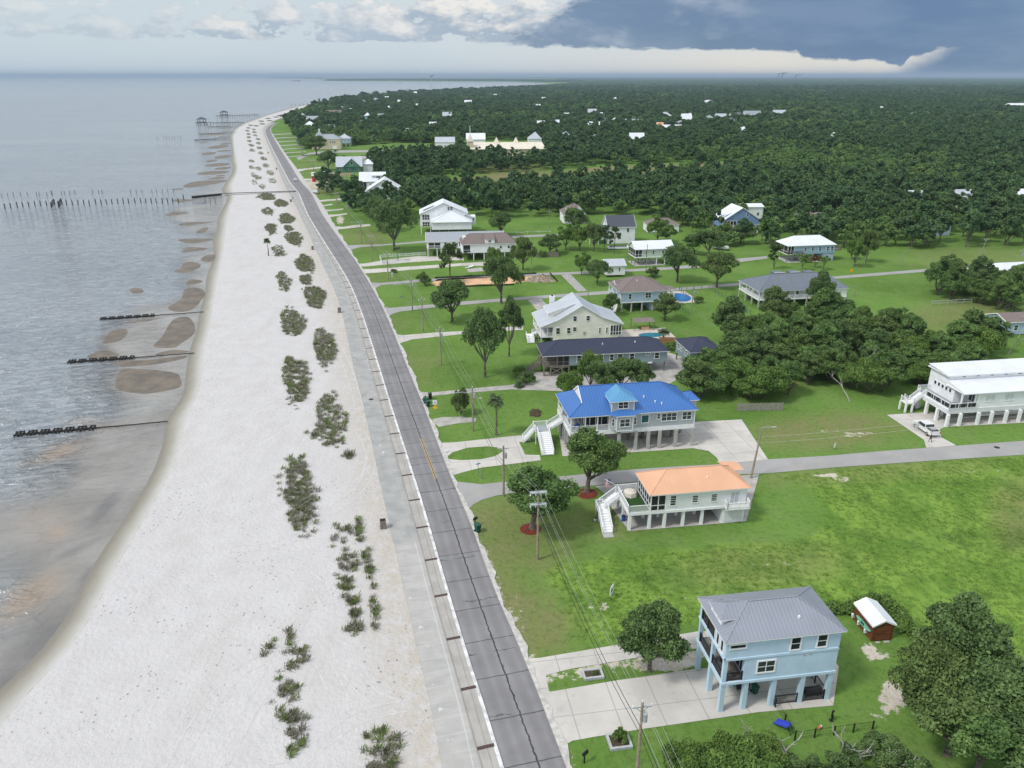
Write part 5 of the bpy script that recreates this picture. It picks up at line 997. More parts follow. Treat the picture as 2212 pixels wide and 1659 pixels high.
# ---- H6 cream gable house
o_=G(T(2,1,240,1165),4.6); o_.z=0; h=Ho('gable_house','Cream sided house with a broad grey metal gable roof, white chimney and long dormer','house',o_,8); h.excl(-3,22,-1,13,1.5)
prof=[(0,4.6),(4.6,6.3),(10.6,9.75),(15.8,6.5),(21.2,4.6)]
h.gable(0,21.2,-.3,12.3,4.6,9.75,R_silver,W_cream,'y',.35,prof=prof); h.box('wall',W_cream,(3.4,20.,.06,11.9,.9,4.5),(20.,20.8,3.,11.9,.9,4.5)); h.box('foundation',T_conc,(3.5,20.7,.2,11.8,0,.9))
b=MB(); b.poly([(.4,.04,4.35),(20.8,.04,4.35),(20.8,.04,4.65),(15.8,.04,6.42),(10.6,.04,9.65),(4.6,.04,6.22),(.4,.04,4.65)]); h.part('gable_wall',b,W_cream)
h.box('porch_deck',T_white,(.3,3.39,.1,11.9,1.7,1.85)); h.posts([(.45,.25),(.45,4),(.45,8),(.45,11.8),(2.,.25)],1.85,4.4,.2,T_white,'porch_column'); h.posts([(.45,.25),(.45,4),(.45,8),(.45,11.8)],0,1.7,.3,T_conc,'pier'); h.rail([(.4,.2,1.85),(3.3,.2,1.85)],1.,T_white,.2); h.rail([(.4,6.,1.85),(.4,11.8,1.85)],1.,T_white,.25); h.screen('W',3.35,.3,11.5,1.86,4.4,5)
h.stairs((-1.9,1.2,.1),(-1.9,4.,1.2),1.6); h.box('stair_landing',T_white,(-2.7,-1.1,4.,5.4,1.08,1.2)); h.stairs((-1.1,4.7,1.2),(.3,4.7,1.85),1.3)
h.screen('S',.0,17.9,20.7,1.6,4.3,4)
for x_,z_,w_,h_ in ((4.6,3.3,.9,1.5),(7.3,3.3,.8,1.4),(8.8,3.6,.8,1.),(15.2,3.,.35,1.4),(17.,3.,.35,1.4)): h.win('S',.04,x_,z_,w_,h_,1,2)
h.win('S',.02,8.8,6.3,.8,1.2,1,2); h.win('S',.02,12.1,6.3,.8,1.2,1,2)
h.roof([[(2.6,3.0,6.95),(2.6,10.2,6.95),(9.6,10.2,9.2),(9.6,3.0,9.2)]],R_silver,'dormer_roof'); h.box('dormer_fascia',T_white,(2.55,2.65,2.95,10.25,6.75,6.94))
b=MB(); [b.poly([(3.0,y_,5.6),(3.0,y_,7.0),(9.2,y_,9.0),(9.2,y_,8.9)]) for y_ in (3.3,9.9)]; b.poly([(3.0,3.3,5.5),(3.0,9.9,5.5),(3.0,9.9,7.0),(3.0,3.3,7.0)]); h.part('dormer_wall',b,W_cream)
for y_ in (4.2,6.6,9.): h.win('W',3.0,y_,6.4,.7,.8,2,1)
h.box('chimney',T_white,(4.5,5.7,10.6,11.6,6.,9.2)); h.box('chimney_cap',T_black,(4.9,5.3,10.9,11.3,9.2,9.5)); h.box('air_conditioner',T_conc,(12.,12.9,-1.,-.2,.05,1.)); h.box('air_conditioner',T_black,(13.4,14.4,-1.,-.2,.05,1.1)); h.box('meter_box',T_conc,(11.,11.5,-.1,.03,2.2,2.9))
# ---- H7 poolside house
o_=G(T(2,1,930,868),5.9); o_.z=0; h=Ho('stilt_house','Pale blue stilt house with brown hip roof beside the swimming pool','house',o_,9); h.excl(-3,18,-1,13,1.5)
h.box('wall',W_ltblue,(.9,14.,.4,12.,2.8,5.74)); h.hip(0,14.6,0,12.4,5.9,8.9,R_brown,6.2,6.2); h.box('floor_skirt',T_white,(.5,14.05,.34,.39,2.65,2.95))
h.posts([(1.,.6),(3.8,.6),(6.9,.6),(10,.6),(13.7,.6),(1,5),(1,9),(4,6),(7,6),(10,6),(13.7,6),(13.7,11.6)],0,2.8,.36,T_conc,'pier'); h.box('under_room',W_ltblue,(9.4,13.8,1.5,10.,.03,2.7)); h.posts([(.4,.5),(.4,4.),(.4,8.),(.4,11.8)],2.9,5.7,.2,T_white,'porch_column'); h.rail([(.3,3.,2.9),(.3,11.8,2.9)],1.,T_white,.25); h.stairs((-1.2,.8,.1),(.2,3.6,2.8),1.3); h.win('W',.9,2.,4.5,1.,1.3,1,2)
h.win('S',.4,3.2,4.5,.8,1.4,1,2); h.win('S',.4,8.5,4.6,1.6,1.4,2,2); h.win('S',.4,12.3,4.8,.9,1.,1,2); h.gable(.6,3.4,6.6,8.8,6.5,7.5,R_brown,T_white,'x',.2,'dormer_roof')
h.roof([[(14.6,3.,5.6),(17.6,3.,5.3),(17.6,7.,5.3),(14.6,7.,5.6)]],R_brown,'porch_roof'); h.box('porch_deck',T_wood,(14.05,17.4,3.1,6.9,2.7,2.85)); h.posts([(17.3,3.2),(17.3,6.8)],0,5.25,.16,T_white,'porch_column'); h.rail([(14.2,3.15,2.85),(17.3,3.15,2.85),(17.3,6.8,2.85)],1.,T_white,.25); vent(h,6.2,4.,8.); 
# ---- H8 long grey hip
o_=G(T(2,1,2135,862),5.); o_.z=0; h=Ho('stilt_house','Long white house on piers with grey hip roof and white balustraded verandas','house',o_,9); h.excl(-1,28,-1,14,1.5)
h.box('wall',W_white,(2.6,27.4,2.4,11.6,2.5,4.84),(19.,27.4,.4,2.39,2.5,4.84)); h.hip(0,27.8,0,13.9,5.,8.2,R_slate,6.9,4.6); h.box('veranda_deck',T_white,(.3,27.5,.3,13.6,2.25,2.5)); h.rail([(.4,13.4,2.5),(.4,.4,2.5),(19.,.4,2.5)],.95,T_white,.25)
h.posts([(.4,y) for y in (.4,5,9,13.4)]+[(x,.4) for x in (3.8,7.6,11.4,15.2,18.9)],2.5,4.84,.2,T_white,'veranda_column'); h.posts([(.5,y) for y in (.5,4.8,9,13.3)]+[(x,.5) for x in (3.8,7.6,11.4,15.2,19.,23.,27.)]+[(x,7) for x in (5,10,15,20,26)],0,2.25,.38,T_conc,'pier')
for x_ in (4.5,7.5,10.,13.,16.5): h.win('S',2.4,x_,3.8,.9,1.3,1,2)
for y_ in (4.,7.,10.): h.win('W',2.6,y_,3.7,1.2,1.5,2,1)
h.box('dormer',R_slate,(9,12,9.5,12,6.2,7.9),(14,17,9.5,12,6.2,7.9),(19,21.8,9.5,12,6.0,7.7)); h.box('dormer_trim',T_white,(8.9,12.1,9.4,9.5,7.8,7.95),(13.9,17.1,9.4,9.5,7.8,7.95))
# ---- H9 mint green
o_=G(T(2,1,1060,497),5.8); o_.z=0; h=Ho('stilt_house','Mint green house on tall timber posts with white metal gable roof and screened porch','house',o_,10); h.excl(-1,15,-1,9,1.5)
h.gable(0,14.6,-.2,8.2,5.8,8.0,R_white,W_mint,'x',.4); h.box('wall',W_mint,(2.9,14.2,.2,7.8,2.9,5.7)); h.screen('S',.25,.4,2.85,3.,5.7,2); h.screen('W',.45,.4,7.6,3.,5.7,3); h.box('floor_skirt',T_white,(.35,14.25,.12,.19,2.7,2.98),(.35,14.2,.2,7.8,2.7,2.88)); h.posts([(x,y) for x in (.5,2.9,5.6) for y in (.4,4,7.5)],0,2.7,.2,T_wood,'post'); h.posts([(x,y) for x in (8.4,11.4,14.) for y in (.4,7.5)],0,2.7,.26,T_white,'post'); h.win('S',.2,4.4,4.5,.6,1.2,1,2); h.win('S',.2,7.,4.5,.6,1.2,1,2); h.win('S',.2,10.5,4.5,.6,1.2,1,2); h.box('patio_slab',T_conc,(.2,11,-.6,8.,0,.06))
def simple(label,A,B,ze,W_,zr,kind,wm,rm,z0=2.6,ang=None,cat='house',name='house',axis='x',wins=3,posts=True,wy=.35,porch=False,ins=None,xs=None):
    a_,b_=G(A,ze),G(B,ze); b_=Vector((b_.x,a_.y,b_.z)) if a_.y>600 else b_; L=(b_-a_).length; an=math.degrees(math.atan2(b_.y-a_.y,b_.x-a_.x)) if ang is None else ang; a_.z=0
    h=Ho(name,label,cat,a_,an); h.excl(0,L,0,W_,2.5 if a_.y<700 else 3)
    x0=.35+(2.4 if porch else 0)
    h.box('wall',wm,(x0,L-.35,wy,W_-.35,z0,ze-.17))
    if porch: h.screen('S',wy,.4,x0-.05,z0,ze-.17,2); h.screen('W',.4,wy,W_-.4,z0,ze-.17,3); h.box('porch_deck',T_white,(.35,x0,wy,W_-.4,z0-.15,z0-.01))
    if kind=='hip': h.hip(0,L,0,W_,ze,zr,rm,ins,ins)
    elif kind=='flat': h.box('roof',rm,(0,L,0,W_,ze-.16,ze+.15))
    else: h.gable(0,L,0,W_,ze,zr,rm,wm,axis)
    if posts and z0>1:
        n=max(2,int(L/3.5)); h.posts([(.6+(L-1.2)*i/n,y) for i in range(n+1) for y in (.6,W_-.6)],0,z0,.3,T_white if wm is not W_teal else T_wood,'post')
    for i in range(wins): h.win('S',wy,x0+(L-x0-.35)*(i+.5)/wins,z0+(ze-z0)*.52,min(1.,L*.1),min(1.3,(ze-z0)*.5),1,2)
    if axis=='y' or kind=='hip': pass
    h.L=L; h.W=W_; return h
h=simple('Little white shed on low piles with pale metal gable roof, below the mint house',T(2,1,810,640),T(2,1,985,630),3.9,7.5,5.4,'gable',W_whiteS,R_silver,.7,8,'shed','shed',wins=0,posts=True); h.win('S',.35,4.8,2.6,.5,1.1,1,2)
h=simple('Long white stilt house with light grey shingle roof and corner balcony near the coast road',T(1,1,1465,428),T(1,1,2098,375),5.6,11,8.,'gable',W_whiteS,R_lgrey,2.9,6,wins=0,porch=False); 
h.screen('S',.3,1.,5.4,3.,5.1,2,gl=T_glassb); [h.win('S',.33,x_,4.4,.7,1.4,1,2) for x_ in (7.2,10.1,12.6)]; h.rail([(.9,.1,2.95),(5.5,.1,2.95)],1.,T_white,.25); h.posts([(.8,.3),(5.6,.3)],0,2.9,.6,T_conc,'pier')
h=simple('White stilt house with brown shingle hip roof and a square dormer tower',T(1,1,1775,455),T(2,1,42,440),6.,10.5,8.9,'hip',W_whiteS,R_brown,2.8,8.5,wins=0,ins=3.4); L_=h.L
h.screen('S',.32,.6,3.2,3.,5.8,1); h.box('tower',W_whiteS,(8.6,12.,.30,4.,2.8,7.6)); h.roof([[(8.4,0.1,7.6),(12.2,0.1,7.6),(12.2,5.,8.95),(8.4,5.,8.95)]],R_brown,'tower_roof'); h.win('S',.30,10.2,6.9,.9,.8,2,1); h.win('S',.3,10.2,4.6,.9,.5,2,1); h.win('S',.35,14.2,4.6,.7,.9,1,1); h.win('S',.35,17.1,4.6,.7,.9,1,1); h.box('dormer',T_white,(1.,3.2,5.4,7.6,6.6,7.8))
h=simple('Tall white three storey house with silver gable roof facing the road',T(1,1,1410,190),T(1,1,1768,225),8.5,12,13.,'gable',W_whiteS,R_white,3.2,6,axis='y',wins=0,porch=False); L_=h.L
h.win('S',.3,L_*.60,10.5,.8,1.2,1,2); h.win('S',.3,L_*.66,10.5,.8,1.2,1,2); h.screen('S',.3,1.2,4.2,6.0,8.2,3); h.screen('S',.3,1.2,4.2,3.2,5.2,3); h.win('S',.33,L_-2.3,7.,.9,1.3,1,2); h.win('S',.33,L_-1.1,7.,.9,1.3,1,2)
h.box('side_room',W_whiteS,(L_,L_+3.2,3.,8.,3.2,6.6)); h.win('S',3.,L_+2.3,5.6,.6,1.,1,2); h.box('front_wing',W_whiteS,(5.,L_+1.,-5.5,.2,2.8,5.8)); h.hip(4.6,L_+1.4,-6,1.5,5.9,10.,R_white,(L_-3.2)/2-.3,(L_-3.2)/2-.3,'front_roof'); h.roof([[(1.2,2.,9.6),(1.2,7.,9.6),(6.,7.,11.6),(6.,2.,11.6)]],R_white,'dormer_roof'); h.box('dormer',T_white,(1.6,4.5,2.3,6.7,8.6,9.55)); h.rail([(.3,.1,3.2),(.3,11.8,3.2)],1.,T_white,.3)
h=simple('White two storey house with dark slate gable roof and side porch',T(2,1,826,307),T(2,1,1078,302),6.6,9.5,10.6,'gable',W_whiteS,R_dslate,.1,8,wins=0,posts=False); L_=h.L
h.win('S',.35,L_*.72,5.3,.9,1.4,1,2); h.win('W',.35,4.7,8.,.8,1.2,1,2); h.hip(-7.5,0.3,-.5,7.,5.8,7.0,R_dslate,2.,.0,'porch_roof'); h.screen('S',-.1,-7.,-.2,3.,5.6,4,gl=T_glassb); h.posts([(-7,0),(-3.5,0),(-7,6.5)],0,3.,.25,T_white,'post')
h=simple('Brown shingled hip roofed house with white dormers at the edge of the wood',T(2,1,440,190),T(2,1,640,185),4.6,12,8.6,'hip',W_whiteS,R_brown,.3,5,posts=False,wins=3); L_=h.L; h.gable(2.,4.4,.8,6.,6.1,7.5,R_brown,T_white,'y',.15,'dormer_roof'); h.gable(L_-4.6,L_-1.6,.8,6.,6.1,7.8,R_brown,T_white,'y',.15,'dormer_roof'); h.win('S',1.,3.2,5.6,.8,1.,1,2)
h=simple('Low grey roofed white cottage half hidden by trees',T(2,1,1170,285),T(2,1,1440,315),3.4,9,5.6,'hip',W_whiteS,R_brown,.2,4,cat='cottage',name='cottage',posts=False,wins=2)
h=simple('Royal blue gabled house with white trim and pale metal roof',T(2,1,1825,248),T(2,1,2165,248),6.,12,11.2,'gable',W_royal,R_white,2.8,8,axis='y',wins=0); L_=h.L
h.win('S',.33,L_*.65,8.2,.9,1.2,1,2); h.screen('S',.3,.6,6.,3.,5.8,4,gl=T_royalg if 0 else T_glassb); h.roof([[(1.5,2.,7.6),(1.5,6.5,7.6),(7.,6.5,10.),(7.,2.,10.)]],R_white,'dormer_roof'); h.box('dormer',W_royal,(2.,5,2.3,6.2,6.6,7.9)); h.rail([(.4,.2,3.),(L_-.4,.2,3.)],1.,T_white,.3)
simple('White flat roofed box house deep in the trees',T(2,1,2003,130),T(2,1,2190,130),7.,8,8.,'gable',W_whiteS,R_white,.2,6,wins=2,posts=False)
h=simple('Brown roofed low white house under the trees',T(3,1,265,225),T(3,1,545,262),3.6,9,5.6,'gable',W_whiteS,R_brown,.3,-6,wins=0,posts=False); [h.win('S',.35,x_,2.4,.8,1.2,1,2) for x_ in (3.,4.4,5.8,11.)]
h=simple('Sky blue stilt house with white metal hip roof and open timber decks',T(3,1,172,468),T(3,1,642,475),5.9,9.5,8.6,'hip',W_sky,R_white,2.8,8.6,wins=0,ins=4.5,posts=False,porch=True); L_=h.L
h.box('under_room',W_ltblue,(L_-5.,L_-.5,.5,6.,.05,2.8)); h.win('S',.5,L_-2.8,1.6,.9,.6,1,1); h.posts([(x,y) for x in (.5,2.5,5.,8.,11.,14.) for y in (.5,9)],0,2.8,.22,T_wood,'pile'); [h.win('S',.35,x_,4.5,.8,1.4,1,2) for x_ in (7.,9.8,12.6,15.6,L_-1.5)]; h.box('side_deck',T_wood,(L_,L_+3,2,6,3.3,3.5)); h.rail([(L_,2,3.5),(L_+3,2,3.5),(L_+3,6,3.5)],1.,T_wood,.3); h.rail([(.3,.2,2.9),(6.,.2,2.9)],1.,T_wood,.3); h.stairs((9.5,-1.,.1),(5.5,-1.,2.8),1.2,T_wood); h.box('porch_slab',T_conc,(.3,16,-.5,9.,0,.06))
h=simple('White roofed house at the right edge, upper part of the picture behind the oaks',(2155,595),(2290,585),4.6,14,6.8,'hip',W_white,R_white,.3,9,wins=3,posts=False)
h=simple('White walled garage with brown roof cut by the right edge',(2176,697),(2260,690),3.6,8,5.,'gable',W_ltblue,R_brown,.2,9,cat='garage',name='garage',wins=2,posts=False)
h=simple('Blue flat topped house with white lower block in the far right wood',T(3,1,1305,10),T(3,1,1432,12),9.,9,9.5,'flat',W_royal,R_white,4.5,8,wins=2,posts=False); h.box('lower_block',W_whiteS,(-.6,15.,-.8,8.,.1,4.5)); h.box('lower_roof',R_white,(9,15.2,-1,8.2,4.5,4.7))
h=simple('White two storey cottage with grey roof and square dormer in the far right wood',T(3,1,1655,70),T(3,1,1818,85),6.5,9,11.,'gable',W_whiteS,R_silver,2.5,6,wins=3); h.box('dormer',T_white,(3.,6.5,1.6,5,7.6,9.4)); h.win('S',1.6,4.8,8.6,1.8,.8,3,1); h.roof([[(2.7,1.2,9.4),(6.8,1.2,9.4),(6.8,5.2,10.4),(2.7,5.2,10.4)]],R_silver,'dormer_roof')
simple('Blue and white house cut by the right edge above the wood',(2200,424),(2260,420),6.5,9,9.5,'hip',W_sky,R_white,2.5,9,wins=2)
simple('Sheet of blue roofed shed glimpsed in the right hand wood',T(3,1,1455,278),T(3,1,1540,262),5.,4.5,6.2,'gable',W_ltblue,R_white,.1,9,cat='shed',name='shed',wins=0,posts=False)
# beyond the clearing
def K4(x,y): return ((1150+x*.24864)/1.8517,(380+y*.24864)/1.8517)
h=simple('White two storey house with standing seam roof and square dormer near the construction site',K4(1150,1395),K4(1560,1370),8.,12,12.5,'gable',W_whiteS,R_white,3.,7,wins=0); L_=h.L; h.screen('S',.3,.4,4.,3.4,7.8,2); h.win('S',.33,6.4,5.8,1.,1.7,1,2); h.win('S',.33,8.2,5.8,1.,1.7,1,2); h.box('dormer',T_white,(7.,14.,2.,7.,9.2,11.)); h.roof([[(6.5,1.5,11.),(14.5,1.5,11.),(14.5,6.5,12.4),(6.5,6.5,12.4)]],R_white,'dormer_roof'); h.win('S',2.,10.5,10.1,2.,.9,3,1)
h=simple('White gable fronted wing house touching the trees, nearer than the dormered one',K4(1245,1555),K4(1700,1490),7.,14,13.,'gable',W_whiteS,R_white,3.,7,axis='y',wins=0); L_=h.L; h.win('S',.33,L_*.72,8.2,1.2,1.7,1,2); h.win('S',.33,L_*.80,8.2,1.2,1.7,1,2); h.screen('S',.32,1.,6.,3.2,6.6,4)
h=simple('Unfinished house with green sheathing walls under a pale gable roof on concrete piers',K4(775,1155),K4(1200,1140),10.,12,15.5,'gable',W_green,R_silver,6.4,7,axis='x',wins=3,posts=False); L_=h.L
h.gable(4.5,L_-1.,-.8,10.,10.3,15.,R_silver,W_green,'y',.3,'front_gable'); h.win('S',-.5,(4.5+L_-1)/2,12.2,1.2,2.,1,1); h.box('porch_beam',mat('ochre_beam',(.55,.42,.25),.8,.1),(0,10.5,-1.4,-.9,4.9,6.3),(-.2,.3,-1.4,12,4.9,6.3)); h.posts([(.2,-1.1),(5.,-1.1),(10.2,-1.1),(.2,5),(.2,11),(15,0),(L_-.5,.3),(15,8),(L_-.5,11)],0,6.4,.7,T_conc,'pier'); h.posts([(.2,-.6),(.2,5),(4.5,-.6)],6.4,10.,.3,T_wood,'porch_column')
h.box('rear_wing',W_white,(L_,L_+6.,4.,14.,6.,11.)); h.hip(L_-.4,L_+6.5,3.5,14.5,11.,13.5,R_white,3.,3.,'rear_roof'); h.posts([(L_+5.5,4.5),(L_+2.5,4.5)],0,6.,.5,T_white,'post')
h=simple('Large cream walled house with brown grey roof and cupola by the live oak',K4(372,712),K4(845,712),9.,14,13.,'hip',W_tan,R_lgrey,.2,5,wins=0,posts=False); L_=h.L; [h.win('S',.33,L_*f,6.4,.9,2.,2,1,gl=T_black) for f in (.64,.72,.80)]; h.box('tower',W_tan,(L_*.34,L_*.48,-.8,4,6,10.)); h.win('S',-.8,L_*.41,8.6,1.,1.5,1,2); h.hip(L_*.05,L_*.48,-.5,12,9.3,16.,R_lgrey,6.,6.,'tower_roof'); h.box('chimney',T_white,(L_*.26,L_*.30,5,6.4,15.,17.5)); h.box('garage_door',T_white,(L_*.72,L_*.86,.25,.34,.3,3.2))
h=simple('Pale violet white hip roofed house on stilts right of the cream walled house',K4(790,700),K4(1030,690),7.5,14,11.5,'hip',W_ltblue,R_silver,3.2,5,wins=4)
FARH=[((178,340),(335,330),7,9,11,'hip','W_ltblue','R_silver','Blue and white pyramid roofed house on the shore side of the village'),((285,430),(540,415),8,22,14.5,'gable','W_white','R_lgrey','Big pale house with long grey gable roof in the shore village'),((245,500),(460,495),8,12,13,'hip','W_royal','R_white','White roofed blue walled house in front of the big pale one'),((475,520),(690,545),5,10,8,'hip','W_white','R_lgrey','Long low grey roofed annex beside the blue walled house'),
((575,300),(745,325),7,12,12,'gable','W_tan','R_brown','Brown and tan gabled house among dark trees in the village'),((765,352),(812,352),6,8,8,'gable','W_white','R_white','Tiny white shed roof in the village trees'),((1228,330),(1337,325),10,10,14,'hip','W_sky','R_white','Blue and white tower like house with wide balcony in the trees'),((668,420),(760,420),5,10,8,'hip','W_white','R_dslate','Dark roofed white cottage among the village trees'),
((890,205),(1125,160),8,16,12,'hip','W_white','R_white','Long white roofed house showing above the shoreline trees'),((970,245),(1045,240),6,9,9,'gable','W_white','R_white','Small white house below the long white roofed one'),((1345,80),(1500,75),8,18,13,'hip','W_tan','R_lgrey','Tan roofed house cluster on the skyline of the point, left half'),((1500,60),(1560,58),8,18,13,'hip','W_white','R_lgrey','Grey roofed house of the cluster on the point, right half'),((1560,50),(1650,45),8,18,12,'gable','W_white','R_white','White roofed house at the right end of the point cluster'),((1178,100),(1258,98),7,12,10,'hip','W_white','R_lgrey','White house at the water edge of the point'),((1765,108),(1825,105),7,12,11,'gable','W_white','R_white','Lone white gable in the middle of the far wood'),((2060,175),(2110,172),7,12,11,'gable','W_white','R_white','Second lone white gable in the far wood'),((1445,335),(1530,340),7,10,10,'gable','W_tan','R_lgrey','Tan gabled house half sunk in the trees'),((1095,450),(1165,465),6,10,9,'gable','W_tan','R_brown','Weathered tan cottage in the trees'),((1880,545),(2015,545),7,8,7.4,'flat','W_white','R_white','White cubic house with flat roof in the trees'),((1600,205),(1640,205),7,12,10,'gable','W_white','R_white','White roof peeking from the far trees')]
def K2(x,y): return (553+x*.25,y*.25)
def K3(x,y): return (1106+x*.25,y*.25)
def K3b(x,y): return (1659+x*.25,y*.25)
F2=[(K2,(1545,1228),(1720,1225),7,14,11,'gable','W_white','R_silver','White gabled house with verandas near the church lot'),(K2,(1815,1205),(1985,1200),9,14,14,'gable','W_white','R_white','White porticoed house beside the church spire'),(K2,(1360,808),(1400,806),8,20,14,'gable','W_white','R_white','White house on the tip of the point'),(K2,(1410,810),(1465,808),8,20,14,'hip','W_white','R_lgrey','Grey roofed house on the tip of the point'),(K2,(1800,882),(1870,878),8,16,12,'gable','W_white','R_white','Long low white building in the distant wood'),(K2,(1610,1000),(1675,1010),7,12,12,'gable','W_white','R_silver','Grey roofed gable right of centre in the wood'),(K2,(1495,1085),(1560,1085),6,12,10,'gable','W_white','R_white','White gabled shed beside a pale tree'),(K2,(2055,822),(2080,822),7,14,10,'gable','W_white','R_white','Speck of white roof in the far wood'),
(K3,(140,1200),(262,1205),7,14,13,'hip','W_white','R_silver','Grey hip roofed house directly behind the church hall'),(K3,(425,1165),(500,1162),10,10,13,'hip','W_white','R_lgrey','Slim tower like white house in the wood'),(K3,(218,1075),(305,1072),8,12,12,'gable','W_white','R_white','White box house above the church hall'),(K3,(368,1065),(412,1065),7,9,11,'gable','W_white','R_white','Small white gable right of the white box house'),(K3,(635,1092),(765,1090),7,14,12,'gable','W_white','R_white','Bright white roof in the middle distance row, first'),(K3,(755,1055),(850,1052),7,14,12,'hip','W_white','R_lgrey','Grey hip roof in the middle distance row, second'),(K3,(855,1052),(915,1045),7,12,12,'hip','W_white','R_white','White hip roof in the middle distance row, third'),(K3,(918,1050),(990,1048),7,10,10,'gable','W_white','R_silver','Low silver roof in the middle distance row, fourth'),(K3,(1038,1050),(1128,1048),7,10,10,'gable','W_white','R_lgrey','Long grey roof in the middle distance row, fifth'),(K3,(1235,1090),(1315,1090),7,12,11,'gable','W_tan','R_copper','Only orange roofed house in the far wood'),(K3,(1310,1112),(1388,1085),7,12,11,'gable','W_white','R_white','White slanting roof right of the orange roof'),(K3,(1278,1000),(1365,995),7,14,12,'hip','W_white','R_silver','Grey roofed villa above the orange roof'),(K3,(1470,1030),(1540,1025),7,14,14,'gable','W_white','R_white','Tall white gable in the right hand house cluster'),(K3,(1540,1010),(1630,1035),7,14,12,'gable','W_white','R_white','Twin white roof beside the tall white gable'),(K3,(1420,1065),(1510,1062),7,12,10,'hip','W_sky','R_lgrey','Blue grey house in front of the tall white gable'),(K3,(1678,1020),(1740,1018),7,12,11,'hip','W_tan','R_lgrey','Tan grey hip roofed house right of the cluster'),(K3,(1765,1015),(1845,1012),7,12,12,'gable','W_white','R_silver','Grey gabled house in the right hand group, middle'),(K3,(1868,1042),(1930,1040),7,12,11,'hip','W_white','R_slate','Slate roofed house in the right hand group, lower'),(K3,(1890,1005),(1972,1003),7,12,12,'gable','W_white','R_slate','Slate gabled house in the right hand group, upper'),(K3,(2010,995),(2095,985),7,12,13,'gable','W_white','R_lgrey','Steep grey gabled house at the right end of the group'),(K3,(1990,1130),(2065,1140),7,12,11,'gable','W_white','R_white','Isolated bright white roof right of the group'),(K3,(1658,885),(1730,882),7,14,12,'hip','W_white','R_white','Wide white roof far off in the wood'),(K3,(1022,1210),(1142,1205),7,13,13,'gable','W_white','R_white','Nearest bright white metal roof inside the forest'),(K3,(678,1200),(755,1195),6,10,10,'hip','W_white','R_silver','Pale low roof between the tower house and the bright roof'),(K3,(190,925),(245,922),7,14,12,'gable','W_white','R_white','White gables far behind the church hall'),(K3,(660,970),(718,962),7,14,12,'gable','W_white','R_silver','Pale roof above the middle distance row'),(K3,(765,990),(820,985),7,12,10,'gable','W_white','R_white','White roof above the middle distance row, right one'),(K3,(450,1000),(490,995),6,12,10,'gable','W_tan','R_white','Cream roof half lost in the far trees'),(K3,(255,858),(292,856),7,16,12,'gable','W_white','R_white','White spot of a house near the bay shore'),(K3,(860,855),(895,853),7,16,11,'gable','W_white','R_white','White spot of a house in the far middle wood'),(K3b,(580,1175),(625,1180),7,12,10,'gable','W_white','R_white','Lone bent white roof in the right hand forest'),(K3b,(950,945),(1000,942),7,14,12,'hip','W_white','R_white','White roof in the upper right forest'),(K3b,(45,980),(90,970),7,12,12,'gable','W_white','R_silver','Silver roof at the left of the upper right forest'),(K3b,(1250,985),(1305,983),7,12,10,'hip','W_tan','R_lgrey','Faint tan roof in the upper right forest'),(K3b,(2080,910),(2212,908),7,14,11,'gable','W_white','R_white','Long white roof at the far right edge')]
GL=globals()
for (a_,b_,ze,W_,zr,k_,wm,rm,lb) in FARH: simple(lb,K4(*a_),K4(*b_),ze,W_,zr,k_,GL[wm],GL[rm],.3,cat='house',name='village_house',wins=3,posts=False,ang=None if abs(a_[1]-b_[1])<16 else 4)
for (K,a_,b_,ze,W_,zr,k_,wm,rm,lb) in F2: simple(lb,K(*a_),K(*b_),ze,W_,zr,k_,GL[wm],GL[rm],.3,cat='house',name='village_house',wins=3,posts=False,ang=3)
# church hall
a_=K2(1845,1240); b_=K3(272,1225); p0,p1=G(a_,9.5),G(b_,9.5); p1=Vector((p1.x,p0.y+4,p1.z)); L_=(p1-p0).length; p0.z=0
h=Ho('church','Long cream church hall with broad pale roof and white spire at its left end','church',p0,math.degrees(math.atan2(p1.y-G(a_,9.5).y,p1.x-p0.x))); h.excl(0,L_,-16,20,4)
h.box('wall',W_tan,(0,L_,-14,16,0,6.)); h.roof([[(-.5,-15,6.1),(L_+.5,-15,6.1),(L_-2,0,10.5),(2,0,10.5)],[(-.5,17,6.1),(L_+.5,17,6.1),(L_-2,0,10.5),(2,0,10.5)],[(-.5,-15,6.1),(2,0,10.5),(-.5,17,6.1)],[(L_+.5,-15,6.1),(L_-2,0,10.5),(L_+.5,17,6.1)]],R_cream)
h.box('tower',W_tan,(-2,3,-12,-7,0,12)); h.roof([[(-2.4,-12.4,12),(3.4,-12.4,12),(.5,-9.5,18)],[(3.4,-12.4,12),(3.4,-6.6,12),(.5,-9.5,18)],[(3.4,-6.6,12),(-2.4,-6.6,12),(.5,-9.5,18)],[(-2.4,-6.6,12),(-2.4,-12.4,12),(.5,-9.5,18)]],R_cream,'spire'); b=MB(); b.tube([(.5,-9.5,17.5),(.5,-9.5,24)],.25,6); h.part('finial',b,T_white)
for x_ in (.36,.62): h.roof([[(L_*x_-2.6,-3,9.6),(L_*x_+2.6,-3,9.6),(L_*x_,0,14.6)],[(L_*x_+2.6,-3,9.6),(L_*x_+2.6,3,9.6),(L_*x_,0,14.6)],[(L_*x_-2.6,3,9.6),(L_*x_-2.6,-3,9.6),(L_*x_,0,14.6)],[(L_*x_+2.6,3,9.6),(L_*x_-2.6,3,9.6),(L_*x_,0,14.6)]],R_cream,'roof_lantern')
h.win('S',-14,6,3,2,2,2,1); h.win('S',-14,12,3,2,2,2,1)
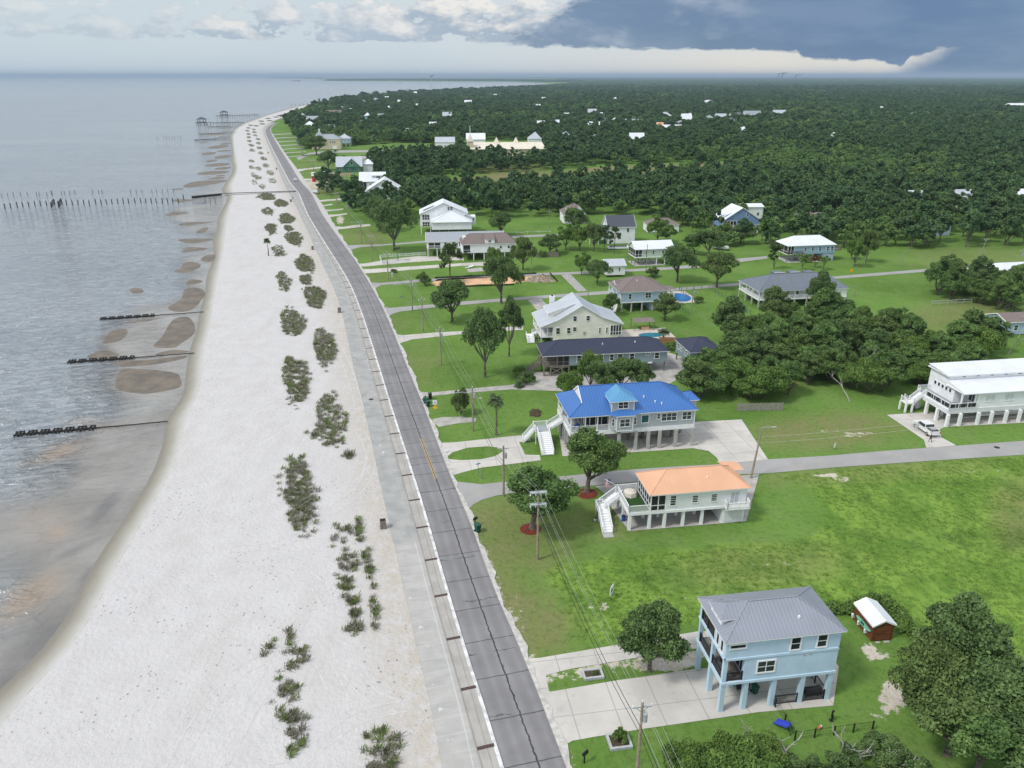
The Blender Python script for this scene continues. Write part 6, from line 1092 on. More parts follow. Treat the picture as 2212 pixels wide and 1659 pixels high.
# ---- cedar shed with kayak
z1=2.3; a_=G((1458.1+.21972*1950,1242.1+.21972*505),z1); c_=G((1458.1+.21972*2182,1242.1+.21972*488),z1); an=math.degrees(math.atan2(c_.y-a_.y,c_.x-a_.x)); Ls=(c_-a_).length; a_.z=0
h=Ho('garden_shed','Red brown cedar shed with white metal gable roof on the back lawn','shed',a_,an); h.excl(0,3,0,5,1); Wd=4.4
h.box('wall',T_redw,(.15,Ls-.15,.15,Wd-.15,.06,2.25)); h.gable(0,Ls,0,Wd,2.3,3.0,R_white,T_redw,'y',.15)
h.box('door',T_redw,(.5,Ls-.5,.10,.149,.12,2.0)); b=MB(); [b.obox((x_,.085,.12),(x_,.085,2.),.08,.03,(0,1,0)) for x_ in (.5,Ls/2,Ls-.5)]; b.obox((.5,.08,1.1),(Ls-.5,.08,1.1),.03,.10); h.part('door_trim',b,T_redw); h.box('step',T_conc,(.6,1.1,-.3,-.02,0,.08),(1.6,2.3,-.3,-.02,0,.08))
SH=h
def kayak(b):
    n=14; pr=[]
    for i in range(n+1):
        t=i/n; w=.36*math.sin(math.pi*t)**.7+.004; pr.append((t*3.0-1.5,w))
    for (x0_,w0),(x1_,w1) in zip(pr,pr[1:]):
        b.poly([(-.24,x0_,-w0),(-.24,x1_,-w1),(-.24,x1_,w1),(-.24,x0_,w0)]); b.poly([(-.24,x0_,w0),(-.24,x1_,w1),(-.02,x1_,w1*.5),(-.02,x0_,w0*.5)]); b.poly([(-.24,x0_,-w0),(-.24,x1_,-w1),(-.02,x1_,-w1*.5),(-.02,x0_,-w0*.5)])
simple_obj('kayak',SH.w(.13,1.9,1.25),'Mint green kayak hung on the side of the cedar shed','kayak',[('hull',mat('kayak_mint',(.22,.60,.45),.35,.08),kayak),('cockpit',mat('kayak_seat',(.02,.09,.09),.5,.1),lambda b:b.box(-.27,-.242,-.35,.35,-.16,.16))],math.radians(an))
for i,y_ in enumerate((1.25,2.75,4.1)): simple_obj('wall_ornament',SH.w(.02,y_,.45),['White ornament fixed low on the cedar shed wall, nearest the shed corner','White ornament fixed low on the cedar shed wall, middle one','White ornament fixed low on the cedar shed wall, far end'][i],'ornament',[('shade',T_white,lambda b:b.tube([(-.1,0,.25),(-.1,0,.45)],.14,8)),('bracket',T_white,lambda b:b.box(-.15,.13,-.08,.08,-.1,.2))],math.radians(an))  # plain white ornaments, not lamps; the shade part is only their round body
# ================================================================ street furniture and small things
P_wood=mat('pole_wood',(.30,.25,.20),.85,.2,2.,bump=.01,bs=8); P_grey=mat('grey_pole_wood',(.26,.25,.24),.85,.15,2.); P_met=mat('galvanised_metal',(.45,.48,.50),.4,.1,2,metal=.3)
WIREP=[]
def pole(p,top,label,arm='cross',lamp=None,lean=(0,0),tr=False,group=None,r=.15,h=None):
    b0=G(p); 
    if h is None: d=b0.y; dy=top[1]-829.5; h=HC-d*(F*sP+dy*cP)/(F*cP-dy*sP)
    e_=empty('utility_pole',b0,math.radians(8.5),label,'utility pole',group); b=MB(); b.tube([(0,0,0),(lean[0],lean[1],h)],[r*1.25,r*.8],8); b.build('pole',P_wood if r>.13 else P_grey,e_)
    tx,ty=lean
    if arm=='cross':
        b=MB(); b.obox((tx-.9,ty,h-.55),(tx+.9,ty,h-.55),.1,.12); b.obox((tx,ty,h-1.2),(tx-.6,ty,h-.55),.05,.05); b.obox((tx,ty,h-1.2),(tx+.6,ty,h-.55),.05,.05); b.build('crossarm',P_met,e_)
        for x_ in (-.85,.85,0): b=MB(); b.tube([(tx+x_,ty,h-.5 if x_ else h),(tx+x_,ty,h-.3 if x_ else h+.2)],.06,6); b.build('insulator',T_white,e_)
    if arm=='double':
        for z_ in (h-.1,h-1.9):
            b=MB(); [b.obox((tx-1.15,ty+k,z_),(tx+1.15,ty+k,z_),.1,.14) for k in (-.22,.22)]; b.box(tx-1.1,tx+1.1,ty-.17,ty+.17,z_-.02,z_+.02); b.build('crossarm',P_met,e_)
            for x_ in (-1.05,-.35,.35,1.05):
                b=MB(); b.tube([(tx+x_,ty,z_-.45),(tx+x_,ty,z_-.1)],.09,6); b.build('insulator',T_white,e_)
    if tr: b=MB(); b.tube([(tx+.32,ty,h-2.2),(tx+.32,ty,h-1.3)],.24,10); b.build('transformer',P_met,e_)
    if lamp:
        x_,z_=lamp; b=MB(); b.tube([(tx*.9,ty*.9,h+z_-.3),(x_*.5,0,h+z_+.1),(x_,0,h+z_)],.05,6); b.build('lamp_arm',P_met,e_); b=MB(); b.obox((x_,0,h+z_),(x_-.7 if x_<0 else x_+.7,0,h+z_-.03),.26,.14); b.build('lamp_head',T_conc,e_)
    return e_,h
def wtop(e_h,dx,dz,lean=(0,0)):
    e_,h=e_h; a_=e_.rotation_euler[2]; x_=dx+lean[0]; return Vector((e_.location.x+x_*math.cos(a_),e_.location.y+x_*math.sin(a_),h+dz))
PA=pole((1372,1720),(1400,1500),'Nearest leaning utility pole with transformer, cut by the bottom edge',lean=(.0,0),tr=True,h=11.2)
PB=pole((1161,1209),(1166,1062),'Utility pole carrying two broad white double crossarms',arm='double')
PC=pole((1088,1072),(1091,962),'Utility pole with transformer on the lawn of the blue roofed house',tr=True)
PD=pole((1022,931),(1020,836),'Utility pole with a street lamp arm beside the leaning tree',lamp=(-3.6,-1.),tr=True)
PE=pole((953,790),(952,708),'Utility pole on the lawn before the dark shingle roofed house',tr=True)
PF=pole((914,717),(916,643),'Utility pole between two lawn oaks with a single crossarm')
PG=pole((891,671),(890,602),'Utility pole with a street lamp arm near the dirt lot',lamp=(-4.2,-1.6),tr=True)
PH=pole((839,606),(840,545),'Utility pole beside the concrete driveways of the stilt houses')
PI=pole((804,562),(802,506),'Tarred utility pole by the white picket fence')
PJ=pole((781,526),(785,476),'Utility pole with lamp arm left of the huge live oak',lamp=(-3.,-.8),tr=True)
PK=pole((753,487),(754,443),'Utility pole in front of the dark oaks by the coast road')
PL=pole((728,447),(728,415),'Utility pole beside the hedge before the construction site')
PM=pole((705,421),(705,398),'Thin utility pole near the parked white car')
PN=pole((679,381),(681,345),'Tall utility pole beside the unfinished house, with lamp',lamp=(-3,-.5))
PO=pole((665,365),(665,337),'Utility pole on the far lawn, near one of two')
PQ=pole((654,336),(654,312),'Utility pole on the far lawn, distant one of two')
PR_=pole((642,318),(643,298),'Distant utility pole before the shore village')
CH=[PA,PB,PC,PD,PE,PF,PG,PH,PI,PJ,PK,PL,PM,PN,PO,PQ,PR_]
M_wire=mat('wire',(.50,.50,.49),.4,.05,1.); M_cable=mat('black_cable',(.03,.03,.03),.5,.05,1.)
def wire(pts,r,label,sag=.5,m=None,group='overhead wires along the coast road'):
    b=MB()
    for a_,c_ in zip(pts,pts[1:]):
        b.tube([a_.lerp(c_,t)-Vector((0,0,sag*4*t*(1-t))) for t in np.linspace(0,1,9)],r,3,False)
    tag(b.build('power_line',m or M_wire),label,'overhead wire',group)
ahead=(PA[0].location-PB[0].location)*1.1
def chain(dx,dz): 
    p=[wtop(c,dx,dz) for c in CH]; return [p[0]+(p[0]-p[1])*1.]+p
for dx,dz,l_ in ((-.85,-.28,'Outer overhead wire on the beach side of the crossarms'),(.0,.22,'Overhead wire running over the pole tops'),(.85,-.28,'Outer overhead wire on the house side of the crossarms'),(.35,-1.15,'Lower bare wire just under the crossarms')): wire(chain(dx,dz),.014,l_,.9)
wire(chain(0.05,-3.),.035,'Thick black telephone cable below the wires, upper one',1.2,M_cable); wire(chain(-.08,-3.5),.03,'Thick black telephone cable below the wires, lower one',1.4,M_cable)
SP=pole((1622,1033),(1640,926),'Leaning lamp pole beside the side street, right of the copper roofed house',arm=None,lamp=(2.6,.1),lean=(1.1,.5)); 
e2=G((2330,960)); 
for z_,l_ in ((7.3,'Upper wire crossing above the empty lawn'),(6.2,'Lower wire crossing above the empty lawn')):
    wire([SP[0].location+Vector((1,.5,z_)),Vector((e2.x,e2.y+2,z_+.5))],.016,l_,.8,group='wires over the side street')
for p_,t_,a_,l_ in (((1493,676),(1499,620),None,'Plain utility pole with transformer in the chain link garden'),((1395,585),(1397,528),None,'Bare pole in front of the mint green house'),((1148,588),(1148,530),None,'Short pale bare pole on the lawn right of the stilt house'),((1270,651),(1271,628),None,'Short pole behind the cream gable house'),((1186,500),(1186,454),'cross','Utility pole on the green lawn near the white post fence'),((1553,552),(1553,520),None,'Bare pole right of the boat trailer'),((1945,577),(1956,540),None,'Pale leaning pole on the far right lawn'),((2119,550),(2128,515),'cross','Leaning utility pole with lamp at the upper right field'),((2196,577),(2208,539),'cross','Leaning pole with transformer near the right edge'),((1739,680),(1741,605),None,'Pole in front of the grey hip roofed house'),((1845,640),(1847,613),None,'Short pole on the grass right of the grey hip roofed house'),((1446,478),(1449,444),'cross','Utility pole above the low cottage roof'),((1453,482),(1453,462),None,'Bare pole beside the utility pole above the cottage'),((805,320),(805,293),'cross','Pole beside the far cross street'),((907,330),(907,303),None,'White flag pole by the church lot'),((997,313),(997,297),'cross','Pole left of the church'),((600+238,322),(838,308),None,'Short pole by the far cross street'),((901,345-15),(901,318),None,'Second white pole by the church lot')):
    pole(p_,t_,l_,arm=a_,r=.12,tr='transformer' in l_,lean=(.9,0) if 'eaning' in l_ else (0,0))
M_trk=mat('tyre_track_sand',(.54,.525,.515),.9,.1,1.5)
def track(pts,name='tyre_track'):
    w=[G(p,.06) for p in pts]; P_=[]
    for i in range(len(w)-1):
        p0,p1,p2,p3=w[max(i-1,0)],w[i],w[i+1],w[min(i+2,len(w)-1)]
        for t in np.linspace(0,1,9)[:-1]: P_.append(.5*((2*p1)+(p2-p0)*t+(2*p0-5*p1+4*p2-p3)*t*t+(3*p1-3*p2+p3-p0)*t**3))
    b=MB()
    for off in (-.8,.8):
        for a_,c_,d_ in zip(P_,P_[1:],P_[2:]):
            n1=(c_-a_).normalized().cross(Vector((0,0,1))); n2=(d_-c_).normalized().cross(Vector((0,0,1)))
            def z(p): return Vector((p.x,p.y,float(.04+.02)))
            q=[z(a_+n1*(off-.1)),z(a_+n1*(off+.1)),z(c_+n2*(off+.1)),z(c_+n2*(off-.1))]; b.poly([tuple(v) for v in q])
    o=b.build(name,M_trk)
    # drape over the gently rolling sand
    for v in o.data.vertices:
        x,y=v.co.x,v.co.y; L_,R_=float(WE(y)),float(PLc(y)); t=min(1,max(0,(x-L_)/(R_-L_))); v.co.z=(math.sin(x*.11+y*.05)+math.sin(y*.083-x*.07))*.10*math.sin(math.pi*t)+.02+.012
    tag(o,kind='structure')
for t_ in ([(375,1659),(430,1560),(490,1480),(540,1440),(640,1400)],[(470,1659),(560,1500),(650,1340),(700,1330)],[(560,1095),(610,1170),(690,1120),(780,1050),(800,980),(770,920)],[(500,1185),(600,1175),(690,1130),(760,1050),(790,960)],[(560,960),(640,930),(700,1000),(740,1080)],[(480,1235),(560,1215),(640,1225),(700,1290),(740,1420),(800,1500),(880,1530)],[(760,1659),(745,1540),(700,1440),(640,1340)],[(470,905),(560,880),(650,830),(720,770)],[(520,720),(600,720),(680,700),(725,740),(760,820),(780,900)],[(540,1659),(620,1660),(700,1600),(790,1545),(900,1520)]): track(t_)
# ---- groynes
M_tar=mat('tarred_timber',(.030,.027,.024),.8,.3,2.,bump=.03,bs=4)
def groyne(a_,c_,n,label,frac=.5):
    a_,c_=G(a_,-.2),G(c_,0); d=(c_-a_); L=d.length; d.normalize(); s_=Vector((-d.y,d.x,0)); e_=empty('timber_groyne',Vector((a_.x,a_.y,0)),0,label,'groyne','timber groynes on the shore'); o=Vector((a_.x,a_.y,0))
    rr=random.Random(int(a_.x)); b=MB(); k=14
    for i in range(k):
        p,q2=a_+d*(L*i/k),a_+d*(L*(i+1)/k); w=.42 if i/k<frac else .22
        b.tube([p-o+Vector((0,0,.05+rr.uniform(-.05,.05))),q2-o+Vector((0,0,.05+rr.uniform(-.05,.05)))],[w*.55,w*.5],6)
    b.build('log_wall',M_tar,e_)
    for i in range(n):
        t=(i//2*2+.55*(i%2)+.2)/n*frac*1.05; c0=a_+d*(L*t)-o; m=MB(); w=.75; lf=.55
        p=[c0-s_*w-d*.35,c0+s_*w-d*.35,c0+s_*w+d*.35,c0-s_*w+d*.35]; p=[v+Vector((0,0,.28)) for v in p]
        for j in range(4): m.obox(p[j],p[(j+1)%4],.16,.18)
        for v in p: m.box(v.x-.08,v.x+.08,v.y-.08,v.y+.08,-.6,.3)
        m.build('pile_frame',M_tar,e_)
groyne((36,940),(362,911),13,'Nearest timber groyne, its outer half carrying dark square frames'); groyne((150,783),(420,763),13,'Middle timber groyne with paired frames on the outer half'); groyne((219,690),(440,674),13,'Third timber groyne counted from the camera, ending at the wet sand')
for a_,c_,l_ in (((430,289.5),(512,286),'Small distant groyne with stub frames, nearer one'),((420,302.5),(495,298),'Small distant groyne above the thin stakes'),((448,274),(525,271.5),'Small distant groyne beneath the far pier')): groyne(a_,c_,5,l_,.6)
# ---- row of pilings
base=None
def pilings(pts,h,r,label,group,lean=.05):
    global base
    rr=random.Random(4)
    for i,p in enumerate(pts):
        if base is None: b=MB(); b.tube([(0,0,-1),(0,0,1)],[1,.92],7); base=b.build('wooden_piling',M_tar); o=base
        else: o=base.copy(); COL.objects.link(o)
        w=G(p,-.25); o.location=(w.x,w.y,h*.5-.4); o.scale=(r,r,h*rr.uniform(.42,.56)); o.rotation_euler=(rr.uniform(-lean,lean),rr.uniform(-lean,lean),0); tag(o,label,'piling',group)
mainrow=[T(0,1,x,y) for x,y in ((45,145),(95,140),(152,136),(198,128),(250,126),(305,126),(353,122),(405,122),(578,115),(628,114),(678,113),(728,115),(775,120),(830,108),(877,108),(922,105),(970,105),(1020,102),(1068,102),(1113,98),(1168,96),(1218,95),(1262,98),(1310,98),(1352,96),(1405,98),(1450,98),(1495,96),(1542,96),(1588,68))]
pilings(mainrow,2.9,.24,'Dark piling in the near evenly spaced row of an old pier','pilings of the near pier row')
pilings([T(0,1,x,y) for x,y in ((445,140),(452,132),(460,125),(468,112),(475,108),(508,136),(515,130),(522,118),(530,108),(538,106))],3.2,.22,'Dark piling in a tight cluster midway along the near pier row','clustered pilings midway along the near pier row',.12)
pilings([T(0,1,x,y) for x,y in ((20,48),(70,40),(120,40),(180,32),(240,32),(320,36),(342,34),(408,38),(450,30),(452,22),(535,28),(560,24),(605,22),(650,24),(802,18),(855,18),(884,16),(1130,14),(1180,14),(1230,14),(1315,12),(1355,10),(1405,8),(1452,4),(1500,4))],2.4,.13,'Thin stake in the farther broken row behind the main pilings','thin stakes of the farther row')
pilings([T(0,1,x,y) for x,y in ((1775,92),(1820,98),(1862,92))],3.,.13,'Thin stake standing in the shallows under the boardwalk','stakes by the boardwalk')
pilings([T(0,0,x,y) for x,y in ((1357,1198),(1415,1195),(1440,1195),(1463,1195),(1490,1195),(1510,1196),(1538,1193),(1562,1191))],2.6,.16,'Distant thin stake in the short row far out in the water','short distant row of stakes')
pilings([T(0,0,x,y) for x,y in ((1863,1205),(1890,1202),(1918,1200),(1950,1200),(1978,1198))],2.6,.16,'Distant stake between the sandbars','distant stakes between the sandbars')
# ---- boardwalk
e_=empty('boardwalk',G((417,427)),0,'Long low dark boardwalk crossing the beach from the road to the water','boardwalk'); o=e_.location.copy(); a_,m_,c_=G((417,428),0)-o,G((480,421.5),0)-o,G((640,414.5),0)-o
b=MB(); b.obox(a_+Vector((0,0,1.0)),m_+Vector((0,0,.9)),2.2,.25); b.obox(m_+Vector((0,0,.9)),c_+Vector((0,0,.5)),1.8,.2); b.build('deck',mat('boardwalk_planks',(.10,.095,.09),.85,.2,1.),e_)
b=MB(); b.obox(a_+Vector((0,-1.1,.6)),m_+Vector((0,-1.1,.55)),.15,1.1); b.build('side_beam',M_tar,e_)
for i in range(12): p=a_.lerp(m_,i/11); b=MB(); b.tube([p+Vector((0,-1.2,-.8)),p+Vector((0,-1.2,1.2))],.16,6); b.build('pile',M_tar,e_)
# ---- piers with huts
def hutpier(a_,c_,hut,label,s_=1.):
    e_=empty('fishing_pier',G(a_),0,label,'pier'); o=e_.location.copy(); A,B,H_=G(a_)-o,G(c_)-o,G(hut)-o; n=18; b=MB(); b.obox(A+Vector((0,0,2.8)),B+Vector((0,0,2.2)),2.4,.4); b.build('deck',M_tar,e_)
    for i in range(n): p=A.lerp(B,i/(n-1)); b=MB(); b.tube([p+Vector((0,0,-1)),p+Vector((0,0,4.4 if i%5==0 else 3.3))],.3,5); b.build('pile',M_tar,e_)
    b=MB(); x,y=H_.x,H_.y; 
    for k in ((-4,-4),(4,-4),(4,4),(-4,4)): b.tube([(x+k[0],y+k[1],-1),(x+k[0],y+k[1],8)],.4,5)
    b.box(x-5,x+5,y-5,y+5,4,4.5); b.build('hut_frame',M_tar,e_)
    b=MB(); R_=6; [b.poly([(x+R_*q1[0],y+R_*q1[1],7.8),(x+R_*q2[0],y+R_*q2[1],7.8),(x,y,11)]) for q1,q2 in (((-1,-1),(1,-1)),((1,-1),(1,1)),((1,1),(-1,1)),((-1,1),(-1,-1)))]; b.build('hut_roof',R_dslate,e_)
hutpier((424,270.5),(527,268),(437,271),'Nearer of the two fishing piers with a roofed hut at the sea end'); hutpier((469,254),(560,251),(485,254),'Farther of the two fishing piers with a roofed hut')
pilings([(630+i*8.5,229-i*.35) for i in range(12)],6,.35,'Far piling in the row off the wooded point','pilings off the wooded point')
# ---- sandbars
M_bar=mat('wet_sandbar',(.135,.118,.10),.55,.15,.25,col2=(.20,.17,.135),bump=.02,bs=2.,spec=.12)
def sandbar(pts,prof=((1.12,-.33),(1.0,-.245),(.8,-.19),(.4,-.16))):
    w=[G(p,-.25) for p in pts]; n0=len(w); W2=[]
    for i in range(n0):   # smooth closed curve
        p0,p1,p2,p3=w[i-1],w[i],w[(i+1)%n0],w[(i+2)%n0]
        for t in (0,.25,.5,.75): W2.append(.5*((2*p1)+(p2-p0)*t+(2*p0-5*p1+4*p2-p3)*t*t+(3*p1-3*p2+p3-p0)*t**3))
    c=sum(W2,Vector())/len(W2); V=[];n=len(W2)
    for f,z in prof: V+=[(c.x+(p.x-c.x)*f,c.y+(p.y-c.y)*f,z) for p in W2]
    V.append((c.x,c.y,prof[-1][1]+.01)); Fc=[]
    me=bpy.data.meshes.new('sandbar'); 
    for r in range(len(prof)-1):
        for i in range(n): j=(i+1)%n; Fc.append((r*n+i,r*n+j,(r+1)*n+j,(r+1)*n+i))
    r=len(prof)-1
    for i in range(n): Fc.append((r*n+i,r*n+(i+1)%n,len(V)-1))
    me.from_pydata(V,[],Fc); me.materials.append(M_bar); me.update()
    if me.polygons[-1].normal.z<0: me.flip_normals()
    me.polygons.foreach_set('use_smooth',[True]*len(Fc)); tag(meshobj('sandbar',me),kind='structure')
for s_ in ([(1430,205),(1480,175),(1560,170),(1640,182),(1560,195)],[(1548,285),(1580,265),(1700,258),(1835,260),(1760,272),(1620,290)],[(1702,355),(1720,325),(1780,305),(1802,315),(1770,345)],[(1535,412),(1690,402),(1845,408),(1760,432),(1640,445)],[(1578,515),(1610,480),(1700,478),(1800,488),(1700,508)],[(1735,580),(1790,545),(1870,545),(1840,598),(1770,602)],[(1502,685),(1560,660),(1590,615),(1660,605),(1735,630),(1700,665),(1600,698)],[(1610,785),(1650,755),(1750,768),(1700,795),(1620,800)],[(1455,995),(1560,930),(1600,840),(1720,832),(1778,880),(1735,940),(1680,1000),(1600,1032),(1500,1030)],[(1120,850),(1150,828),(1200,830),(1243,855),(1200,873),(1150,872)],[(885,1300),(940,1220),(1000,1190),(1080,1185),(1102,1215),(1060,1270),(980,1300)],[(1330,1335),(1400,1250),(1480,1120),(1560,1082),(1640,1090),(1685,1170),(1660,1240),(1560,1310),(1500,1345)],[(755,1430),(820,1385),(900,1368),(980,1385),(1030,1415),(900,1445)],[(1120,1120),(1300,1095),(1400,1085),(1300,1110),(1150,1132)],[(1030,1500),(1040,1460),(1300,1450),(1600,1415),(1550,1450),(1300,1495),(1100,1510)],[(1340,1400),(1500,1365),(1640,1380),(1500,1400),(1400,1415)],[(1480,70),(1560,62),(1690,68),(1600,82),(1540,88)],[(1000,1690),(1050,1540),(1200,1528),(1500,1560),(1560,1620),(1540,1690),(1300,1740),(1150,1735)]): sandbar([T(0,1,*p) for p in s_])
for a_ in ((1740,1870,1316,1338),(1780,1880,1380,1400),(1850,2000,1342,1370),(1770,1990,1410,1438),(1850,2000,1443,1465),(1700,1980,1478,1508),(1860,1945,1512,1522),(1800,1950,1530,1548),(1480,1590,1628,1638),(1900,2000,1235,1250),(1800,1980,1255,1283),(1870,2000,1296,1310),(1750,1960,1153,1168),(1900,2015,1100,1112),(1840,1960,1206,1214),(1880,1990,1180,1188),(1910,1990,1137,1144),(1720,1800,1226,1234)):
    x0,x1,y0,y1=a_; sandbar([T(0,0,x0+(x1-x0)*(.5+.5*math.cos(t)),y0+(y1-y0)*(.5+.5*math.sin(t))-(y1-y0)*.3*math.cos(t)) for t in np.linspace(0,6.283,9)[:-1]])
sandbar([T(0,0,*p) for p in ((1580,1612),(1640,1580),(1760,1562),(1960,1556),(1900,1580),(1760,1605),(1640,1620))])
# ---- brown strips across the kerb walk
M_brown=mat('brown_rusty_plate',(.085,.055,.050),.7,.25,4.)
ysd=[G((960,v)).y for v in (1618,1490,1382,1289)]; st=ysd[1]-ysd[0]
yv=[G((900,v),.2).y for v in (1618,1490.5,1382,1289,1211,1141,1082,1028,981,938,900,865,833,803.5,777,753,730,710,690,671,655,638,622,609,596,584,573,562,552,542,531,521,512,503,494,486,478,470,463,456,449)]
for y_ in yv:
    xl,xr=float(PRc(y_)),float(ALc(y_))-.28; dm=float(PRc(y_+1)-PRc(y_-1))/2; b=MB(); b.obox((xl+.02,y_-.0,0),(xr-.02,y_+.05*(1)-dm*(xr-xl)*1.,0),.42,.03); o=b.build('drain_cover',M_brown); o.location.z=ZP+.16+.012
    tag(o,'Brown rusty plate set across the concrete kerb walk beside the road','drain cover','brown plates across the kerb walk')
# ---- beach bins
def beachbin(p,label):
    simple_obj('beach_bin',G(p,.05),label,'litter bin',[('casing',T_wood,lambda b:[b.box(-.45,.45,-.45,-.38,0,1.3),b.box(-.45,.45,.38,.45,0,1.3),b.box(-.45,-.38,-.38,.38,0,1.3),b.box(.38,.45,-.38,.38,0,1.3)]),('liner',T_black,lambda b:b.box(-.37,.37,-.37,.37,.1,1.15))],.2)
beachbin(T(1,2,1100,1240),'Timber cased litter bin nearest the camera at the promenade edge'); beachbin(T(1,1,722,1040),'Timber litter bin at the promenade edge, second from the camera'); beachbin(T(1,1,491,497),'Timber litter bin right of the palm'); beachbin(T(1,1,303,85),'Timber litter bin near the walker'); beachbin(T(1,0,178,1465),'Distant litter bin on the promenade before the row of dune patches'); beachbin(T(1,0,106,1325),'Most distant litter bin on the promenade')
# ---- cars
def car(p,rz,label,paint,cat='car',name='parked_car',kind='suv',sc=1.):
    e_=empty(name,G(p,.1),rz,label,cat); b=MB()
    if kind=='suv':
        pr=[(-2.25,.45),(-2.2,.95),(-1.35,1.05),(-.75,1.55),(1.7,1.6),(2.2,1.05),(2.25,.45)]; roofi=(2,3,4,5)
    else:
        pr=[(-2.9,.5),(-2.85,1.05),(-1.6,1.15),(-1.0,1.8),(.9,1.82),(1.1,1.2),(2.9,1.2),(2.95,.5)]; roofi=(2,3,4,5)
    n=len(pr); w=.92 if kind=='suv' else 1.0
    def wy(z): return w if z<1.2 else w-.16
    for i in range(n-1):
        (x0,z0),(x1,z1)=pr[i],pr[i+1]; b.poly([(x0,-wy(z0),z0),(x0,wy(z0),z0),(x1,wy(z1),z1),(x1,-wy(z1),z1)][::-1])
    for sg in (-1,1): 
        P_=[(x,sg*wy(z),z) for x,z in pr]; b.poly(P_ if sg>0 else P_[::-1])
    b.poly([(pr[0][0],-w,.45),(pr[-1][0],-w,.45),(pr[-1][0],w,.45),(pr[0][0],w,.45)]); b.build('body',paint,e_)
    g=MB(); a0,a1,a2,a3=[pr[i] for i in roofi]
    def lerp(p_,q_,t): return (p_[0]+(q_[0]-p_[0])*t,p_[1]+(q_[1]-p_[1])*t)
    ws=[lerp(a0,a1,.12),lerp(a0,a1,.9)]; d=.015
    g.poly([(ws[0][0]-d,-w+.14,ws[0][1]+d),(ws[1][0]-d,-w+.22,ws[1][1]+d),(ws[1][0]-d,w-.22,ws[1][1]+d),(ws[0][0]-d,w-.14,ws[0][1]+d)]); g.build('windscreen',T_glass,e_)
    g=MB(); ws=[lerp(a3,a2,.15),lerp(a3,a2,.9)]; g.poly([(ws[0][0]+d,-w+.14,ws[0][1]+d),(ws[1][0]+d,-w+.22,ws[1][1]+d),(ws[1][0]+d,w-.22,ws[1][1]+d),(ws[0][0]+d,w-.14,ws[0][1]+d)]); g.build('rear_window',T_glass,e_)
    for sg in (-1,1):
        g=MB(); z0,z1=a0[1]+.08,a1[1]-.1; g.poly([(a0[0]+.35,sg*(wy(1.0)-.02+.0),z0),(a3[0]-.25,sg*(wy(1.0)-.02),z0),(a2[0]-.1,sg*(wy(1.6)+.02),z1),(a1[0]+.15,sg*(wy(1.6)+.02),z1)]); g.build('side_window',T_glass,e_)
        for x_ in (-1.4,1.4) if kind=='suv' else (-1.85,1.85):
            k=MB(); k.tube([(x_,sg*(w-.2),.36),(x_,sg*(w+.03),.36)],.36,14); wh=k.build('wheel',T_black,e_); k=MB(); k.tube([(x_,sg*(w+.0),.36),(x_,sg*(w+.045),.36)],.2,10); k.build('rim',P_met,wh)
        k=MB(); k.box(pr[0][0]-.02,pr[0][0]+.1,sg*.6-.18,sg*.6+.18,.72,.9); k.build('headlight',T_glass if kind!='suv' else mat('lamp_lens',(.6,.62,.65),.2,.05),e_)
        k=MB(); k.box(pr[-1][0]-.1,pr[-1][0]+.02,sg*(w-.14)-.08,sg*(w-.14)+.08,.75,1.1); k.build('tail_light',mat('red_lens',(.35,.02,.02),.3,.05),e_)
    if kind!='suv':
        k=MB(); k.box(1.2,2.8,-.82,.82,1.185,1.21); k.build('truck_bed',T_black,e_); k=MB(); k.box(1.3,2.4,-.5,.4,1.21,1.45); k.build('tool_box',P_met,e_)
    e_.scale=(sc,)*3; return e_
W_paint=mat('white_car_paint',(.72,.73,.74),.25,.02,2,spec=.6)
ydir=math.atan2(G((620,345)).y-G((655,415)).y,G((620,345)).x-G((655,415)).x)
car((638,391),ydir,'White car driving along the coastal road',W_paint,name='moving_car')
pk=(G((1981,918))-G((2016,943))); tk=car((1999,931),math.atan2(-pk.y,-pk.x),'White pickup truck with its door open on the concrete drive','pickup' and W_paint,'pickup truck','pickup_truck','pickup')
b=MB(); b.obox((-.75,-1.02,.95),(-.35,-1.95,.95),.06,.95); b.build('open_door',W_paint,tk)
car((683,417),-.6,'Parked white car with dark bonnet on the pale dirt by the construction site',W_paint,name='parked_car')
for i,(p_,l_) in enumerate((((916,322),'Dark blue van on the street before the church lot'),)): car(p_,.1,l_,mat('dark_blue_paint',(.03,.06,.12),.3,.1),'van','parked_van','suv',1.3)
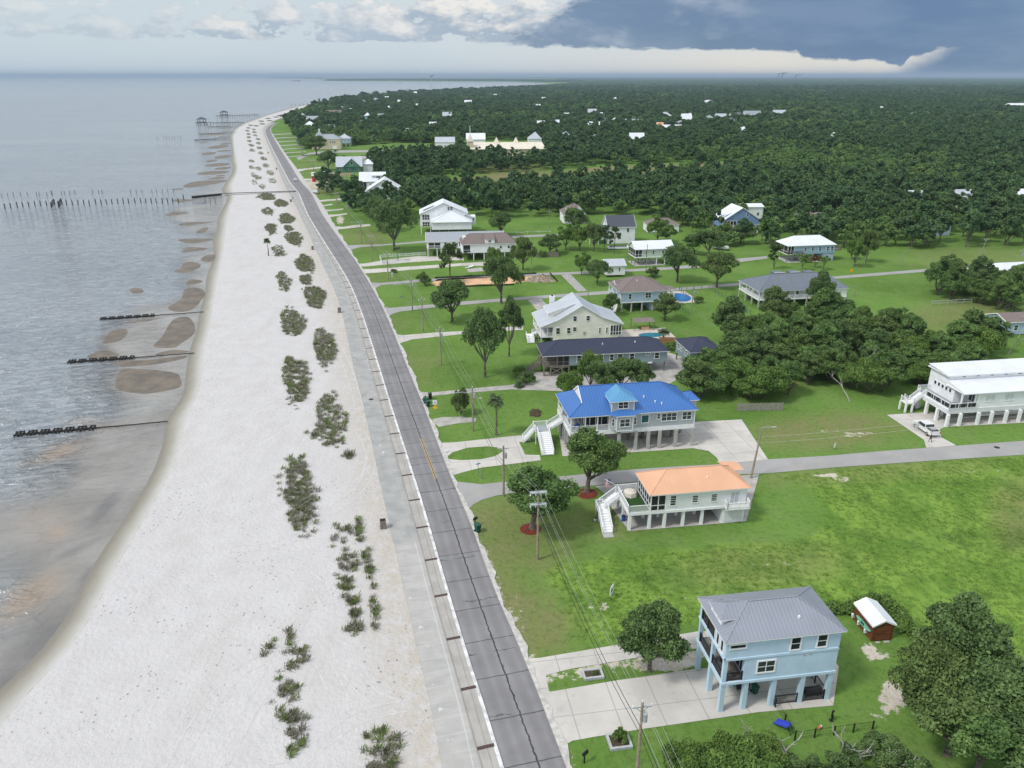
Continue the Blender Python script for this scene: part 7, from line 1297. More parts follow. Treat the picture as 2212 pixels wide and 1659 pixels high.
# ---- people
def person(p,label,shirt,trousers,rz=0.,hat=None,z=0.04,stride=.28,bend=.0):
    e_=empty('person',G(p,z),rz,label,'person')
    bm_=bpy.data.meshes.new('body'); 
    J=dict(pel=(0,0,.95),sp=(bend*.3,0,1.15),ch=(bend*.7,0,1.38),nk=(bend,0,1.5),hd=(bend+.02,0,1.62),ht=(bend+.02,0,1.72),lh=(0,.1,.9),lk=(stride*.6,.11,.5),la=(stride*.7,.11,.08),lt=(stride*.7+.18,.12,.04),rh=(0,-.1,.9),rk=(-stride*.2,-.11,.5),ra=(-stride*.9,-.11,.1),rt=(-stride*.9+.16,-.12,.04),ls=(bend*.8,.19,1.42),le=(bend*.8-.12,.26,1.16),lw=(bend*.8+.05,.27,.93),lf=(bend*.8+.09,.27,.84),rs=(bend*.8,-.19,1.42),re=(bend*.8+.08,-.26,1.15),rw=(bend*.8+.25,-.25,1.0),rf=(bend*.8+.32,-.25,.95))
    R_=dict(pel=.15,sp=.14,ch=.16,nk=.06,hd=.10,ht=.085,lh=.10,lk=.065,la=.045,lt=.035,rh=.10,rk=.065,ra=.045,rt=.035,ls=.065,le=.047,lw=.033,lf=.03,rs=.065,re=.047,rw=.033,rf=.03)
    E_=[('pel','sp'),('sp','ch'),('ch','nk'),('nk','hd'),('hd','ht'),('pel','lh'),('lh','lk'),('lk','la'),('la','lt'),('pel','rh'),('rh','rk'),('rk','ra'),('ra','rt'),('ch','ls'),('ls','le'),('le','lw'),('lw','lf'),('ch','rs'),('rs','re'),('re','rw'),('rw','rf')]
    K=list(J); bm_.from_pydata([J[k] for k in K],[(K.index(a_),K.index(c_)) for a_,c_ in E_],[]); o=meshobj('body',bm_,e_); sk=o.modifiers.new('skin','SKIN')
    for i,k in enumerate(K): bm_.skin_vertices[0].data[i].radius=(R_[k],)*2; bm_.skin_vertices[0].data[i].use_root=(k=='pel')
    o.modifiers.new('sub','SUBSURF').render_levels=1
    def f(k,v,c,bh):
        z_=k.n('ShaderNodeSeparateXYZ',{0:v}).outputs[2]; return k.mix(k.m('GREATER_THAN',z_,1.5),k.mix(k.m('GREATER_THAN',z_,.96),trousers,shirt),(.40,.24,.17)),bh
    bm_.materials.append(mat('clothing_'+label[:12],(.1,.1,.1),.8,.05,3,fn=f))
    if hat: b=MB(); b.tube([(bend+.02,0,1.66),(bend+.02,0,1.72),(bend+.02,0,1.78)],[.18,.12,.08],10); b.build('hat',hat,e_)
    else: b=MB(); b.tube([(bend-.01,0,1.62),(bend,0,1.72),(bend,0,1.77)],[.11,.108,.05],8); b.build('hair',mat('dark_hair',(.03,.02,.015),.6,.1),e_)
person(T(3,2,1400,503),'Person in dark work clothes and a pale hat walking behind the white pickup',(.05,.045,.045),(.035,.035,.04),2.2,mat('pale_hat',(.65,.6,.5),.8,.05))
person(T(1,1,320,67),'Person in a blue shirt walking along the promenade',(.12,.18,.3),(.05,.05,.06),1.8)
# ---- signs, boxes, bins
def sign(p,label,w,h,z,m,posts,rz=0.,extra=None,cat='sign'):
    e_=empty('sign',G(p),rz,label,cat); b=MB(); b.box(-w/2,w/2,-.03,.03,z,z+h); b.build('board',m,e_)
    for x_ in posts: b=MB(); b.box(x_-.04,x_+.04,.031,.10,0,z+h+.25); b.build('post',P_grey,e_)
    if extra: b=MB(); extra(b); b.build('marking',T_black,e_)
    return e_
sign(T(2,3,858,195),'White for sale board on two posts in the tall grass',1.15,1.2,.75,T_white,(-.5,.5),math.radians(62),lambda b:b.box(-.25,.2,-.045,-.031,1.1,1.45))
sign(T(3,2,573,563),'Small blue and white sign standing on the empty lawn',.7,.8,.35,T_white,(0,),math.radians(50),None); 
e_=sign(T(1,2,1550,262),'Yellow diamond warning sign with a white plate above it beside the road',.02,.02,1.2,T_white,(0,),-.1)
b=MB(); b.poly([(-.5,-.04,1.5),(0,-.04,1.0),(.5,-.04,1.5),(0,-.04,2.0)]); b.build('diamond_plate',mat('sign_yellow',(.80,.42,.02),.5,.05),e_); b=MB(); b.box(-.42,.42,-.06,-.03,2.1,3.0); w_=b.build('white_plate',T_white,e_); b=MB(); [b.box(-.28,.28,-.07,-.061,2.25+i*.2,2.33+i*.2) for i in range(3)]; b.build('marking',T_black,w_)
sign(T(3,1,712,740),'Yellow diamond sign beside the upper side street',1.0,1.0,1.9,MATS['sign_yellow'],(0,),.1)
for p_,l_ in ((T(1,2,1922,805),'Blue street name sign on a thin post beside the side street'),(T(1,1,1258,975),'Blue street name sign on the lawn by the middle side street')):
    sign(p_,l_,.8,.16,2.4,mat('sign_blue',(.05,.2,.5),.5,.05),(0,),.4)
sign(T(1,2,1960,820),'Bare sign post next to the blue street name sign',.1,.1,1.9,T_conc,(0,),.4); sign(T(1,1,1282,975),'Leaning sign post with a reddish plate near the middle side street',.25,.5,2.2,mat('rust_red',(.35,.15,.08),.7,.1),(0,),.4)
def mailbox(p,label,m): simple_obj('mailbox',G(p),label,'mailbox',[('post',m,lambda b:b.box(-.06,.06,-.06,.06,0,1.05)),('box',m,lambda b:(b.box(-.25,.45,-.12,.12,1.05,1.3),b.tube([(-.25,0,1.3),(.45,0,1.3)],.12,8)))],.8)
mailbox(T(1,2,1650,635),'White mailbox at the tip of the oval grass island',T_white); mailbox(T(1,3,-1,-1),'x',T_black) if 0 else mailbox(T(1,2,1893,1225),'Black mailbox on a post beside the green bin',T_black); mailbox(T(1,1,1177,735),'White mailbox near the second stilt house drive',T_white); mailbox((1262,1648),'Black mailbox at the bottom edge beside the driveway',T_black)
bin_(G(T(1,2,1916,1278)),'Green wheelie bin standing alone at the edge of the rough verge',rz=.6,sc=1.25); bin_(G(T(1,2,1487,195)),'Green wheelie bin nearer the yellow sign',rz=.4,sc=1.2); bin_(G(T(1,2,1474,170)),'Green wheelie bin beside the black rubbish bags',rz=1.,sc=1.2); bin_(G(T(1,2,1505,130)),'Black wheelie bin at the old concrete drive',T_black,.2,sc=1.2)
for p_,l_ in ((T(1,2,1462,150),'Black rubbish bag heaped by the green bins'),): simple_obj('rubbish_bag',G(p_),l_,'rubbish bag',[('sack',T_black,lambda b:b.tube([(0,0,0),(0,.05,.4),(.05,0,.75),(.05,.02,1.1)],[.5,.62,.45,.08],8)),('knot',T_black,lambda b:b.tube([(.05,.02,1.05),(.1,.05,1.25)],[.05,.14],6))])
M_block=mat('grey_block',(.42,.44,.45),.85,.1,1.5,bump=.02,bs=5)
def planter(p,label,w,d): simple_obj('planter',G(p,.0),label,'planter',[('block_wall',M_block,lambda b:(b.box(-w,w,-d,-d+.25,0,.32),b.box(-w,w,d-.25,d,0,.32),b.box(-w,-w+.25,-d+.25,d-.25,0,.32),b.box(w-.25,w,-d+.25,d-.25,0,.32))),('soil',mat('soil',(.08,.06,.04),.95,.2,3),lambda b:b.box(-w+.25,w-.25,-d+.25,d-.25,.05,.18))],math.radians(9))
planter(T(2,3,697,858),'Empty square block planter between the two driveways',1.15,.75); planter(T(2,3,925,1437),'Square block planter with drooping leaves below the driveway',1.15,1.0)
tree('bushB',T(2,3,930,1425),'Spiky plant growing in the lower block planter','plant',.38,.55); tree('bushB',T(2,3,720,858),'Little green plant in the upper block planter','plant',.14,.25)
M_mulch=mat('red_mulch',(.16,.035,.022),.95,.35,4.,bump=.08,bs=6)
for p_,r_,l_ in (((1268,1066),1.75,'Red mulch ring round the leafy oak by the side street'),((1146,1143),1.6,'Red mulch ring under the oak behind the double arm pole')):
    e_=empty('mulch_ring',G(p_),0,l_,'mulch bed'); b=MB(); b.tube([(0,0,-.02),(0,0,.06),(0,0,.10)],[r_,r_*.95,r_*.5],18); b.build('mulch',M_mulch,e_)
# pools
M_pool=mat('pool_water',(.02,.16,.42),.06,.15,1.2,bump=.03,bs=2.,spec=.6)
o_=G(T(2,1,1405,955)); h=Ho('swimming_pool','Blue kidney shaped pool in a pale deck beside the poolside house','swimming pool',o_,9)
h.box('pool_deck',T_floor if 0 else mat('pool_deck',(.55,.50,.44),.8,.1,1),(-2,7.6,-1.,12,0,.07)); b=MB(); b.poly([(4+2.9*math.cos(t)+.5*math.sin(t),5+4.8*math.sin(t)*(1-.15*math.cos(t)),.09) for t in np.linspace(0,6.283,24)[:-1]]); h.part('water',b,M_pool)
h=Ho('swimming_pool','Teal garden pool behind the cream gable house, half hidden by the long roof','swimming pool',G(T(2,1,1150,1268)),8); h.box('pool_deck',MATS['pool_deck'],(-6,8,-1,8,0,.07)); b=MB(); b.poly([(2.3+3.3*math.cos(t),2.6+1.9*math.sin(t),.09) for t in np.linspace(0,6.283,20)[:-1]]); h.part('water',b,mat('teal_pool_water',(.03,.20,.27),.06,.15,1.2,bump=.03,bs=2))
h=Ho('pergola','Brown roofed open shelter beside the teal garden pool','shelter',G(T(2,1,1055,1205)),8); h.roof([[(0,0,2.4),(5.5,0,2.4),(5.5,2,2.9),(0,2,2.9)],[(0,4,2.4),(5.5,4,2.4),(5.5,2,2.9),(0,2,2.9)]],R_brown,fas=T_wood); h.posts([(.2,.2),(5.3,.2),(.2,3.8),(5.3,3.8)],0,2.4,.14,T_wood,'post'); h.box('counter',MATS['orange_dirt'],(2.2,4.2,.6,1.2,.02,.9))
# fences
def fence(a_,c_,label,h_=1.2,m=T_white,style='picket',n=None,name='fence',post=2.4):
    A,B=G(a_),G(c_); L=(B-A).length; h=Ho(name,label,'fence',A,math.degrees(math.atan2(B.y-A.y,B.x-A.x))); k=max(1,round(L/post))
    for i in range(k+1): h.box('post',m,(L*i/k-.06,L*i/k+.06,-.06,.06,0,h_+.1))
    b=MB()
    if style=='picket':
        b.box(0,L,-.03,.03,h_*.85,h_*.93); b.box(0,L,-.03,.03,h_*.2,h_*.28); j=int(L/.3); [b.box(L*i/j-.04,L*i/j+.04,-.045,-.031,.05,h_) for i in range(j)]
    elif style=='board': j=int(L/.22); [b.box(L*i/j,L*i/j+.19,-.02,.02,.03,h_+random.uniform(-.04,.04)) for i in range(j)]
    elif style=='rail': b.box(0,L,-.04,.04,h_*.85,h_*.97); b.box(0,L,-.04,.04,h_*.4,h_*.5)
    elif style=='rope':
        for i in range(k): b.tube([(L*(i+t)/k,0,h_*.85-.25*4*t*(1-t)) for t in (0,.25,.5,.75,1)],.04,4,False)
    else:
        b.box(0,L,-.012,.012,h_-.025,h_); j=int(L/.30); [b.box(L*i/j-.005,L*i/j+.005,-.005,.005,.03,h_) for i in range(j)]; b.box(0,L,-.005,.005,h_*.31,h_*.32); b.box(0,L,-.005,.005,h_*.61,h_*.62)
    h.part('infill',b,m); return h
fence(T(1,1,1070,570),T(1,1,1465,545),'White picket fence along the far side of the sandy drive'); fence(T(1,1,1090,625),T(1,1,1310,605),'White picket fence along the near side of the sandy drive'); fence(T(1,1,1090,625),T(1,1,1070,570),'White picket gate fence across the sandy drive')
G_=mat('green_chain_link',(.12,.20,.15),.6,.1,2); fence(T(2,1,1445,850),T(2,1,1520,925),'Green chain link fence beside the pool',1.4,G_,'wire'); fence(T(2,1,1445,850),T(2,1,1700,838),'Green chain link fence along the upper side street',1.4,G_,'wire'); fence(T(2,1,1700,838),T(2,1,2060,1060),'Green chain link fence running diagonally across the lawn',1.4,G_,'wire'); fence(T(2,1,1430,985),T(2,1,1520,1065),'Green chain link fence at the near garden corner',1.4,G_,'wire')
fence(T(2,1,180,560),T(2,1,400,562),'Dark weathered board fence at the lawn corner',1.8,T_wood,'board'); fence(T(2,1,400,562),T(2,1,372,500),'Side run of the dark weathered board fence',1.8,T_wood,'board')
fence((1592,888),(1690,886),'Weathered grey board fence at the foot of the wood',1.6,mat('grey_boards',(.30,.28,.25),.85,.15,2),'board'); fence(T(2,1,1270,1310),T(2,1,1420,1315),'Orange brown board fence by the garden pool',1.8,mat('cedar_boards',(.32,.17,.08),.85,.15,2),'board')
fence((2012,660),(2098,655),'Pale metal rail fence on the dry grass at right',1.4,T_conc,'rail'); fence((2160,655),(2215,690),'Dark rail fence behind the white roofed house at the right edge',1.4,T_black,'rail')
fence(T(2,1,-60,362),T(2,1,330,352),'White posts linked with a drooping rope along the upper lawn',.9,T_white,'rope',post=4.5)
M_silt=mat('silt_fabric',(.015,.014,.015),.9,.2,1); fence((940,602),(1158,592),'Black silt fence along the far side of the dirt lot',.6,M_silt,'board'); fence((945,622),(1110,616),'Black silt fence along the near side of the dirt lot',.5,M_silt,'board'); fence((1188,592),(1204,609),'Black silt fence corner beside the rubble heap',.6,M_silt,'board')
h=fence(T(3,3,60,1135),T(3,3,230,1420),'Black wire fence running down from the corner pier to the scrub',1.1,T_black,'wire'); fence(T(3,3,230,1420),T(3,3,900,1330),'Black wire fence along the bottom scrub',1.1,T_black,'wire')
# rubble heap
rng=np.random.default_rng(3)
def heap(name,p,rx,ry,hz,m,label,cat):
    c=G(p); n=26; th=np.linspace(0,2*np.pi,n,endpoint=False); V=[(0,0,hz)]; Fc=[]
    for k,r in enumerate((.25,.5,.75,1.)):
        for t in th: f=1+.12*rng.normal(); V.append((rx*r*f*math.cos(t),ry*r*f*math.sin(t),max(-.02,hz*(1-r**1.3)+(.22*rng.normal()*hz*.5 if r<1 else 0)-.02)))
    b=MB()
    for i in range(n): b.poly([V[0],V[1+i],V[1+(i+1)%n]])
    for k in range(3):
        for i in range(n): a0=1+k*n+i; a1=1+k*n+(i+1)%n; b.poly([V[a0],V[a0+n],V[a1+n],V[a1]])
    o=b.build(name,m); o.location=c; tag(o,label,cat)
M_rub=mat('rubble',(.42,.35,.27),.95,.35,1.6,bump=.3,bs=1.3,col2=(.16,.13,.09))
heap('rubble_heap',(1168,605),4.6,3.2,1.7,M_rub,'Heap of pale rubble and earth beside the black silt fence','rubble heap')
heap('brush_heap',T(2,2,205,250),1.3,2.2,.25,mat('brown_litter',(.06,.045,.025),.95,.4,3),'Low heap of brown dead leaves on the lawn left of the blue roofed house','leaf heap')
# vehicles of the construction site
e_=empty('skip',G(T(1,0,615,1545)),.03,'Dark red skip with white lettering on the construction site','skip'); b=MB(); b.box(-7,7,-1.6,1.6,.2,3.2); b.build('body',mat('dark_red_paint',(.16,.02,.02),.5,.1),e_)
b=MB(); 
for i,s_ in enumerate((-1.6,-.6,.4,1.4)): b.box(s_,s_+.7,-1.64,-1.61,1.5,2.4)
b.build('lettering',T_white,e_); [ (lambda b:(b.box(x_,x_+.3,-1.75,-1.65,.2,3.1),b.build('rib',MATS['dark_red_paint'],e_)))(MB()) for x_ in (-6,-3,3,6)]
e_=empty('box_truck',G(T(1,0,600,1527)),.03,'Blue and white truck parked behind the dark red skip','truck'); b=MB(); b.box(-6,6,-1.5,1.5,1.,2.2); b.build('bed',T_white,e_); b=MB(); b.box(-4,4,-1.4,1.4,2.2,3.4); b.build('load',mat('pale_blue_load',(.2,.42,.6),.6,.1),e_); b=MB(); b.box(-9,-6.1,-1.4,1.4,.5,2.8); b.build('cab',T_white,e_)
for x_ in (-7.5,3,5): b=MB(); b.tube([(x_,-1.6,.6),(x_,1.6,.6)],.6,10); b.build('wheel',T_black,e_)
simple_obj('portable_toilet',G(T(1,0,504,1570)),'Red portable toilet beside the coastal road','portable toilet',[('cabin',mat('red_plastic',(.45,.02,.02),.5,.05),lambda b:b.box(-1,1,-1,1,0,3.6)),('roof',T_white,lambda b:b.box(-1.1,1.1,-1.1,1.1,3.6,4.)),('door',MATS['red_plastic'],lambda b:b.box(-.7,.7,-1.08,-1.01,.2,3.2))])
# boat on trailer
e_=empty('boat',G(T(2,1,1800,500)),-.6,'White and dark motor boat parked under the oak','boat'); b=MB()
hp=[(-3,.9),(-1,1.15),(1.5,1.0),(3.2,.05)]
for (x0,w0),(x1,w1) in zip(hp,hp[1:]):
    for sg in (-1,1): b.poly([(x0,sg*w0,1.7),(x1,sg*w1,1.8),(x1,sg*w1*.3,.7),(x0,sg*w0*.5,.6)])
b.poly([(-3,-.9,1.7),(-3,.9,1.7),(-3,.45,.6),(-3,-.45,.6)]); b.build('hull',T_white,e_); b=MB(); b.box(-2.6,.8,-.8,.8,1.55,2.1); b.build('cockpit_cover',T_black,e_); b=MB(); b.box(-3,3.6,-.5,.5,.4,.55); b.tube([(-.6,-1.1,.35),(-.6,1.1,.35)],.35,10); b.build('trailer',T_black,e_)
e_=empty('boat',G(T(2,1,915,492)),.1,'Long white boat lying in the yard of the white gable house','boat'); b=MB(); b.box(-4,4,-1.,1.,.3,1.0); b.build('hull',T_white,e_); b=MB(); b.box(-3.4,3.4,-.8,.8,1.0,1.15); b.build('cover',mat('navy_cover',(.03,.04,.08),.7,.1),e_)
# garden bits
for i,(p_,l_) in enumerate(((T(1,1,1830,660),'White sun lounger on the small patio, left one'),(T(1,1,1853,655),'White sun lounger on the small patio, right one'))): simple_obj('sun_lounger',G(p_,.04),l_,'sun lounger',[('seat',T_white,lambda b:b.obox((-.9,0,.35),(.4,0,.35),.65,.07)),('backrest',T_white,lambda b:b.obox((.4,0,.35),(1.,0,.85),.65,.07)),('leg',T_white,lambda b:(b.box(-.8,-.74,-.3,.3,0,.33),b.box(.2,.26,-.3,.3,0,.33)))],.4+.2*i)
simple_obj('play_slide',G(T(3,3,120,1310)),'Blue plastic slide lying on the mown grass below the pale blue house','slide',[('chute',mat('slide_blue',(.05,.08,.55),.4,.05),lambda b:b.obox((-.8,0,.2),(.7,0,.75),.75,.08)),('rim',MATS['slide_blue'],lambda b:(b.obox((-.8,-.38,.28),(.7,-.38,.83),.07,.18),b.obox((-.8,.38,.28),(.7,.38,.83),.07,.18))),('ladder',T_black,lambda b:(b.obox((.7,-.3,.8),(1.2,-.3,0),.04,.04),b.obox((.7,.3,.8),(1.2,.3,0),.04,.04),[b.obox((.8+.15*i,-.3,.65-.25*i),(.8+.15*i,.3,.65-.25*i),.03,.03) for i in range(3)]))],-.9)
simple_obj('garden_figure',G(T(3,3,547,1248)),'Dark slim garden post figure on the back lawn','garden figure',[('body',T_black,lambda b:b.tube([(0,0,0),(.05,0,.5),(-.03,0,1.),(.05,0,1.3)],[.1,.16,.1,.14],8)),('base',T_black,lambda b:b.box(-.2,.2,-.2,.2,0,.06))])
simple_obj('float_ball',G(T(3,3,447,1318)),'Orange and white float lying by the bottom scrub','float',[('body',mat('orange_plastic',(.6,.2,.08),.5,.05),lambda b:b.tube([(-.25,0,.2),(.05,0,.2)],.16,8)),('tip',T_white,lambda b:b.tube([(.05,0,.2),(.3,0,.2)],[.15,.08],8))],.6)
simple_obj('flower_pot',H2.w(-5.1,1.9,0),'White flower pot with a plant nearest the white outside stairs','flower pot',[('pot',T_white,lambda b:b.tube([(0,0,0),(0,0,.45)],[.2,.32],8)),('plant',L_oak,lambda b:b.tube([(0,0,.45),(0,0,.7),(0,0,.95)],[.25,.4,.1],7))]); simple_obj('flower_pot',H2.w(-6.8,3.9,0),'White flower pot with a dark plant behind the white outside stairs','flower pot',[('pot',T_white,lambda b:b.tube([(0,0,0),(0,0,.45)],[.2,.32],8)),('plant',L_oak,lambda b:b.tube([(0,0,.45),(0,0,.8),(0,0,1.1)],[.25,.45,.1],7))])
simple_obj('blue_barrel',H2.w(-2.7,3.2,.0),'Blue barrel behind the deck post of the copper roofed house','barrel',[('body',mat('barrel_blue',(.02,.08,.4),.5,.05),lambda b:b.tube([(0,0,0),(0,0,.9)],.28,10)),('lid',T_black,lambda b:b.tube([(0,0,.9),(0,0,.95)],.29,10))])
for x_,l_ in ((9.2,'Dark shrub in the shade below the copper roofed house, left'),(10.2,'Red leaved shrub below the copper roofed house'),(11.0,'Green shrub beside the louvred garage')): e_=tree('bushB',None,l_,'shrub',.22,.3,world=H2.w(x_,4.2,.02))
simple_obj('fire_hydrant',G(T(1,2,2190,1030)),'Small pale hydrant on the grass near the side street','hydrant',[('body',mat('hydrant_tan',(.45,.33,.2),.6,.1),lambda b:b.tube([(0,0,0),(0,0,.55),(0,0,.72)],[.16,.14,.06],8)),('nozzle',MATS['hydrant_tan'],lambda b:b.tube([(-.2,0,.45),(.2,0,.45)],.07,6))])
simple_obj('manhole',G(T(1,2,995,132),.08),'Round iron manhole cover in the promenade','manhole cover',[('cover',M_brown,lambda b:b.tube([(0,0,0),(0,0,.015)],.4,14)),('ring',T_black,lambda b:b.tube([(0,0,-.01),(0,0,.008)],.5,14))])
simple_obj('manhole',G(T(3,2,1978,548),.03),'Dark manhole cover in the side street near the right edge','manhole cover',[('cover',T_black,lambda b:b.tube([(0,0,0),(0,0,.015)],.42,14)),('ring',M_brown,lambda b:b.tube([(0,0,-.01),(0,0,.008)],.52,14))])
simple_obj('water_tower',G((932,175.2)),'Distant water tower on the low far shore','water tower',[('tank',T_conc,lambda b:b.tube([(0,0,55),(0,0,62),(0,0,76),(0,0,82)],[12,32,32,10],10)),('leg',T_conc,lambda b:b.tube([(0,0,0),(0,0,56)],7,6))])
simple_obj('barge',G((640,174.6)),'Tiny dark barge far out on the bay','barge',[('hull',T_black,lambda b:b.box(-60,60,-15,15,0,5)),('cabin',T_conc,lambda b:b.box(30,45,-8,8,5,14))])
for i,(x_,l_) in enumerate(((1684,'Distant angled gantry on the horizon, left'),(1692,'Distant angled gantry on the horizon, middle'),(1722,'Distant low gantry on the horizon, right'))):
    simple_obj('gantry',G((x_,171)),l_,'gantry',[('mast',T_black,lambda b:b.obox((-50,0,0),(-12,0,108 if i<2 else 80),16,16)),('boom',T_black,lambda b:b.obox((-50,0,92 if i<2 else 70),(80,0,116 if i<2 else 84),12,10))])
# ================================================================ the woods, placed around the houses
def clear(X,Y,pad=0):
    r=np.ones(X.shape,bool)
    for c,an,hx,hy in EX:
        dx,dy=X-c.x,Y-c.y; u=dx*math.cos(an)+dy*math.sin(an); v=-dx*math.sin(an)+dy*math.cos(an); far=c.y>380
        # keep the view of far houses open towards the camera
        ext=min(30,c.y*.019) if far else (11 if c.y>300 else 0)
        r&=~((np.abs(u)<hx+pad)&(v>-hy-pad-ext)&(v<hy+pad))
    return r
def jit(x0,x1,y0,y1,s,seed):
    g=np.random.default_rng(seed); X,Y=np.meshgrid(np.arange(x0,x1,s),np.arange(y0,y1,s)); return X.ravel()+g.uniform(-.45,.45,X.size)*s,Y.ravel()+g.uniform(-.45,.45,X.size)*s
# near woods (individual trees) -------------
X,Y=jit(30,200,150,300,5.6,1); k=inforest(X,Y,FOREST[1:])&clear(X,Y,-1); NX,NY=X[k],Y[k]
g=np.random.default_rng(9); n1=0
LBN={'woodA':'Dark green tree inside the dense near wood','woodB':'Dark green tree inside the dense near wood','woodC':'Dark green tree inside the dense near wood','oakC':'Dark green tree inside the dense near wood','liteB':'Paler green tree inside the dense near wood','tallA':'Dark green tree inside the dense near wood'}
for x_,y_ in zip(NX,NY):
    U,V_=PR(x_,y_); key=('liteB' if (V_>820 and g.random()<.6) or g.random()<.14 else str(g.choice(['woodA','woodB','woodC']))); s_=g.uniform(.72,1.05)
    z_=1.15 if key=='liteB' else 1.0
    tree(key,None,LBN[key],'tree',s_,s_*z_*g.uniform(.8,1.15)*(.8 if V_>800 else 1),world=(x_,y_,0),group='pale trees of the near wood' if key=='liteB' else 'dark trees of the near wood'); n1+=1
# far woods: nearest ones are things, the rest one mass -------------
X,Y=jit(-700,620,300,1000,7.4,2); X2,Y2=jit(-1100,1800,1000,2300,12.5,3); X3,Y3=jit(-1800,4200,2300,5200,27,4); 
X=np.concatenate([X,X2,X3]); Y=np.concatenate([Y,Y2,Y3]); SZ=np.concatenate([np.full(len(X)-len(X2)-len(X3),1.),np.full(len(X2),1.5),np.full(len(X3),2.6)])
k=inforest(X,Y,FOREST[:1]); U,V_=PR(X,Y,6); k&=(U>-60)&(U<2290)&clear(X,Y); X,Y,SZ=X[k],Y[k],SZ[k]
o=np.argsort(Y); X,Y,SZ=X[o],Y[o],SZ[o]
NI=max(40,290-n1)
print('near wood',n1,'far',len(X))
for i in range(NI):
    key=FK[int(g.integers(0,5))]; s_=g.uniform(.8,1.15)
    tree(key,None,'Green tree standing along the near edge of the great forest','tree',s_,s_*g.uniform(.85,1.1),world=(X[i],Y[i],0),group='trees along the near edge of the great forest')
X,Y,SZ=X[NI:],Y[NI:],SZ[NI:]; n=len(X)
for kk in FK:
    if kk not in CROWNOBJ: tree(kk,None,'Green tree standing along the near edge of the great forest','tree',1.,world=(260,330,0),group='trees along the near edge of the great forest')
me=bpy.data.meshes.new('forest'); me.vertices.add(n); zz=np.where(SZ>1.2,-1.5*SZ,-1.2)
me.vertices.foreach_set('co',np.stack([X,Y,zz],1).astype(np.float32).ravel())
patch=np.sin(X*.011+Y*.004)*np.sin(Y*.009-X*.003)+g.normal(size=n)*.45
idx=np.where(patch>.35,g.choice([2,4],n),g.choice([0,1,3],n,p=[.45,.3,.25])).astype(np.int32)
hv=g.uniform(.85,1.35,n)*SZ; hv*=np.where(Y<700,g.uniform(.8,1.05,n),1)
for nm,v_,t_ in (('idx',idx,'INT'),('sc',hv.astype(np.float32),'FLOAT'),('rot',g.uniform(0,6.28,n).astype(np.float32),'FLOAT'),('zs',(g.uniform(.75,1.15,n)*np.where(SZ>2,.42,np.where(SZ>1.2,.68,1))).astype(np.float32),'FLOAT')):
    at=me.attributes.new(nm,t_,'POINT'); at.data.foreach_set('value',v_)
fo=meshobj('forest',me); tag(fo,'Dark green forest stretching to the horizon','forest',kind='stuff')
ng=bpy.data.node_groups.new('forest_nodes','GeometryNodeTree'); ng.interface.new_socket('Geometry',in_out='INPUT',socket_type='NodeSocketGeometry'); ng.interface.new_socket('Geometry',in_out='OUTPUT',socket_type='NodeSocketGeometry')
N=ng.nodes; Lk=ng.links; gi=N.new('NodeGroupInput'); go=N.new('NodeGroupOutput'); jn=N.new('GeometryNodeJoinGeometry'); m2p=N.new('GeometryNodeMeshToPoints'); Lk.new(gi.outputs[0],m2p.inputs[0])
def na(nm,t_): a_=N.new('GeometryNodeInputNamedAttribute'); a_.data_type=t_; a_.inputs[0].default_value=nm; return a_.outputs[0]
ia,sa,ra,za=na('idx','INT'),na('sc','FLOAT'),na('rot','FLOAT'),na('zs','FLOAT')
cr=N.new('ShaderNodeCombineXYZ'); Lk.new(ra,cr.inputs[2]); mm=N.new('ShaderNodeMath'); mm.operation='MULTIPLY'; Lk.new(sa,mm.inputs[0]); Lk.new(za,mm.inputs[1]); cs=N.new('ShaderNodeCombineXYZ'); Lk.new(sa,cs.inputs[0]); Lk.new(sa,cs.inputs[1]); Lk.new(mm.outputs[0],cs.inputs[2])
for i,kk in enumerate(FK):
    oi=N.new('GeometryNodeObjectInfo'); oi.inputs['Object'].default_value=CROWNOBJ[kk]; oi.transform_space='ORIGINAL'; oi.inputs['As Instance'].default_value=True
    cp_=N.new('FunctionNodeCompare'); cp_.data_type='INT'; cp_.operation='EQUAL'; Lk.new(ia,cp_.inputs['A'] if False else cp_.inputs[2]); cp_.inputs[3].default_value=i
    ip=N.new('GeometryNodeInstanceOnPoints'); Lk.new(m2p.outputs[0],ip.inputs['Points']); Lk.new(cp_.outputs[0],ip.inputs['Selection']); Lk.new(oi.outputs['Geometry'],ip.inputs['Instance']); Lk.new(cr.outputs[0],ip.inputs['Rotation']); Lk.new(cs.outputs[0],ip.inputs['Scale']); Lk.new(ip.outputs[0],jn.inputs[0])
Lk.new(jn.outputs[0],go.inputs[0]); md=fo.modifiers.new('forest','NODES'); md.node_group=ng
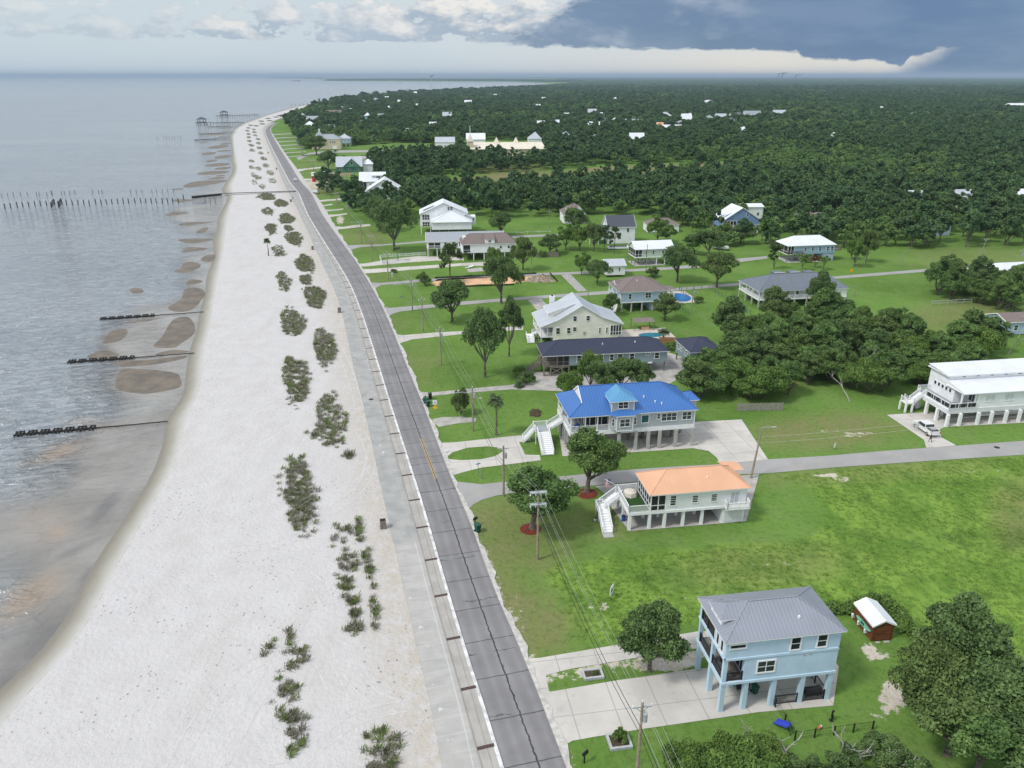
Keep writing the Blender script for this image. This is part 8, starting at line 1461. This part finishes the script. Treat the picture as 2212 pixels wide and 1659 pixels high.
# far canopy as bumpy land cover
def canopy(name,pts,z,sc1):
    b=MB(); b.poly([tuple(G(p,z)) if len(p)==2 else p for p in pts]); o=b.build(name,M_canopy)
    if o.data.polygons[0].normal.z<0: o.data.flip_normals()
    tag(o,'Hazy forest canopy on the horizon' if name=='far_forest' else 'Thin dark woodland strip across the bay','forest',kind='stuff')
def canf(k,v,c,bh):
    v2=k.scale(v,(1,.14,1)); n=k.noise(v2,.012,5,.7); n2=k.noise(k.scale(v,(1,.3,1)),.05,4,.7)
    return k.mix(k.sm(n,.35,.65),k.mix(k.sm(n2,.35,.65),(.022,.050,.024),(.040,.080,.034)),(.055,.095,.042)),k.m('MULTIPLY',n2,1.)
M_canopy=mat('far_canopy',(.03,.05,.02),.95,bump=3.,bs=.05,fn=canf,spec=.0)
canopy('far_forest',[(1020,184.5),(1105,182.5),(1190,178.5),(1215,176.5),(-2400,44000,9.5),(44000,44000,9.5),(44000,5000,9.5),(2800,175),(2300,183)],9.5,1) if 0 else None
b=MB(); zf=9.5; q1=G((1130,184.8),zf); q2=G((1240,178.5),zf)
b.poly([(-1100,4300,zf) if 0 else tuple(q1),tuple(q2),(q2.x*2.1,q2.y*3.,zf),(-2000,44000,zf),(44000,44000,zf),(44000,4600,zf),(3200,4600,zf),(400,4300,zf)])
o=b.build('far_forest',M_canopy); 
if o.data.polygons[0].normal.z<0: o.data.flip_normals()
tag(o,'Hazy forest canopy reaching the horizon','forest',kind='stuff')
for nm,pts,hh in (('shore_wood',[(705,174.0),(800,173.6),(930,174.2),(1100,175.),(1205,177.5),(1260,176)],14),('spit_wood',[(700,167.6),(620,168.),(585,168.2)],16)):
    w=[G(p) for p in pts]; b=MB()
    for a_,c_ in zip(w,w[1:]):
        d=3500 if nm=='shore_wood' else 6000; 
        A0,C0=Vector((a_.x,a_.y,0)),Vector((c_.x,c_.y,0)); A1,C1=A0+Vector((d*.06,d,0)),C0+Vector((d*.06,d,0)); up=Vector((0,0,hh))
        b.poly([A0,C0,C0+up,A0+up]); b.poly([A0+up,C0+up,C1+up,A1+up])
    o=b.build(nm,M_canopy); tag(o,'Low dark wood on the far side of the bay' if nm=='shore_wood' else 'Faint wooded spit on the sea horizon','wood',kind='stuff')
# ---- air
b=MB(); b.box(-50000,50000,-2500,50500,-1.5,125); hz=b.build('haze',[]); tag(hz,'Pale haze in the air over sea and forest','haze',kind='stuff')
m=bpy.data.materials.new('haze'); m.use_nodes=True; k=NT(m.node_tree)
v=k.n('ShaderNodeVolumePrincipled',{'Color':(.58,.74,.92,1),'Density':HAZE,'Anisotropy':.2}); k.n('ShaderNodeOutputMaterial',{1:v.outputs[0]}); hz.data.materials.append(m)
# ---- tall grass tufts on the unmown field
def tuft(seed):
    rng=np.random.default_rng(seed); n=20; bx,by=rng.normal(size=n)*.30,rng.normal(size=n)*.30; an=rng.uniform(0,6.28,n); hh=rng.uniform(.14,.36,n); ln=hh*rng.uniform(.3,1.1,n); w=.05; nx,ny=-np.sin(an)*w,np.cos(an)*w; dx,dy=np.cos(an)*ln,np.sin(an)*ln; z=np.zeros(n)
    V=np.stack([np.stack([bx-nx,by-ny,z],1),np.stack([bx+nx,by+ny,z],1),np.stack([bx+dx*.5+nx,by+dy*.5+ny,hh*.8],1),np.stack([bx+dx,by+dy,hh],1)],1).reshape(-1,3)
    return npmesh('grass_tuft',V,np.arange(len(V)).reshape(-1,4),L_tuft)
L_tuft=leafmat('tall_grass_blades',(.17,.30,.055),(.34,.48,.12),ns=.8,bright=.4)
FIELD=[(1180,1222),(1300,1205),(1450,1190),(1500,1182),(1760,1165),(1790,1100),(1740,1040),(1665,1030),(1984,1000),(2400,975),(2600,2000),(2190,1600),(2120,1430),(1960,1350),(1880,1290),(1500,1345),(1310,1385),(1245,1395),(1215,1330)]
g=np.random.default_rng(77); X,Y=jit(5,170,55,150,.78,8); U,V_=PR(X,Y); k=pip(U,V_,FIELD)&(U<2260)&clear(X,Y,-2)
den=np.sin(X*.31+Y*.12)*np.sin(Y*.27-X*.09)+g.normal(size=X.size)*.45; k&=den>-.45; X,Y=X[k],Y[k]
tb=bpy.data.objects.new('grass_tuft',tuft(1)); COL.objects.link(tb); tb.location=(X[0],Y[0],0); tag(tb,'Tuft of rough green grass in the unmown field','grass tuft')
me=bpy.data.meshes.new('tall_grass'); me.vertices.add(len(X)); me.vertices.foreach_set('co',np.stack([X,Y,np.zeros(len(X))],1).astype(np.float32).ravel())
for nm,v_ in (('sc',g.uniform(.35,.85,len(X))),('rot',g.uniform(0,6.28,len(X)))): at=me.attributes.new(nm,'FLOAT','POINT'); at.data.foreach_set('value',v_.astype(np.float32))
to=meshobj('tall_grass',me); tag(to,'Rough unmown green grass covering the empty field','grass',kind='stuff')
ng=bpy.data.node_groups.new('grass_nodes','GeometryNodeTree'); ng.interface.new_socket('Geometry',in_out='INPUT',socket_type='NodeSocketGeometry'); ng.interface.new_socket('Geometry',in_out='OUTPUT',socket_type='NodeSocketGeometry'); N=ng.nodes; Lk=ng.links
gi=N.new('NodeGroupInput'); go=N.new('NodeGroupOutput'); m2p=N.new('GeometryNodeMeshToPoints'); Lk.new(gi.outputs[0],m2p.inputs[0]); sa,ra=na('sc','FLOAT'),na('rot','FLOAT'); cr=N.new('ShaderNodeCombineXYZ'); Lk.new(ra,cr.inputs[2])
oi=N.new('GeometryNodeObjectInfo'); oi.inputs['Object'].default_value=tb; oi.transform_space='ORIGINAL'; oi.inputs['As Instance'].default_value=True; ip=N.new('GeometryNodeInstanceOnPoints')
for a_,c_ in ((m2p.outputs[0],ip.inputs['Points']),(oi.outputs['Geometry'],ip.inputs['Instance']),(cr.outputs[0],ip.inputs['Rotation']),(sa,ip.inputs['Scale']),(ip.outputs[0],go.inputs[0])): Lk.new(a_,c_)
md=to.modifiers.new('grass','NODES'); md.node_group=ng
